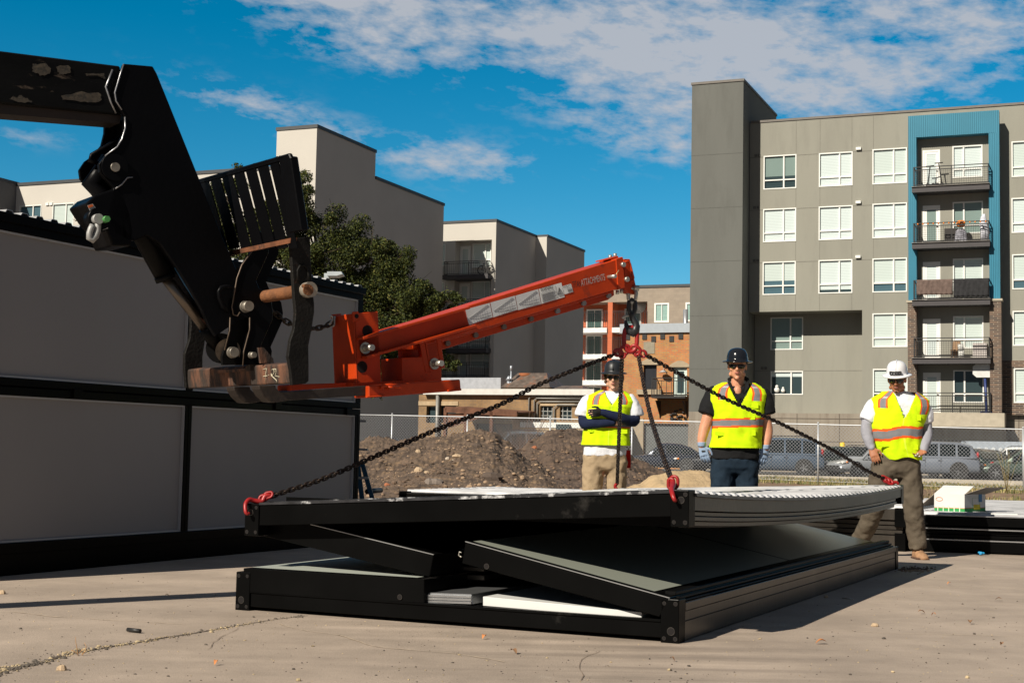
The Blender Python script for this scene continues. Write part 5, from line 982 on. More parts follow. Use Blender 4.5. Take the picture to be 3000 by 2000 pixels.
# ================================================================== PEOPLE
def skin(name, c): 
    m = mat(name, c, .5, var=.10, vs=14, spec=.4, bump=.05, bs=120); b = m.node_tree.nodes['Principled BSDF']
    b.inputs['Subsurface Weight'].default_value = .12; b.inputs['Subsurface Radius'].default_value = (.02, .008, .004); b.inputs['Subsurface Scale'].default_value = .3; return m
def cloth(name, c, **k): return mat(name, c, .85, var=k.pop('var', .06), vs=k.pop('vs', 6), bump=.25, bs=k.pop('bs', 220), spec=.2, **k)
M_vest = cloth('vest_lime', (.62, .88, .004)); M_vor = cloth('vest_orange', (.85, .12, .015)); M_vgr = cloth('vest_reflective', (.20, .20, .21)); M_vgl = cloth('vest_reflective_pale', (.42, .43, .44)); M_zip = cloth('vest_zip', (.72, .92, .05))
def remeshed(mb, name, m, par, vox=.011, smooth=6, disp=.0, dscale=.08, stretch=None):
    o = mb.build(name, m, par)
    r = o.modifiers.new('remesh', 'REMESH'); r.mode = 'VOXEL'; r.voxel_size = vox; r.use_smooth_shade = True
    s = o.modifiers.new('smooth', 'SMOOTH'); s.factor = .5; s.iterations = smooth
    if disp:
        t = bpy.data.textures.new(name+'_folds', 'CLOUDS'); t.noise_scale = dscale; t.noise_depth = 2
        d = o.modifiers.new('folds', 'DISPLACE'); d.texture = t; d.strength = disp; d.mid_level = .5; d.texture_coords = 'LOCAL'
        s2 = o.modifiers.new('smooth2', 'SMOOTH'); s2.factor = .5; s2.iterations = 2
    return o
def limb(mb, pts, rs, n=14, ends=True):
    P = smoothpath([Vector(p) for p in pts], 5); k = []
    for i in range(len(P)):
        f = i/(len(P)-1)*(len(rs)-1); a = int(min(f, len(rs)-2)); t = f-a; ra, rb = rs[a], rs[a+1]
        if isinstance(ra, tuple) or isinstance(rb, tuple):
            ra = ra if isinstance(ra, tuple) else (ra, ra); rb = rb if isinstance(rb, tuple) else (rb, rb); k.append((ra[0]*(1-t)+rb[0]*t, ra[1]*(1-t)+rb[1]*t))
        else: k.append(ra*(1-t)+rb*t)
    mb.tube(P, k, n)
    if ends:
        for p, r in ((P[0], k[0]), (P[-1], k[-1])):
            r = r if not isinstance(r, tuple) else min(r); mb.ell(p, (r, r, r), 12, 8)
def hand(mb, w, d, nrm, side, k=1.0, curl=.5, spread=.12, thumb=True):
    """w wrist, d towards the fingers, nrm out of the back of the hand, side = direction of the thumb"""
    d = Vector(d).normalized(); nrm = (Vector(nrm)-d*Vector(nrm).dot(d)).normalized(); s = d.cross(nrm); s = s if s.dot(Vector(side)) > 0 else -s; w = Vector(w)
    rings = []
    for t, hw, hh in ((-.01, .027, .021), (.02, .034, .019), (.055, .042, .016), (.092, .042, .013)):
        rings.append([w+d*(t*k)+s*(math.cos(a)*hw*k)+nrm*(math.sin(a)*hh*k) for a in [2*math.pi*i/12 for i in range(12)]])
    mb.loft(rings)
    for i, (off, ln, r) in enumerate(((.032, .068, .0088), (.011, .077, .0092), (-.011, .071, .0088), (-.032, .056, .0078))):
        p = w+d*(.088*k)+s*(off*k); a = spread*(1.5-i)*.35; c = curl*(1+.15*i); pts = [p-d*.02*k, p]; dd = (d+s*a).normalized()
        for j, seg in enumerate((.42, .32, .26)):
            an = c*(.45+.55*j); dir_ = (dd*math.cos(an)-nrm*math.sin(an)); p = p+dir_*(ln*seg*k); pts.append(p)
        mb.tube(pts, [r*k, r*k, r*.98*k, r*.9*k, r*.75*k], 8); mb.ell(pts[-1], (r*.75*k,)*3, 8, 6)
    if thumb:
        p = w+d*(.025*k)+s*(.028*k); q = p+(d*.6+s*.75-nrm*.2).normalized()*(.038*k); q2 = q+(d*.95+s*.25-nrm*.25).normalized()*(.032*k); q3 = q2+(d*1-nrm*.3).normalized()*(.022*k)
        mb.tube([p-s*.01, q, q2, q3], [.014*k, .012*k, .010*k, .008*k], 8); mb.ell(q3, (.008*k,)*3, 8, 6)
def frame_of(yaw, pitch, roll=0.0):
    f = Vector((0, -1, 0)); M_ = Matrix.Rotation(R_(yaw), 3, 'Z') @ Matrix.Rotation(R_(pitch), 3, 'X') @ Matrix.Rotation(R_(roll), 3, 'Y')
    return M_ @ Vector((1, 0, 0)), M_ @ f, M_ @ Vector((0, 0, 1))          # right, forward, up
def head(mb, C_, yaw, pitch, k=1.0, roll=0):
    X, F_, U_ = frame_of(yaw, pitch, roll); P = lambda x, f, u: C_+X*(x*k)+F_*(f*k)+U_*(u*k); A = (X, F_, U_); sc3 = lambda a, b, c: (a*k, b*k, c*k)
    mb.ell(P(0, -.012, .035), sc3(.076, .098, .092), 24, 16, A)
    rings = []                                                          # face and jaw
    for u, hw, fr, bk in ((.06, .070, .085, -.06), (.03, .071, .090, -.06), (0, .070, .088, -.055), (-.03, .066, .088, -.045), (-.06, .058, .088, -.03), (-.085, .046, .088, -.01), (-.105, .030, .082, .02), (-.114, .014, .072, .04)):
        r = []
        for i in range(20):
            a = 2*math.pi*i/20; cx, sx_ = math.cos(a), math.sin(a); md, hd_ = (fr+bk)/2, (fr-bk)/2
            r.append(P(hw*math.copysign(abs(cx)**.85, cx), md+hd_*sx_, u))
        rings.append(r)
    mb.loft(rings)
    mb.tube([P(0, .084, .02), P(0, .098, -.005), P(0, .112, -.026)], [.008*k, .010*k, .0125*k], 8); mb.ell(P(0, .108, -.030), sc3(.016, .013, .010), 10, 8, A)
    for sx_ in (-1, 1):
        mb.ell(P(.013*sx_, .099, -.031), sc3(.008, .009, .007), 8, 6, A)
        mb.ell(P(.030*sx_, .078, .027), sc3(.026, .014, .008), 10, 6, A)     # brow
        mb.ell(P(.044*sx_, .066, -.022), sc3(.024, .020, .020), 10, 8, A)    # cheek
        mb.ell(P(.079*sx_, -.005, -.002), sc3(.010, .020, .032), 10, 8, A)   # ear
        mb.ell(P(.058*sx_, .015, -.070), sc3(.018, .035, .022), 10, 8, A)    # jaw corner
    mb.ell(P(0, .085, -.104), sc3(.020, .016, .014), 10, 8, A); mb.ell(P(0, .092, -.055), sc3(.024, .012, .016), 10, 8, A)
    return P, A
def helmet(P, A, k, m, par, brim=.041, ridge=True, hgt=.118, name='hard_hat'):
    PB = P; P = lambda x, f, u: PB(x*.94, f*.94, u); X, F_, U_ = A; mb = MB(); mb.smooth = True; rings = []; base = .052
    prof = [(1.0, 0), (.99, .02), (.96, .045), (.90, .070), (.78, .092), (.60, .108), (.36, .117), (.12, .120)]
    for s_, u in prof: rings.append([P(.104*s_*math.cos(a)*(1+.0*math.sin(a)), -.008+.128*s_*math.sin(a), base+u/.12*hgt) for a in [2*math.pi*i/40 for i in range(40)]])
    br_ = [[P((.104+b)*math.cos(a), -.008+(.128+b*(1.0+.35*max(0, math.sin(a))))*math.sin(a), base+du-.10*b*abs(math.sin(a))**2-b*.12) for a in [2*math.pi*i/40 for i in range(40)]] for b, du in ((-.01, -.006), (brim*.9, -.010), (brim, -.004), (brim*.9, .001), (.006, .004))]
    mb.loft(br_+rings); o = mb.build(name, m, par)
    if ridge:
        mb = MB(); mb.smooth = True
        mb.tube([P(0, -.008+.128*s_*1.0*q, base+u/.12*hgt) for q, lst in ((1, prof[1:]), (-1, prof[::-1][:-1])) for s_, u in lst], .007*k, 8); mb.build('helmet_ridge', m, o)
    return o
def glasses(P, A, par, wrap=.058, h=.019, m=None):
    mb = MB(); mb.smooth = True; mm = m or mat('dark_lens', (.006, .006, .007), .12, var=0, spec=.6)
    for sx_ in (-1, 1):
        g_ = []
        for i in range(9):
            t = i/8; x = .006+t*wrap; f = .101-.030*t**2; hh = h*(.75+.5*math.sin(math.pi*min(1, t*1.05)))*(1 if t < .9 else .7)
            g_.append([P(sx_*x, f, .006+hh*.55), P(sx_*x, f+.002, .006), P(sx_*x, f-.002, .006-hh*.95)])
        mb.grid(g_)
    o = mb.build('sunglasses', mm, par); so = o.modifiers.new('s', 'SOLIDIFY'); so.thickness = .003
    mb = MB()
    for sx_ in (-1, 1): mb.tube([P(sx_*(.006+wrap), .072, .012), P(sx_*.082, -.005, .014)], .0028, 6)
    mb.tube([P(-.062, .075, .014), P(-.03, .099, .017), P(0, .104, .014), P(.03, .099, .017), P(.062, .075, .014)], .0028, 6); mb.build('glasses_frame', M_rail, o)
def ring_at(c, hw, hd, tw=0.0, n=40, p=.8):
    r = []
    for i in range(n):
        a = 2*math.pi*i/n; cx, sx_ = math.cos(a), math.sin(a); x = hw*math.copysign(abs(cx)**p, cx); y = hd*math.copysign(abs(sx_)**p, sx_)
        r.append(Vector(c)+Vector((x*math.cos(tw)-y*math.sin(tw), x*math.sin(tw)+y*math.cos(tw), 0)))
    return r
def torso(mb, rows, Y, n=40, cap=True, grow=0.0, tw=0.0):
    """rows: (y pixel, left px, right px, half depth, dy)"""
    rings = []
    for y, xl, xr, hd, dy in rows:
        c = D((xl+xr)/2, y, Y+dy); e = D(xr, y, Y+dy); rings.append(ring_at(c, (e-c).length+grow, hd+grow, tw, n))
    mb.smooth = True; mb.loft(rings, cap); mb.smooth = False; return rings
def vest(name, rows, Y, par, vneck, band, strap, seed=0, tw=0.0, pockets=(), n=240, m=136, hemwave=0.0, arm=None):
    """grid shell: colours decided by position on the garment; px-based rows as in torso()"""
    rr = [(ring_at(D((xl+xr)/2, y, Y+dy), (D(xr, y, Y+dy)-D((xl+xr)/2, y, Y+dy)).length+.012, hd+.014, tw, n), y, (xl+xr)/2, (xr-xl)/2) for y, xl, xr, hd, dy in rows]
    mb = MB(); mb.smooth = True; G_ = []; info = []
    for j in range(m+1):
        f = j/m*(len(rr)-1); a = int(min(f, len(rr)-2)); t = f-a; t_ = t*t*(3-2*t) if 0 else t
        R0, y0, xc0, w0 = rr[a]; R1, y1, xc1, w1 = rr[a+1]; row = []
        for i in range(n):
            p = R0[i].lerp(R1[i], t_); q = Vector((p.x*5, p.y*5, p.z*2.2+seed)); am = noise.noise(q)*.014+noise.noise(q*3.1)*.007+abs(noise.noise(Vector((p.x*9+p.z*4, p.y*9, p.z*9+seed))))*.010+noise.noise(Vector((p.x*14, p.y*14, p.z*26+seed)))*.002
            c = (R0[0].lerp(R1[0], t_)+R0[n//2].lerp(R1[n//2], t_))/2; d_ = (p-c); d_.z = 0; d_.normalize(); row.append(p+d_*am+Vector((0, 0, hemwave*noise.noise(Vector((math.cos(2*math.pi*i/n)*1.4, math.sin(2*math.pi*i/n)*1.4, seed)))*(1-j/m))))
        G_.append(row); info.append((y0+(y1-y0)*t, xc0+(xc1-xc0)*t, w0+(w1-w0)*t))
    vs = [p for r in G_ for p in r]; fs = []; ms = []
    def colour(i, j):
        a = 2*math.pi*(i+.5)/n; y, xc, hw = info[j]; front = math.sin(a) < 0; u = math.copysign(abs(math.cos(a))**.8, math.cos(a))        # -1..1 across
        yb = y+band[3]*u if len(band) > 3 else y
        if front and abs(u*hw-vneck[3]) < vneck[2]*max(0, (vneck[1]-y)/(vneck[1]-vneck[0]))**1.0 and y < vneck[1]: return -1
        b0, b1 = band[0], band[1]; o_ = (b1-b0)*.2
        if b0 <= yb <= b1: return 1 if (yb < b0+o_ or yb > b1-o_) else 2
        for s0, s1, yend in strap:                   # vertical shoulder bands in u
            if s0 <= u <= s1 and (y < yend):
                e_ = (s1-s0)*.2
                if u < s0+e_ or u > s1-e_: return 1
                return 3 if (band[2] <= y <= band[2]+5) else 2
        if front and abs(u*hw-vneck[3]) < 1.6: return 4
        return 0
    for j in range(m):
        for i in range(n):
            k = colour(i, j)
            if k < 0: continue
            fs.append((j*n+i, j*n+(i+1) % n, (j+1)*n+(i+1) % n, (j+1)*n+i)); ms.append(k)
    k0 = len(mb.v); mb.v += [tuple(p) for p in vs]; mb.f += fs; mb.m += ms; mb.sm += [True]*len(fs)
    o = mb.build(name, [M_vest, M_vor, M_vgr, M_vgl, M_zip], par); so = o.modifiers.new('s', 'SOLIDIFY'); so.thickness = .004; so.offset = 1
    for (x0, y0, x1, y1, dy, fl) in pockets:
        q = MB(); pts = [D(x, y, Y+dy) for x, y in ((x0, y0), (x1, y0+fl), (x1, y1+fl), ((x0+x1)/2, y1+fl*.5+2), (x0, y1))]; q.prism(pts, (0, -.006, 0)); q.build('pocket_flap', M_vest, o, bev=.002)
    return o
def boot(mb, heel, toe, k=1.0):
    heel, toe = Vector(heel), Vector(toe); d = (toe-heel); L_ = d.length; d.normalize(); s = Vector((-d.y, d.x, 0)); rings = []
    for t, hw, h in ((0, .030, .085), (.1, .038, .10), (.3, .038, .105), (.5, .043, .075), (.7, .048, .055), (.88, .043, .045), (1.0, .024, .028)):
        c = heel+d*(t*L_); rings.append([c+s*(hw*k*x)+Vector((0, 0, h*k*z)) for x, z in ((-1, .06), (-1.0, .5), (-.7, .9), (0, 1.05), (.7, .9), (1.0, .5), (1, .06), (.9, 0), (0, 0), (-.9, 0))])
    mb.smooth = True; mb.loft(rings); mb.smooth = False

# ---------------------------------------------------------------- man with crossed arms
def person(label, foot): return thing('person', label, 'person', foot, group='workers in lime vests')
Y1 = 14.4; J1 = lambda x, y, dy=0: D(x, y, Y1+dy)
p1_ = person('young worker in black full-brim hard hat standing with arms crossed behind the hanging chain', Vector((J1(1775, 1430).x, Y1, 0)))
def leg_pts(hip, knee, ankle): return [hip, hip.lerp(knee, .5), knee, knee.lerp(ankle, .4), ankle]
sk1 = skin('skin_fair', (.62, .35, .24)); b = MB(); P, A_x = head(b, J1(1798, 1106), -8, 4, 1.0)
b.smooth = True; limb(b, [J1(1796, 1190, .04), J1(1797, 1165, .03), J1(1798, 1135, .02)], [.075, .056, .052]); 
torso(b, [(1330, 1735, 1822, .08, 0), (1240, 1732, 1832, .09, 0), (1180, 1735, 1840, .08, .02), (1160, 1765, 1826, .06, .03)], Y1, 20)
for sx_, kx in ((-1, 1735), (1, 1808)):
    hp = J1(1778+22*sx_, 1345); kn = J1(kx, 1460); ak = Vector((kn.x+.02*sx_, Y1, .09)); limb(b, leg_pts(hp, kn, ak), [.08, .075, .055, .05, .04])
armL = [J1(1722, 1180, .02), J1(1712, 1212, .0), J1(1712, 1240, -.06), J1(1745, 1240, -.14), J1(1795, 1238, -.16)]; armR = [J1(1848, 1180, .02), J1(1858, 1212, 0), J1(1856, 1234, -.07), J1(1815, 1222, -.17), J1(1764, 1207, -.19)]
limb(b, armL, [.05, .045, .042, .036, .028]); limb(b, armR, [.05, .045, .042, .036, .028]); hand(b, J1(1764, 1207, -.19), J1(1740, 1207, -.19)-J1(1764, 1207, -.19), (0, -1, .2), (0, 0, 1), .9, .5)
hand(b, J1(1795, 1238, -.16), (1, .15, .1), (0, -1, 0), (0, 0, 1), .85, .7)
bd1 = remeshed(b, 'body', sk1, p1_, .0062, 4)
lp = MB(); lp.ell(P(0, .103, -.056), (.020, .006, .0045), 10, 6, A_x); lp.ell(P(0, .102, -.063), (.017, .006, .005), 10, 6, A_x); lp.build('lips', mat('lips', (.36, .12, .09), .5), p1_)
T1 = [(1335, 1709, 1834, .125, 0), (1300, 1711, 1836, .12, 0), (1250, 1718, 1838, .115, 0), (1210, 1716, 1846, .12, 0), (1180, 1714, 1856, .115, .01), (1163, 1730, 1846, .095, .02), (1152, 1758, 1834, .075, .03), (1146, 1772, 1824, .062, .035)]
M_wsh = cloth('white_cotton', (.72, .73, .78)); sb = MB(); torso(sb, T1, Y1)
for sg, aa in ((-1, armL), (1, armR)): limb(sb, [J1(1785+52*sg, 1172, .02), aa[0], aa[1].lerp(aa[0], .2)+Vector((.012*sg, 0, 0)), aa[1]+Vector((.018*sg, 0, -.03))], [.072, .078, .086, .082], ends=False)
remeshed(sb, 'white_shirt', M_wsh, p1_, .010, 4, .022, .07)
for aa, nm in ((armL, 'arm_sleeve'), (armR, 'arm_sleeve')):
    sb = MB(); limb(sb, aa[1:], [.058, .056, .050, .036]); remeshed(sb, nm, cloth('navy_sleeve', (.010, .016, .045)), p1_, .008, 3, .010, .05)
sb = MB(); hand(sb, J1(1766, 1207, -.193), J1(1742, 1209, -.19)-J1(1766, 1207, -.19), (0, -1, .2), (0, 0, 1), 1.0, .6); limb(sb, [J1(1757, 1206, -.19), J1(1748, 1207, -.19)], [.034, .036]); remeshed(sb, 'work_glove', cloth('black_glove', (.012, .012, .012)), p1_, .005, 2)
sb = MB(); torso(sb, [(1400-20, 1740, 1806, .09, 0), (1365, 1706, 1836, .12, 0), (1335, 1708, 1834, .12, 0), (1318, 1712, 1832, .115, 0)], Y1)
for sx_, kx, w0 in ((-1, 1734, 1738), (1, 1806, 1806)):
    kn = J1(kx, 1460); ak = Vector((kn.x, Y1, .06)); limb(sb, [J1(w0, 1352), J1(w0, 1390), kn, kn.lerp(ak, .5), ak], [.112, .108, .095, .09, .085], ends=False)
remeshed(sb, 'khaki_trousers', cloth('khaki_cotton', (.36, .27, .17), col2=(.62, .62, .62), c2s=3.2, c2w=(.67, .69)), p1_, .011, 4, .035, .09)
vest('hi_vis_vest', [(1304, 1708, 1840, .135, 0), (1280, 1712, 1837, .13, 0), (1250, 1716, 1838, .125, 0), (1215, 1716, 1842, .125, 0), (1192, 1718, 1850, .122, 0), (1176, 1717, 1855, .112, .01), (1163, 1724, 1849, .098, .02), (1153, 1742, 1838, .082, .03), (1145, 1760, 1828, .068, .035)],
     Y1, p1_, (1143, 1188, 30, 5), (1236, 1254, 1152), [(-.72, -.44, 1188), (.42, .70, 1186)], seed=3, pockets=[(1722, 1258, 1740, 1264, -.13, 2), (1806, 1256, 1838, 1268, -.125, 2)])
M_hb = mat('hat_black', (.014, .015, .017), .30, var=.1, spec=.5, bump=.04, bs=90)
helmet(P, A_x, 1, mat('hat_matte_black', (.016, .018, .021), .42, var=.1, spec=.5, bump=.1, bs=160), p1_, hgt=.128); glasses(P, A_x, p1_, .054, .024)
hr = MB(); random.seed(3)
for sx_ in (-1, 1):
    for _ in range(26): c = P(sx_*random.uniform(.070, .094), random.uniform(-.07, .03), random.uniform(-.05, .05)); hr.ell(c, (random.uniform(.010, .018),)*3, 8, 6)
for _ in range(24): hr.ell(P(random.uniform(-.07, .07), random.uniform(-.11, -.085), random.uniform(-.08, .05)), (.02, .018, .02), 8, 6)
remeshed(hr, 'curly_hair', mat('hair_brown', (.10, .045, .02), .7, var=.5, vs=60, bump=.8, bs=160), p1_, .006, 1, .012, .015)
sb = MB(); sb.grid([[J1(x, y, .06+.01*math.sin(x)) for x in (1829, 1836, 1842, 1848)] for y in (1318, 1340, 1366, 1371)]); o = sb.build('red_flag', cloth('red_cloth', (.55, .015, .012)), p1_); so = o.modifiers.new('s', 'SOLIDIFY'); so.thickness = .004

# ---------------------------------------------------------------- man in black polo
Y2 = 13.25; J2 = lambda x, y, dy=0: D(x, y, Y2+dy)
p2_ = person('worker in black polo and glossy black hard hat, standing with gloved hands at his sides', Vector((J2(2152, 1400).x, Y2, 0)))
sk2 = skin('skin_tanned', (.58, .27, .16)); b = MB(); P, A_x = head(b, J2(2160, 1074), -10, 2, 1.03)
limb(b, [J2(2160, 1165, .04), J2(2160, 1130, .03), J2(2162, 1100, .02)], [.085, .064, .060])
torso(b, [(1330, 2100, 2210, .09, 0), (1240, 2095, 2215, .10, 0), (1160, 2095, 2225, .09, .02), (1135, 2130, 2195, .07, .03)], Y2, 20)
b.ell(J2(2161, 1146, -.075), (.040, .035, .055), 14, 10)
for sx_ in (-1, 1): hp = J2(2152+30*sx_, 1350); kn = J2(2152+34*sx_, 1470); limb(b, leg_pts(hp, kn, Vector((kn.x, Y2, .09))), [.085, .08, .06, .052, .042])
aL = [J2(2092, 1160, .02), J2(2076, 1215, .01), J2(2063, 1258, 0), J2(2056, 1290, -.02), J2(2056, 1304, -.03)]; aR = [J2(2232, 1160, .02), J2(2240, 1215, .01), J2(2248, 1262, 0), J2(2245, 1295, -.02), J2(2243, 1312, -.03)]
for a in (aL, aR): limb(b, a, [.062, .056, .052, .042, .033])
for a, tip in ((aL, J2(2066, 1345, -.05)), (aR, J2(2230, 1372, -.06))): hand(b, a[-1], tip-a[-1], (.3 if a is aR else -.3, -1, 0), (1 if a is aL else -1, -.3, 0), .92, .45)
bd2 = remeshed(b, 'body', sk2, p2_, .0062, 4)
lp = MB(); lp.ell(P(0, .103, -.054), (.023, .006, .0045), 10, 6, A_x); lp.ell(P(0, .102, -.062), (.020, .006, .005), 10, 6, A_x); lp.build('lips', mat('lips', (.3, .1, .1)), p2_)
M_bk = cloth('black_cotton', (.010, .010, .011)); sb = MB()
T2 = [(1345, 2082, 2224, .14, 0), (1300, 2086, 2224, .135, 0), (1240, 2092, 2226, .13, 0), (1190, 2088, 2232, .135, 0), (1158, 2086, 2238, .125, .01), (1142, 2100, 2226, .100, .03), (1132, 2128, 2200, .078, .045)]
torso(sb, T2, Y2)
for a, sg in ((aL, -1), (aR, 1)): limb(sb, [J2(2160+58*sg, 1152, .02), a[0], a[0].lerp(a[1], .6)+Vector((.008*sg, 0, 0)), a[1]+Vector((.012*sg, 0, 0))], [.08, .09, .10, .095], ends=False)
remeshed(sb, 'black_polo', M_bk, p2_, .010, 4, .02, .08)
sb = MB()
for sg in (-1, 1):
    sb.prism([J2(2162+sg*x, y, dy) for x, y, dy in ((27, 1108, .03), (33, 1134, -.05), (17, 1156, -.105), (10, 1146, -.10), (20, 1128, -.03))], Vector((0, -.012, .004)))
sb.tube([J2(2136, 1112, .02), J2(2150, 1103, .09), J2(2174, 1103, .09), J2(2190, 1112, .02)], .02, 8); sb.prism([J2(x, y, -.125) for x, y in ((2148, 1166), (2172, 1164), (2158, 1194), (2148, 1194))], (0, -.006, 0)); sb.build('shirt_collar', M_bk, p2_, bev=.004)
sb = MB(); torso(sb, [(1388, 2115, 2190, .09, 0), (1370, 2084, 2222, .13, 0), (1345, 2082, 2222, .13, 0), (1330, 2088, 2218, .125, 0)], Y2)
for sg in (-1, 1): kn = J2(2152+37*sg, 1475); ak = Vector((kn.x, Y2, .05)); limb(sb, [J2(2152+34*sg, 1362), J2(2152+35*sg, 1400), kn, kn.lerp(ak, .5), ak], [.120, .112, .098, .09, .085], ends=False)
remeshed(sb, 'dark_jeans', cloth('denim_navy', (.012, .024, .040), var=.3, vs=9), p2_, .011, 4, .025, .09)
vest('hi_vis_vest', [(1312, 2084, 2226, .15, 0), (1280, 2089, 2226, .146, 0), (1240, 2092, 2228, .142, 0), (1205, 2088, 2232, .145, 0), (1175, 2080, 2238, .142, 0), (1155, 2079, 2241, .13, .01), (1141, 2086, 2236, .112, .02), (1130, 2104, 2220, .098, .03), (1122, 2122, 2206, .086, .035)],
     Y2, p2_, (1120, 1196, 36, 0), (1226, 1254, 1134, 3), [(-.74, -.40, 1175), (.42, .76, 1176)], seed=9, pockets=[(2094, 1262, 2122, 1273, -.145, 3), (2172, 1256, 2214, 1272, -.15, 4), (2196, 1178, 2222, 1192, -.15, 4), (2188, 1216, 2212, 1226, -.15, 3)])
M_gl = cloth('glove_knit', (.27, .36, .50)); M_gl2 = cloth('glove_palm', (.22, .22, .23))
for a, tip in ((aL, J2(2066, 1345, -.05)), (aR, J2(2230, 1372, -.06))):
    sb = MB(); hand(sb, a[-1], tip-a[-1], (.3 if a is aR else -.3, -1, 0), (1 if a is aL else -1, -.3, 0), 1.06, .45); limb(sb, [a[-1]+ZV*.03, a[-1]-ZV*.01], [.041, .038], ends=False); g_ = remeshed(sb, 'work_glove', M_gl, p2_, .005, 2)
    q = MB(); c = a[-1]+(tip-a[-1]).normalized()*.055+Vector((0, -.021, 0)); q.box(c, (.035, .004, .014)); q.build('glove_patch', mat('patch_dark', (.03, .03, .03), .6), p2_)
helmet(P, A_x, 1, mat('hat_gloss_black', (.010, .011, .014), .14, var=.1, vs=30, spec=.6, bump=.03, bs=60), p2_, hgt=.12, ridge=False); glasses(P, A_x, p2_, .066, .022)
hr = MB(); [hr.ell(P(x, f, u), (.03, .03, .03), 8, 6) for x, f, u in ((-.06, -.06, .02), (.06, -.06, .02), (0, -.09, 0), (-.04, -.085, -.02), (.04, -.085, -.02), (.068, -.02, .035), (-.068, -.02, .035))]; remeshed(hr, 'short_hair', mat('hair_dark', (.03, .018, .012), .7, var=.4, vs=60), p2_, .007, 2)

# ---------------------------------------------------------------- man in white hard hat
Y3 = 13.45; J3 = lambda x, y, dy=0: D(x, y, Y3+dy)
p3_ = person('worker in white hard hat and brown trousers looking down at small parts in his hand', Vector((J3(2690, 1620).x, Y3, 0)))
sk3 = skin('skin_brown', (.38, .155, .08)); b = MB(); P, A_x = head(b, J3(2628, 1112, -.02), -22, 12, 1.0)
limb(b, [J3(2634, 1190, .05), J3(2634, 1165, .04), J3(2632, 1138, .02)], [.08, .062, .056])
torso(b, [(1340, 2570, 2690, .09, 0), (1240, 2570, 2690, .10, 0), (1190, 2565, 2700, .09, .02), (1168, 2600, 2670, .06, .03)], Y3, 20)
lgR = [J3(2660, 1360), J3(2668, 1430), J3(2676, 1490, -.03), J3(2684, 1555), J3(2690, 1608)]; lgL = [J3(2588, 1360), J3(2578, 1420), J3(2562, 1490, .05), J3(2535, 1550, .2), J3(2510, 1600, .35)]
for l_ in (lgR, lgL): limb(b, l_, [.085, .08, .06, .05, .042])
aL = [J3(2556, 1195, .02), J3(2542, 1235, .0), J3(2540, 1268, -.02), J3(2548, 1298, -.05), J3(2553, 1310, -.07)]; aR = [J3(2706, 1200, .03), J3(2712, 1240, .03), J3(2715, 1270, .0), J3(2710, 1300, -.08), J3(2706, 1318, -.12)]
for a in (aL, aR): limb(b, a, [.058, .052, .050, .042, .031])
hand(b, aL[-1], J3(2568, 1352, -.12)-aL[-1], (-.3, -1, .2), (1, -.2, 0), 1.0, .35); hand(b, aR[-1], J3(2682, 1340, -.2)-aR[-1], (.5, .5, -.6), (0, -.6, .8), 1.0, .55)
bd3 = remeshed(b, 'body', sk3, p3_, .0062, 4)
lp = MB(); lp.ell(P(0, .102, -.056), (.022, .006, .005), 10, 6, A_x); lp.ell(P(0, .101, -.064), (.019, .006, .005), 10, 6, A_x); lp.build('lips', mat('lips_brown', (.22, .07, .05), .5), p3_)
mu = MB(); mu.tube([P(x, .101-abs(x)*.25, -.044-abs(x)*.1) for x in (-.024, -.012, 0, .012, .024)], .0032, 6); mu.ell(P(0, .098, -.098), (.012, .008, .008), 8, 6, A_x); mu.build('moustache', mat('hair_black', (.012, .009, .008), .8), p3_)
T3 = [(1338, 2572, 2690, .125, 0), (1290, 2566, 2692, .13, 0), (1250, 2562, 2696, .13, 0), (1215, 2556, 2704, .125, .01), (1185, 2554, 2708, .115, .02), (1165, 2580, 2692, .095, .03), (1153, 2602, 2672, .08, .035), (1146, 2606, 2664, .07, .04)]
sb = MB(); torso(sb, T3, Y3)
for a, sg in ((aL, -1), (aR, 1)): limb(sb, [J3(2632+52*sg, 1180, .03), a[0], a[0].lerp(a[1], .5), a[1]+Vector((.012*sg, 0, .0))], [.075, .078, .084, .078 if sg < 0 else .066], ends=False)
remeshed(sb, 'white_shirt', M_wsh, p3_, .010, 4, .02, .07)
for a in (aL, aR): sb = MB(); limb(sb, a, [.062, .058, .056, .047, .037]); remeshed(sb, 'arm_sleeve', cloth('grey_sleeve', (.32, .32, .36)), p3_, .008, 3, .012, .05)
M_tr = cloth('brown_canvas', (.105, .085, .062), var=.18, vs=7); sb = MB(); torso(sb, [(1400, 2600, 2665, .09, 0), (1375, 2568, 2694, .125, 0), (1345, 2570, 2692, .125, 0), (1322, 2574, 2688, .12, 0)], Y3)
limb(sb, lgR, [.118, .112, .092, .086, .082], ends=False); limb(sb, lgL, [.118, .112, .095, .088, .086], ends=False); remeshed(sb, 'canvas_trousers', M_tr, p3_, .011, 4, .035, .085)
sb = MB(); boot(sb, Vector((lgR[-1].x-.01, Y3+.06, .0)), Vector((lgR[-1].x+.015, Y3-.17, .0)), 1.1); bo = sb.build('work_boot', mat('boot_tan', (.34, .19, .10), .8, var=.25, vs=20, bump=.3, bs=60), p3_); q = MB(); q.bx(lgR[-1].x-.055, lgR[-1].x+.06, Y3-.16, Y3+.07, 0, .018); q.build('boot_sole', mat('sole_brown', (.10, .05, .03), .8), bo, bev=.015, seg=2)
sb = MB(); boot(sb, Vector((lgL[-1].x, Y3+.42, .0)), Vector((lgL[-1].x-.03, Y3+.2, .0)), 1.1); sb.build('work_boot', MATS['boot_tan'], p3_)
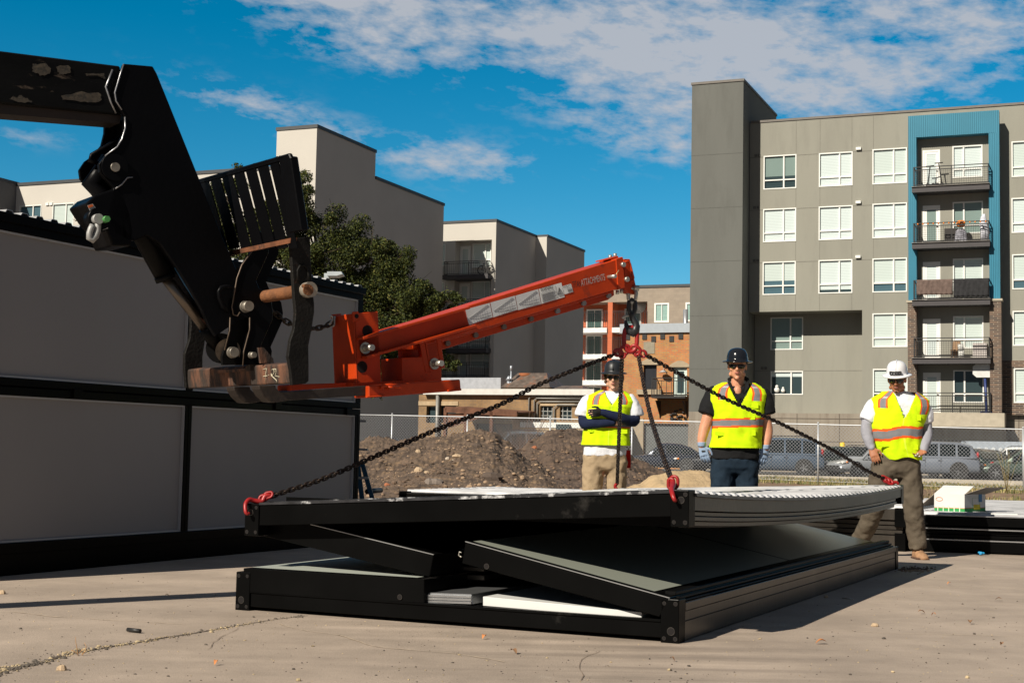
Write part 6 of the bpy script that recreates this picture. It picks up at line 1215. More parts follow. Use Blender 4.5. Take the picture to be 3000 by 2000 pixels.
vest('hi_vis_vest', [(1346, 2592, 2694, .13, 0), (1318, 2574, 2694, .137, 0), (1285, 2562, 2695, .142, 0), (1250, 2556, 2698, .142, 0), (1215, 2556, 2708, .138, .01), (1190, 2551, 2716, .128, .02), (1172, 2554, 2714, .112, .03), (1158, 2575, 2698, .096, .035), (1148, 2592, 2682, .08, .04)],
     Y3, p3_, (1146, 1232, 34, 6), (1254, 1290, 1164, 6), [(-.82, -.50, 1198), (.62, .92, 1214)], seed=21, hemwave=.035, pockets=[(2572, 1298, 2606, 1306, -.135, 2), (2664, 1296, 2690, 1312, -.14, 6), (2678, 1212, 2698, 1228, -.135, 4)])
hh_ = helmet(P, A_x, 1, mat('hat_white', (.74, .74, .76), .3, var=.03, spec=.5), p3_, hgt=.128)
sb = MB(); [sb.tube([P(x, .122-abs(x)*.35, u) for x in (-.05, -.03, 0, .03, .05)], .0055, 6) for u in (.068, .092)]
for x in (-.05, -.025, 0, .025, .05): sb.tube([P(x, .124-abs(x)*.35, .066), P(x, .121-abs(x)*.35, .094)], .0065, 6)
sb.build('headlamp_strap', M_rail, hh_)
glasses(P, A_x, p3_, .062, .021)
hr = MB(); [hr.ell(P(x, f, u), (.03, .03, .03), 8, 6) for x, f, u in ((-.06, -.06, .02), (.06, -.06, .02), (0, -.09, 0), (.068, -.02, .03), (-.068, -.02, .03))]; remeshed(hr, 'short_hair', mat('hair_black', (.012, .009, .008)), p3_, .007, 2)
sb = MB(); [sb.tube([J3(x, y, -.22), J3(x+9, y-3, -.24)], .008, 6) for x, y in ((2678, 1336), (2684, 1331), (2688, 1338))]; tag(sb.build('steel_fittings', M_bolt, None), 'small shiny steel fittings held in the hand of the man in the white hat', 'fittings')
# ================================================================== CHAIN-LINK FENCE
M_gal = mat('fence_galvanised', (.50, .52, .54), .45, .45, var=.1, vs=5)
def fx(px):                                   # fence line: pixel column -> world point (X, Y) and ground / top heights
    s_ = 77.5+(px-1147)*(93.5-77.5)/(2998-1147); Y = FPX/s_; c = D(px, 1300, Y); f = (px-1147)/(2998-1147)
    return Vector((c.x, c.y, 0)), .35-.30*f, 2.17-.26*f
fence = thing('chain_link_fence', 'galvanised chain-link fence with pipe rail running behind the dirt piles', 'fence', fx(2000)[0])
posts = [926, 1147, 1368, 1611, 1851, 2110, 2397, 2688, 2998, 3330]
for p in posts:
    c, zb, ztp = fx(p); m = MB(); m.tube([c+ZV*(zb-.3), c+ZV*(ztp+.02)], .03, 10); m.tube([c+ZV*(ztp+.02), c+ZV*(ztp+.07), c+ZV*(ztp+.09)], [.036, .03, .008], 10); m.build('fence_post', M_gal, fence)
m = MB(); m.tube([fx(p)[0]+ZV*fx(p)[2] for p in posts], .021, 8); m.build('top_rail', M_gal, fence)
m = MB(); m.tube([fx(p)[0]+ZV*(fx(p)[1]-.02) for p in posts], .008, 5); m.build('bottom_wire', mat('wire_white', (.6, .6, .58), .5), fence)
m = MB(); A0, zb0, zt0 = fx(posts[0]); A1, zb1, zt1 = fx(posts[-1]); LF = (A1-A0).length; uf = (A1-A0)/LF; nf = Vector((-uf.y, uf.x, 0)); pt_ = .083; wr_ = .0034
def fz(s): f = s/LF; return zb0+(zb1-zb0)*f, zt0+(zt1-zt0)*f
for sg in (1, -1):
    k = -2.0
    while k < LF+2:
        s0, s1 = (k, k+1.85) if sg > 0 else (k+1.85, k); pts = []
        for s_, top in ((s0, 0), (s1, 1)):
            pts.append((s_, top))
        (sa, _), (sb_, _) = pts; ta, tb = 0.0, 1.0
        lo, hi = 0.0, LF
        def clip(v): return (v-sa)/(sb_-sa)
        t0_, t1_ = sorted((clip(lo), clip(hi))); ta, tb = max(0, t0_), min(1, t1_)
        if tb > ta:
            P = []
            for t in (ta, tb):
                s_ = sa+(sb_-sa)*t; b0_, b1_ = fz(s_); P.append(A0+uf*s_+ZV*(b0_+(b1_-b0_)*t)+nf*(.004*sg))
            d = (P[1]-P[0]).normalized(); u_ = d.cross(nf).normalized()*wr_; v_ = nf*wr_
            vs = [p+q for p in P for q in (u_+v_, -u_+v_, -u_-v_, u_-v_)]; m.add(vs, [(0, 1, 5, 4), (1, 2, 6, 5), (2, 3, 7, 6), (3, 0, 4, 7)])
        k += pt_*1.414
m.build('wire_mesh', mat('mesh_galvanised', (.30, .31, .33), .5, .4, var=0), fence)

# ================================================================== DIRT AND SAND PILES
M_dirt = mat('pile_dirt', (.105, .072, .050), .97, var=.45, vs=3.5, bump=1.0, bs=26, col2=(.22, .145, .085), c2s=6.5, c2w=(.52, .66)); M_dirt2 = mat('pile_dirt_dark', (.085, .058, .042), .97, var=.4, vs=2.5, bump=.8, bs=22, col2=(.22, .145, .09), c2s=7, c2w=(.54, .68))
M_sand = mat('pile_sand', (.46, .33, .185), .97, var=.15, vs=5, bump=.6, bs=90)
def rock(mb, c, r, seed):
    rnd = random.Random(seed); vs = []; fs = []; nu, nv = 8, 5
    sx, sy, sz = rnd.uniform(.8, 1.35), rnd.uniform(.7, 1.1), rnd.uniform(.5, .85)
    for i in range(1, nv):
        for k in range(nu):
            t, p = math.pi*i/nv, 2*math.pi*k/nu; q = Vector((math.sin(t)*math.cos(p)*sx, math.sin(t)*math.sin(p)*sy, math.cos(t)*sz)); vs.append(Vector(c)+q*r*(1+.35*noise.noise(q*1.7+Vector((seed*3.1, 0, 0)))))
    vs += [Vector(c)+Vector((0, 0, r*sz)), Vector(c)-Vector((0, 0, r*sz))]; tp = len(vs)-2
    for i in range(nv-2):
        for k in range(nu): fs.append((i*nu+k, (i+1)*nu+k, (i+1)*nu+(k+1) % nu, i*nu+(k+1) % nu))
    for k in range(nu): fs.append((tp, k, (k+1) % nu)); fs.append((tp+1, (nv-2)*nu+(k+1) % nu, (nv-2)*nu+k))
    mb.add(vs, fs)
def pile(name, label, cat, Yc, crest, depth, m_, seed, rough=1.0, nx=300, ny=150, pw=1.0):
    """crest: pixel profile of the ridge at distance Yc; depth: front / back half depth"""
    pts = [(D(x, y, Yc).x, D(x, y, Yc).z) for x, y in crest]; x0, x1 = pts[0][0], pts[-1][0]; b = MB(); b.smooth = True
    def h(x):
        for (a, za), (c, zc) in zip(pts, pts[1:]):
            if a <= x <= c: t = (x-a)/(c-a); t = t*t*(3-2*t); return za+(zc-za)*t
        return -.2
    def hz(x, y):
        v = (y-Yc)/(depth[0] if y < Yc else depth[1]); g = zdirt(x, y)-.05; H0 = h(x)-g
        e = max(0, 1-abs(v)**pw) if abs(v) > .12 else 1-.12**pw*(abs(v)/.12)**2
        n_ = noise.noise(Vector((x*.9, y*.9, seed)))*.13+noise.noise(Vector((x*2.6, y*2.6, seed+3)))*.06+noise.noise(Vector((x*7, y*7, seed)))*.04+abs(noise.noise(Vector((x*11, y*11, seed))))*.06+noise.noise(Vector((x*24, y*24, seed)))*.022
        return g+max(0, H0)*e+n_*rough*min(1, e*2)*min(1, max(0, H0)*2)
    hc = max(1e-6, 0)
    b.grid([[(x0+(x1-x0)*i/nx, Yc-depth[0]+(depth[0]+depth[1])*j/ny, hz(x0+(x1-x0)*i/nx, Yc-depth[0]+(depth[0]+depth[1])*j/ny)) for j in range(ny+1)] for i in range(nx+1)])
    o = tag(b.build(name, m_), label, cat); return o, hz, (x0, x1)
pl, hz1, xr1 = pile('dirt_pile', 'broad brown dirt pile with pale stones behind the raised roof frame, left of the other', 'dirt pile', 31, [(990, 1390), (1040, 1300), (1100, 1287), (1170, 1292), (1250, 1275), (1330, 1269), (1445, 1272), (1480, 1295), (1560, 1350), (1640, 1400), (1700, 1440)], (7.5, 4), M_dirt, 2)
p2d, hz2, xr2 = pile('dirt_pile', 'darker dirt pile behind the worker with crossed arms', 'dirt pile', 35, [(1440, 1400), (1510, 1315), (1560, 1288), (1610, 1265), (1740, 1266), (1800, 1292), (1870, 1345), (1920, 1372), (1960, 1400)], (7, 4), M_dirt2, 8)
psd, hz3, xr3 = pile('sand_pile', 'small pale tan sand pile between the crossed-arm worker and the polo worker', 'sand pile', 25.5, [(1800, 1440), (1870, 1418), (1920, 1392), (1980, 1379), (2050, 1378), (2110, 1392), (2180, 1415), (2260, 1440)], (4, 3), M_sand, 15, rough=.25, pw=1.3)
random.seed(11)
def scatter(hz, xr, Yc, d, n, r0, r1, m_, name, label):
    b = MB()
    for i in range(n):
        x = random.uniform(xr[0]+.4, xr[1]-.4); y = Yc-d*random.random()**.8
        r = r0+(r1-r0)*random.random()**5; rock(b, (x, y, hz(x, y)+r*.2), r, i)
    tag(b.build(name, m_), label, 'rubble', kind='stuff')
scatter(hz1, xr1, 31, 7.2, 1700, .010, .05, mat('clod', (.16, .108, .074), .95, var=.6, vs=2.0, col2=(.36, .25, .16), c2s=1.3, c2w=(.5, .55)), 'rubble', 'clods and small stones strewn over the broad dirt pile')
scatter(hz2, xr2, 35, 6.8, 1000, .010, .055, mat('clod_dark', (.12, .08, .06), .95, var=.6, vs=2.0, col2=(.24, .16, .10), c2s=1.3, c2w=(.5, .55)), 'rubble', 'clods and small stones strewn over the darker dirt pile')
def bigrock(px, py, r, col, label, hz, Yc, d):
    lo = ray(px, py); best = None                       # march the ray on to the pile
    t = (Yc-d-1)/lo.y
    while t*lo.y < Yc+3:
        p = CP+lo*t
        if p.z < hz(p.x, p.y): best = p; break
        t += .03
    if best is None: return
    b = MB(); rock(b, best+Vector((0, 0, 0)), r*.72, int(px)); tag(b.build('rock', mat('rock_'+col, {'tan': (.46, .34, .22), 'pale': (.55, .46, .36), 'grey': (.19, .155, .13), 'red': (.36, .13, .06), 'dark': (.09, .065, .05)}[col], .9, var=.2, vs=12, bump=.4, bs=30)), label, 'rock')
for px, py, r, col, lab in ((1225, 1324, .10, 'tan', 'tan stone high on the left side of the broad dirt pile'), (1311, 1344, .075, 'pale', 'pale round stone on the broad dirt pile, beside a larger tan one'), (1339, 1335, .12, 'tan', 'large tan stone in the middle of the broad dirt pile'), (1326, 1348, .04, 'pale', 'smallest pale stone in the middle of the broad dirt pile'), (1398, 1308, .16, 'dark', 'dark hollow lump near the crest of the broad dirt pile'), (1228, 1379, .16, 'tan', 'flat tan slab low on the left of the broad dirt pile'),
                            (1250, 1385, .11, 'tan', 'round stone just right of the flat slab, low on the dirt pile'), (1258, 1413, .17, 'grey', 'upright reddish grey boulder at the foot of the broad dirt pile'), (1279, 1413, .17, 'grey', 'darker boulder leaning on its neighbour at the foot of the dirt pile'), (1438, 1403, .22, 'dark', 'big dark lump at the foot of the broad dirt pile'), (1133, 1422, .09, 'red', 'orange stone at the far left foot of the broad dirt pile')):
    bigrock(px, py, r, col, lab, hz1, 31, 7.4)
for px, py, r, col, lab in ((1610, 1330, .13, 'dark', 'dark flat stone on the darker dirt pile'), (1566, 1313, .11, 'red', 'small brick red stone near the top of the darker dirt pile'), (1595, 1398, .25, 'dark', 'largest dark boulder low on the darker dirt pile')): bigrock(px, py, r, col, lab, hz2, 35, 7)

# ================================================================== GRASS STRIP AND WEEDS
random.seed(5)
def blades(name, region, n, h0, h1, mats_, label, wid=.012):
    b = MB()
    for _ in range(n):
        x, y, z = region(); h_ = random.uniform(h0, h1); a = random.uniform(0, 6.28); l_ = random.uniform(.1, .6)*h_; w_ = wid*random.uniform(.6, 1.4); b.cur = random.randrange(len(mats_))
        d = Vector((math.cos(a), math.sin(a), 0)); s = Vector((-d.y, d.x, 0))*w_; p = Vector((x, y, z)); b.add([p-s, p+s, p+d*l_*.4+s*.7+ZV*h_*.6, p+d*l_*.4-s*.7+ZV*h_*.6, p+d*l_+ZV*h_], [(0, 1, 2, 3), (3, 2, 4)])
    return tag(b.build(name, mats_, fixn=False), label, 'grass', kind='stuff')
GM = [mat('grass_dry', (.36, .29, .13), .8, var=.2), mat('grass_green', (.11, .125, .04), .8, var=.3), mat('grass_olive', (.19, .17, .06), .8, var=.2)]
def reg1():
    f = random.random(); px = 2050+1000*f; c, zb, _ = fx(px); q = c+VD*(random.uniform(-4, 11)); return q.x, q.y, zdirt(q.x, q.y)-.01
blades('grass_verge', reg1, 7000, .04, .16, GM, 'dry and green grass tufts on the verge between fence and kerb', .016)
def reg2():
    x = random.uniform(4.5, 13); y = random.uniform(19.5, 34); 
    while noise.noise(Vector((x*.5, y*.4, 2))) < -.05: x = random.uniform(4.5, 13); y = random.uniform(19.5, 34)
    return x, y, max(0, zdirt(x, y))-.01
blades('grass_patch', reg2, 4500, .04, .17, GM, 'patchy weeds and dry grass behind the folded container with the carton', .011)
def weed(x, y, z, h_, label, n=60, m_=None, spread=.35):
    b = MB(); b.cur = 0
    for _ in range(max(3, n//9)):
        a = random.uniform(0, 6.28); r = spread*random.random(); p = Vector((x, y, z)); q = p+Vector((r*math.cos(a)*.6, r*math.sin(a)*.6, h_*random.uniform(.6, 1))); mid = (p+q)/2+Vector((0, 0, .1*h_)); b.cur = 0; b.tube([p, mid, q], [.005, .004, .002], 4)
        for k in range(9):
            t = random.uniform(.2, 1); c = p.lerp(mid, t*2) if t < .5 else mid.lerp(q, t*2-1); a2 = random.uniform(0, 6.28); d = Vector((math.cos(a2), math.sin(a2), random.uniform(-.2, .6)))*random.uniform(.03, .08); s = d.cross(ZV).normalized()*.014; b.cur = random.choice((1, 1, 2)); b.add([c, c+d*.5+s, c+d, c+d*.5-s], [(0, 1, 2, 3)])
    tag(b.build('weed', [GM[0], GM[1], GM[2]], fixn=False), label, 'weed')
random.seed(8)
for px, py, Y, h_, lab in ((2505, 1420, 19, .6, 'green weed just left of the man in the white hat'), (2690, 1455, 17.5, .45, 'weed between the white-hat worker and the carton'), (2745, 1440, 18.5, .62, 'tall dry weed rising behind the left end of the carton'), (2780, 1425, 20, .5, 'pale weed directly behind the carton'), (2950, 1400, 40, 1.3, 'large green shrubby weed at the fence by the right edge')):
    c = D(px, py, Y); weed(c.x, c.y, max(.0, zdirt(c.x, c.y)), h_, lab, 110, spread=h_*.6)

# ================================================================== TREES
def leafmats(k, cs): return [mat('leaf_%s_%d' % (k, i), c, .7, var=.25, vs=3, spec=.25) for i, c in enumerate(cs)]
LT = leafmats('elm', [(.030, .042, .009), (.055, .068, .012), (.085, .095, .018), (.014, .022, .006), (.12, .11, .025)])
def tree(label, base, clumps, Y, n, sz, mats_, wts, depth=1.0, seed=1, twig=True):
    """clumps: (pixel x, pixel y, pixel radius, weight)"""
    rnd = random.Random(seed); root = thing('tree', label, 'tree', base); s_ = FPX/Y; b = MB(); cl = []
    for x, y, r in clumps:
        dy = rnd.uniform(-.8, .8)*depth; c = D(x, y, Y+dy); cl.append((c, r*1.12/s_))
    tot = sum(r*r for _, r in cl); ZT = max(c.z for c, _ in cl)
    for c, r in cl:
        sub = [(c+Vector((rnd.gauss(0, .5)*r, rnd.gauss(0, .5)*r, rnd.gauss(0, .5)*r)), r*rnd.uniform(.22, .5)) for _ in range(10)]
        for _ in range(int(n*r*r/tot)):
            q, rr = rnd.choice(sub); v = Vector((rnd.gauss(0, 1), rnd.gauss(0, 1), rnd.gauss(0, 1))).normalized()*(rr*rnd.random()**.42); p = q+v
            dcl = (p-c).length/r
            if dcl > 1.12+.25*rnd.random(): continue
            a = Vector((rnd.gauss(0, 1), rnd.gauss(0, 1), rnd.gauss(0, 1)-.5)).normalized(); w_ = a.cross(Vector((rnd.gauss(0, 1), rnd.gauss(0, 1), rnd.gauss(0, 1)))).normalized(); L_ = sz*rnd.uniform(.6, 1.35); a *= L_; w_ *= L_*.42
            b.cur = rnd.choices(range(len(mats_)), wts)[0]; b.add([p-a*.5, p+w_*.5, p+a*.5, p-w_*.5], [(0, 1, 2, 3)])
    b.build('crown', mats_, root, fixn=False)
    t = MB(); top = Vector((base[0], base[1], ZT*.55)); t.tube([Vector(base), Vector((base[0]+.1, base[1], ZT*.28)), top], [.26, .2, .13], 10)
    for c, r in cl:
        st = Vector((base[0]+.08, base[1], min(c.z*.92, ZT*.55))); t.tube([st, st.lerp(c, .5)+Vector((0, 0, -.15*r)), c], [.09, .05, .02], 6)
        for _ in range(5): q = c+Vector((rnd.gauss(0, .5)*r, rnd.gauss(0, .5)*r, rnd.gauss(0, .5)*r)); t.tube([c.lerp(st, .15), q], [.018, .006], 4)
    t.build('trunk', mat('bark', (.085, .06, .04), .95, var=.3, vs=6, bump=.6, bs=30), root); return root
tree('large dark green tree filling the gap between the cabin roof and the cream buildings', (D(960, 1200, 58).x, 58, 0),
     [(872, 560, 48), (850, 640, 70), (800, 720, 70), (905, 620, 62), (930, 720, 95), (860, 800, 95), (1010, 690, 75), (1010, 800, 110), (1100, 740, 82), (1150, 790, 70), (1110, 860, 110), (1180, 890, 95), (1230, 880, 62), (1275, 900, 48), (1310, 885, 34), (1200, 980, 105), (1120, 980, 105), (1300, 940, 55), (1265, 980, 70), (1010, 930, 115), (1130, 1070, 70), (1070, 1060, 55), (1210, 1070, 60), (1290, 1050, 38), (940, 860, 90), (1320, 1070, 22), (880, 515, 24), (1400-60, 880, 18)],
     58, 230000, .112, LT, [5, 5, 2.6, 4, .9], 1.0, 4)
tree('smaller tree partly hidden by the black boom, left of the large tree', (D(520, 1200, 60).x, 60, 0),
     [(255, 650, 30), (285, 620, 26), (320, 660, 50), (240, 640, 16), (420, 620, 80), (520, 620, 90), (640, 590, 75), (690, 560, 45), (698, 500, 16), (690, 485, 9), (600, 680, 100), (700, 690, 80), (760, 640, 45), (450, 720, 80), (470, 800, 95), (570, 820, 100), (660, 800, 90), (400, 830, 70), (540, 900, 80)],
     60, 125000, .112, LT, [5, 5, 3, 4, 1.1], 1.0, 9)
rnd = random.Random(4); b = MB(); root = thing('bare_shrub', 'tall brown leafless shrub against the yellow brick workshop', 'shrub', D(1530, 1300, 60)); base = D(1525, 1300, 60); base.z = .1
for _ in range(150):
    a = rnd.uniform(-.6, .6); h_ = rnd.uniform(.8, 2.6); q = base+Vector((a*h_*.9+rnd.uniform(-.3, .3), rnd.uniform(-.6, .6), h_)); mid = base.lerp(q, .5)+Vector((rnd.uniform(-.15, .15), 0, .1)); b.tube([base+Vector((rnd.uniform(-.3, .3), 0, 0)), mid, q], [.014, .008, .003], 4)
b.build('twigs', mat('twig_brown', (.15, .085, .05), .9, var=.3), root)

# ================================================================== CARS
M_tyre = mat('tyre', (.012, .012, .012), .8, var=.1); M_rim = mat('rim_silver', (.40, .40, .41), .35, .7); M_cgl = mat('car_glass', (.010, .014, .015), .05, var=0, spec=.8); M_plas = mat('car_black_plastic', (.02, .02, .02), .6); M_red_l = mat('tail_red', (.40, .01, .012), .2, var=0); M_lens = mat('headlight_lens', (.62, .62, .60), .12, var=0); M_amb = mat('amber_lens', (.75, .22, .02), .2, var=0)
def carpaint(nm, c, metal=.35): return mat('car_paint_'+nm, c, .28, metal, var=.03, vs=2, coat=.7)
def car(name, label, loc, deg, paint, kind='sedan', L_=4.6, W_=1.78, H_=1.45, cat='car', cls='vehicles in the car park'):
    """built facing +x, centred, wheels on z=0"""
    r = thing(name, label, cat, (0, 0, 0), group='cars parked along the kerb'); WL[r.name] = Vector((0, 0, 0)); hw = W_/2; h_ = L_/2
    P = {'sedan': [(-1, .62, .60), (-.97, .66, .74), (-.80, .70, .86), (-.60, .705, .88), (-.2, .69, .88), (.18, .67, .86), (.42, .66, .83), (.62, .62, .77), (.85, .56, .68), (.96, .50, .56), (1, .42, .48)],
         'suv': [(-1, .60, .72), (-.985, .66, .84), (-.93, .70, .90), (-.6, .70, .92), (-.2, .68, .92), (.25, .66, .90), (.42, .66, .88), (.62, .64, .84), (.88, .60, .76), (.97, .54, .62), (1, .46, .52)]}[kind]
    sc_ = 1.0 if kind == 'sedan' else 1.17
    b = MB(); b.smooth = True; rings = []
    for t, sh, top in P:
        x = t*h_; k = 1-.16*max(0, abs(t)-.72)/.28; w_ = hw*k; zl = .20 if abs(t) < .93 else .28; sh *= sc_; top *= sc_
        half = [(0, zl), (w_*.86, zl), (w_*.97, zl+.12), (w_, sh*.62), (w_*.985, sh*.92), (w_*.93, sh+.4*(top-sh)), (w_*.80, top), (0, top+.025)]
        rings.append([(x, y, z) for y, z in half]+[(x, -y, z) for y, z in half[-2:0:-1]])
    b.loft(rings); body = b.build('body', paint, r)
    if kind == 'sedan': C_ = [(-.74, .90, .0), (-.52, 1.24, 1), (-.30, 1.40, 1), (-.02, 1.45, 1), (.12, 1.42, 1), (.44, .88, .0)]
    else: C_ = [(-.965, 1.06, 0), (-.84, 1.54, 1), (-.60, 1.68, 1), (-.1, 1.70, 1), (.12, 1.66, 1), (.42, 1.02, .0)]
    zs_ = H_/(1.45 if kind == 'sedan' else 1.70); b = MB(); b.smooth = True; rings = []
    for t, z, o in C_:
        z *= zs_; zb = .84*sc_; k = (z-zb)/(1.45*zs_ if kind == 'sedan' else 1.7*zs_); wt = hw*(.90-.42*max(0, k)); rings.append([(t*h_, hw*.90, zb-.03), (t*h_, hw*.89, zb), (t*h_, wt+.02, z-.05), (t*h_, wt-.08, z-.005), (t*h_, 0, z+.02), (t*h_, -wt+.08, z-.005), (t*h_, -wt-.02, z-.05), (t*h_, -hw*.89, zb), (t*h_, -hw*.90, zb-.03)])
    b.loft(rings); cabn = b.build('cabin', paint, body)
    def side_pt(t, f, s):          # t along, f 0 belt..1 roof
        for (a, za, _), (c, zc, _) in zip(C_, C_[1:]):
            if a <= t <= c: z = (za+(zc-za)*(t-a)/(c-a))*zs_; break
        zb = .84*sc_; k = (z-zb)/(1.45*zs_ if kind == 'sedan' else 1.7*zs_); wt = hw*(.90-.42*max(0, k)); y0, y1 = hw*.89, wt+.02; return Vector((t*h_, s*(y0+(y1-y0)*f+.012), zb+(z-.05-zb)*f))
    wins = [(-.58, -.30), (-.27, .02), (.05, .30)] if kind == 'sedan' else [(-.82, -.58), (-.54, -.24), (-.20, .10), (.13, .28)]
    for s in (-1, 1):
        for a, c in wins: q = MB(); q.quad(side_pt(a, .10, s), side_pt(c, .10, s), side_pt(c, .93, s), side_pt(a, .93, s)); q.build('side_window', M_cgl, cabn, fixn=False)
    for (a, za, _), (c, zc, _), nm in ((C_[0], C_[1], 'rear_window'), (C_[-1], C_[-2], 'windscreen')):
        f0, f1 = .12, .93; q = MB(); x0, x1 = (a+(c-a)*f0)*h_, (a+(c-a)*f1)*h_; z0, z1 = (za+(zc-za)*f0)*zs_, (za+(zc-za)*f1)*zs_; o_ = .02*(-1 if a < 0 else 1); q.quad((x0+o_, -hw*.74, z0+.03), (x0+o_, hw*.74, z0+.03), (x1+o_, hw*.58, z1+.03), (x1+o_, -hw*.58, z1+.03)); q.build(nm, M_cgl, cabn, fixn=False)
    wr = .33*(1 if kind == 'sedan' else 1.1)
    for xs_ in (-.60, .62):
        for s in (-1, 1):
            x = xs_*h_; y = s*(hw-.11); q = MB(); q.tube([(x, y-.10, wr), (x, y-.085, wr), (x, y+.085, wr), (x, y+.10, wr)], [wr*.93, wr, wr, wr*.93], 22); wh = q.build('wheel', M_tyre, r)
            q = MB(); q.tube([(x, y+s*.095, wr), (x, y+s*.105, wr)], [wr*.62, wr*.58], 18)
            for k in range(5): a = 2*math.pi*k/5; q.box((x+math.cos(a)*wr*.3, y+s*.108, wr+math.sin(a)*wr*.3), (wr*.5, .012, wr*.14), (math.cos(a), 0, math.sin(a)), (0, 1, 0), (-math.sin(a), 0, math.cos(a)))
            q.build('rim', M_rim, wh)
            q = MB(); q.tube([(x, s*(hw-.02), wr*1.02), (x, s*(hw+.004), wr*1.02)], wr*1.17, 22); q.build('wheel_arch', M_plas, body)
    q = MB(); q.bx(h_*.955, h_*1.008, -hw*.7, hw*.7, .30, .52); q.build('front_bumper', M_plas, body, bev=.03); q = MB(); q.bx(-h_*1.01, -h_*.96, -hw*.75, hw*.75, .30, .5); q.build('rear_bumper', paint, body, bev=.03)
    for s in (-1, 1):
        q = MB(); q.smooth = True; q.ell((h_*.90, s*hw*.72, .66*sc_), (.16, .17, .075), 12, 8); hl = q.build('headlight', M_lens, body); q = MB(); q.ell((h_*.84, s*hw*.86, .67*sc_), (.08, .05, .05), 8, 6); q.build('indicator', M_amb, hl)
        q = MB(); q.ell((-h_*.965, s*hw*.78, (.74 if kind == 'sedan' else .95)*sc_), (.07, .13, .09 if kind == 'sedan' else .17), 12, 8); q.build('tail_light', M_red_l, body)
        q = MB(); q.ell((h_*.30, s*(hw+.06), .93*sc_), (.07, .10, .06), 10, 6); q.build('mirror', paint, body)
        for a in (-.26, .04): q = MB(); q.bx(a*h_, a*h_+.012, s*(hw-.01)-.006, s*(hw-.01)+.008, .30, .84*sc_-.02); q.build('door_seam', M_plas, body)
        for a in (-.20, .12): q = MB(); q.bx(a*h_-.18, a*h_, s*hw*.985-.02, s*hw*.985+.02, .72*sc_, .72*sc_+.03); q.build('door_handle', paint, body)
    q = MB(); q.bx(-h_*1.016, -h_*1.008, -.15, .15, .62*sc_, .75*sc_); q.build('number_plate', mat('plate_white', (.5, .5, .48), .5), body)
    if kind == 'suv':
        for s in (-1, 1): q = MB(); q.tube([(-.75*h_, s*hw*.62, 1.66*zs_), (-.7*h_, s*hw*.62, 1.76*zs_), (.0, s*hw*.62, 1.77*zs_), (.1*h_, s*hw*.62, 1.68*zs_)], .018, 6); q.build('roof_rail', M_plas, cabn)
    r.location = loc; r.rotation_euler = (0, 0, R_(deg)); return r
def carat(px, Y, z=.03): c = D(px, 1360, Y); return Vector((c.x, c.y, z))
CAR = {'navy': carpaint('navy', (.012, .018, .035)), 'blue': carpaint('slate_blue', (.075, .11, .16)), 'silver': carpaint('silver', (.36, .38, .40)), 'grey': carpaint('grey_blue', (.20, .225, .27)), 'black': carpaint('black', (.012, .014, .018)), 'white': carpaint('white', (.72, .72, .70), 0), 'green': carpaint('sage', (.07, .10, .08)), 'dgreen': carpaint('dark_green', (.02, .035, .03))}
car('parked_car', 'dark navy saloon behind the fence, seen between the crossed-arm man and the sand pile', carat(1955, 73), 172, CAR['navy'], 'sedan')
car('parked_car', 'black saloon with greenish windscreen half hidden behind the polo worker', carat(2110, 71), 150, CAR['black'], 'sedan', H_=1.42)
car('parked_car', 'slate blue off-road wagon with roof rails, right of the polo worker', carat(2268, 69.5), 168, CAR['blue'], 'suv', L_=4.75, W_=1.85, H_=1.80)
car('parked_car', 'dark green saloon between the blue wagon and the silver saloon', carat(2448, 73), 172, CAR['dgreen'], 'sedan')
car('parked_car', 'silver saloon facing the camera, left of the man in the white hat', carat(2545, 69), 205, CAR['silver'], 'sedan', L_=4.5)
car('parked_car', 'dusty black wagon roof showing behind the silver saloon', carat(2490, 77), 170, CAR['black'], 'suv', H_=1.5)
car('parked_car', 'grey blue wagon with rounded rear, right of the man in the white hat', carat(2715, 68), 166, CAR['grey'], 'suv', L_=4.7, H_=1.72)
car('parked_car', 'black saloon showing its tail and white plate, beside the grey wagon', carat(2835, 70), 118, CAR['dgreen'], 'sedan')
car('parked_car', 'navy saloon showing its tail and red lamp, beside the green car', carat(2868, 71.5), 112, CAR['black'], 'sedan')
car('parked_car', 'white hatchback with dark windows in the row behind the black saloons', carat(2960, 76), 166, CAR['white'], 'suv', L_=4.3, H_=1.6)
car('parked_car', 'sage green saloon at the right edge of the photo', carat(3005, 67.5), 168, CAR['green'], 'sedan')
car('parked_car', 'pale blue people carrier whose roof shows in the gap between the dirt piles', carat(1500, 70), 195, carpaint('pale_blue', (.14, .18, .22)), 'suv', H_=1.85)
car('parked_car', 'dark car seen through the fence left of the dirt piles', carat(1120, 74), 170, CAR['navy'], 'sedan')

# ================================================================== OTHER THINGS
# street light behind the cabin
c0 = D(957, 900, 16.5); sl_ = thing('site_light', 'pale grey flat-headed site light sticking up behind the cabin roof', 'light', Vector((c0.x, c0.y, 0)))
m = MB(); q = D(957, 820, 16.5); m.bx(q.x-.028, q.x+.028, 16.47, 16.53, 0, D(957, 801, 16.5).z); m.build('light_pole', mat('light_grey', (.42, .46, .48), .5), sl_)
m = MB(); a = [D(x, y, 16.5) for x, y in ((962, 799), (1003, 799), (1007, 806), (990, 811), (962, 811))]; m.prism([p-Vector((0, .12, 0)) for p in a], (0, .24, 0)); m.build('lamp_head', mat('light_grey', (.4, .4, .4)), sl_)
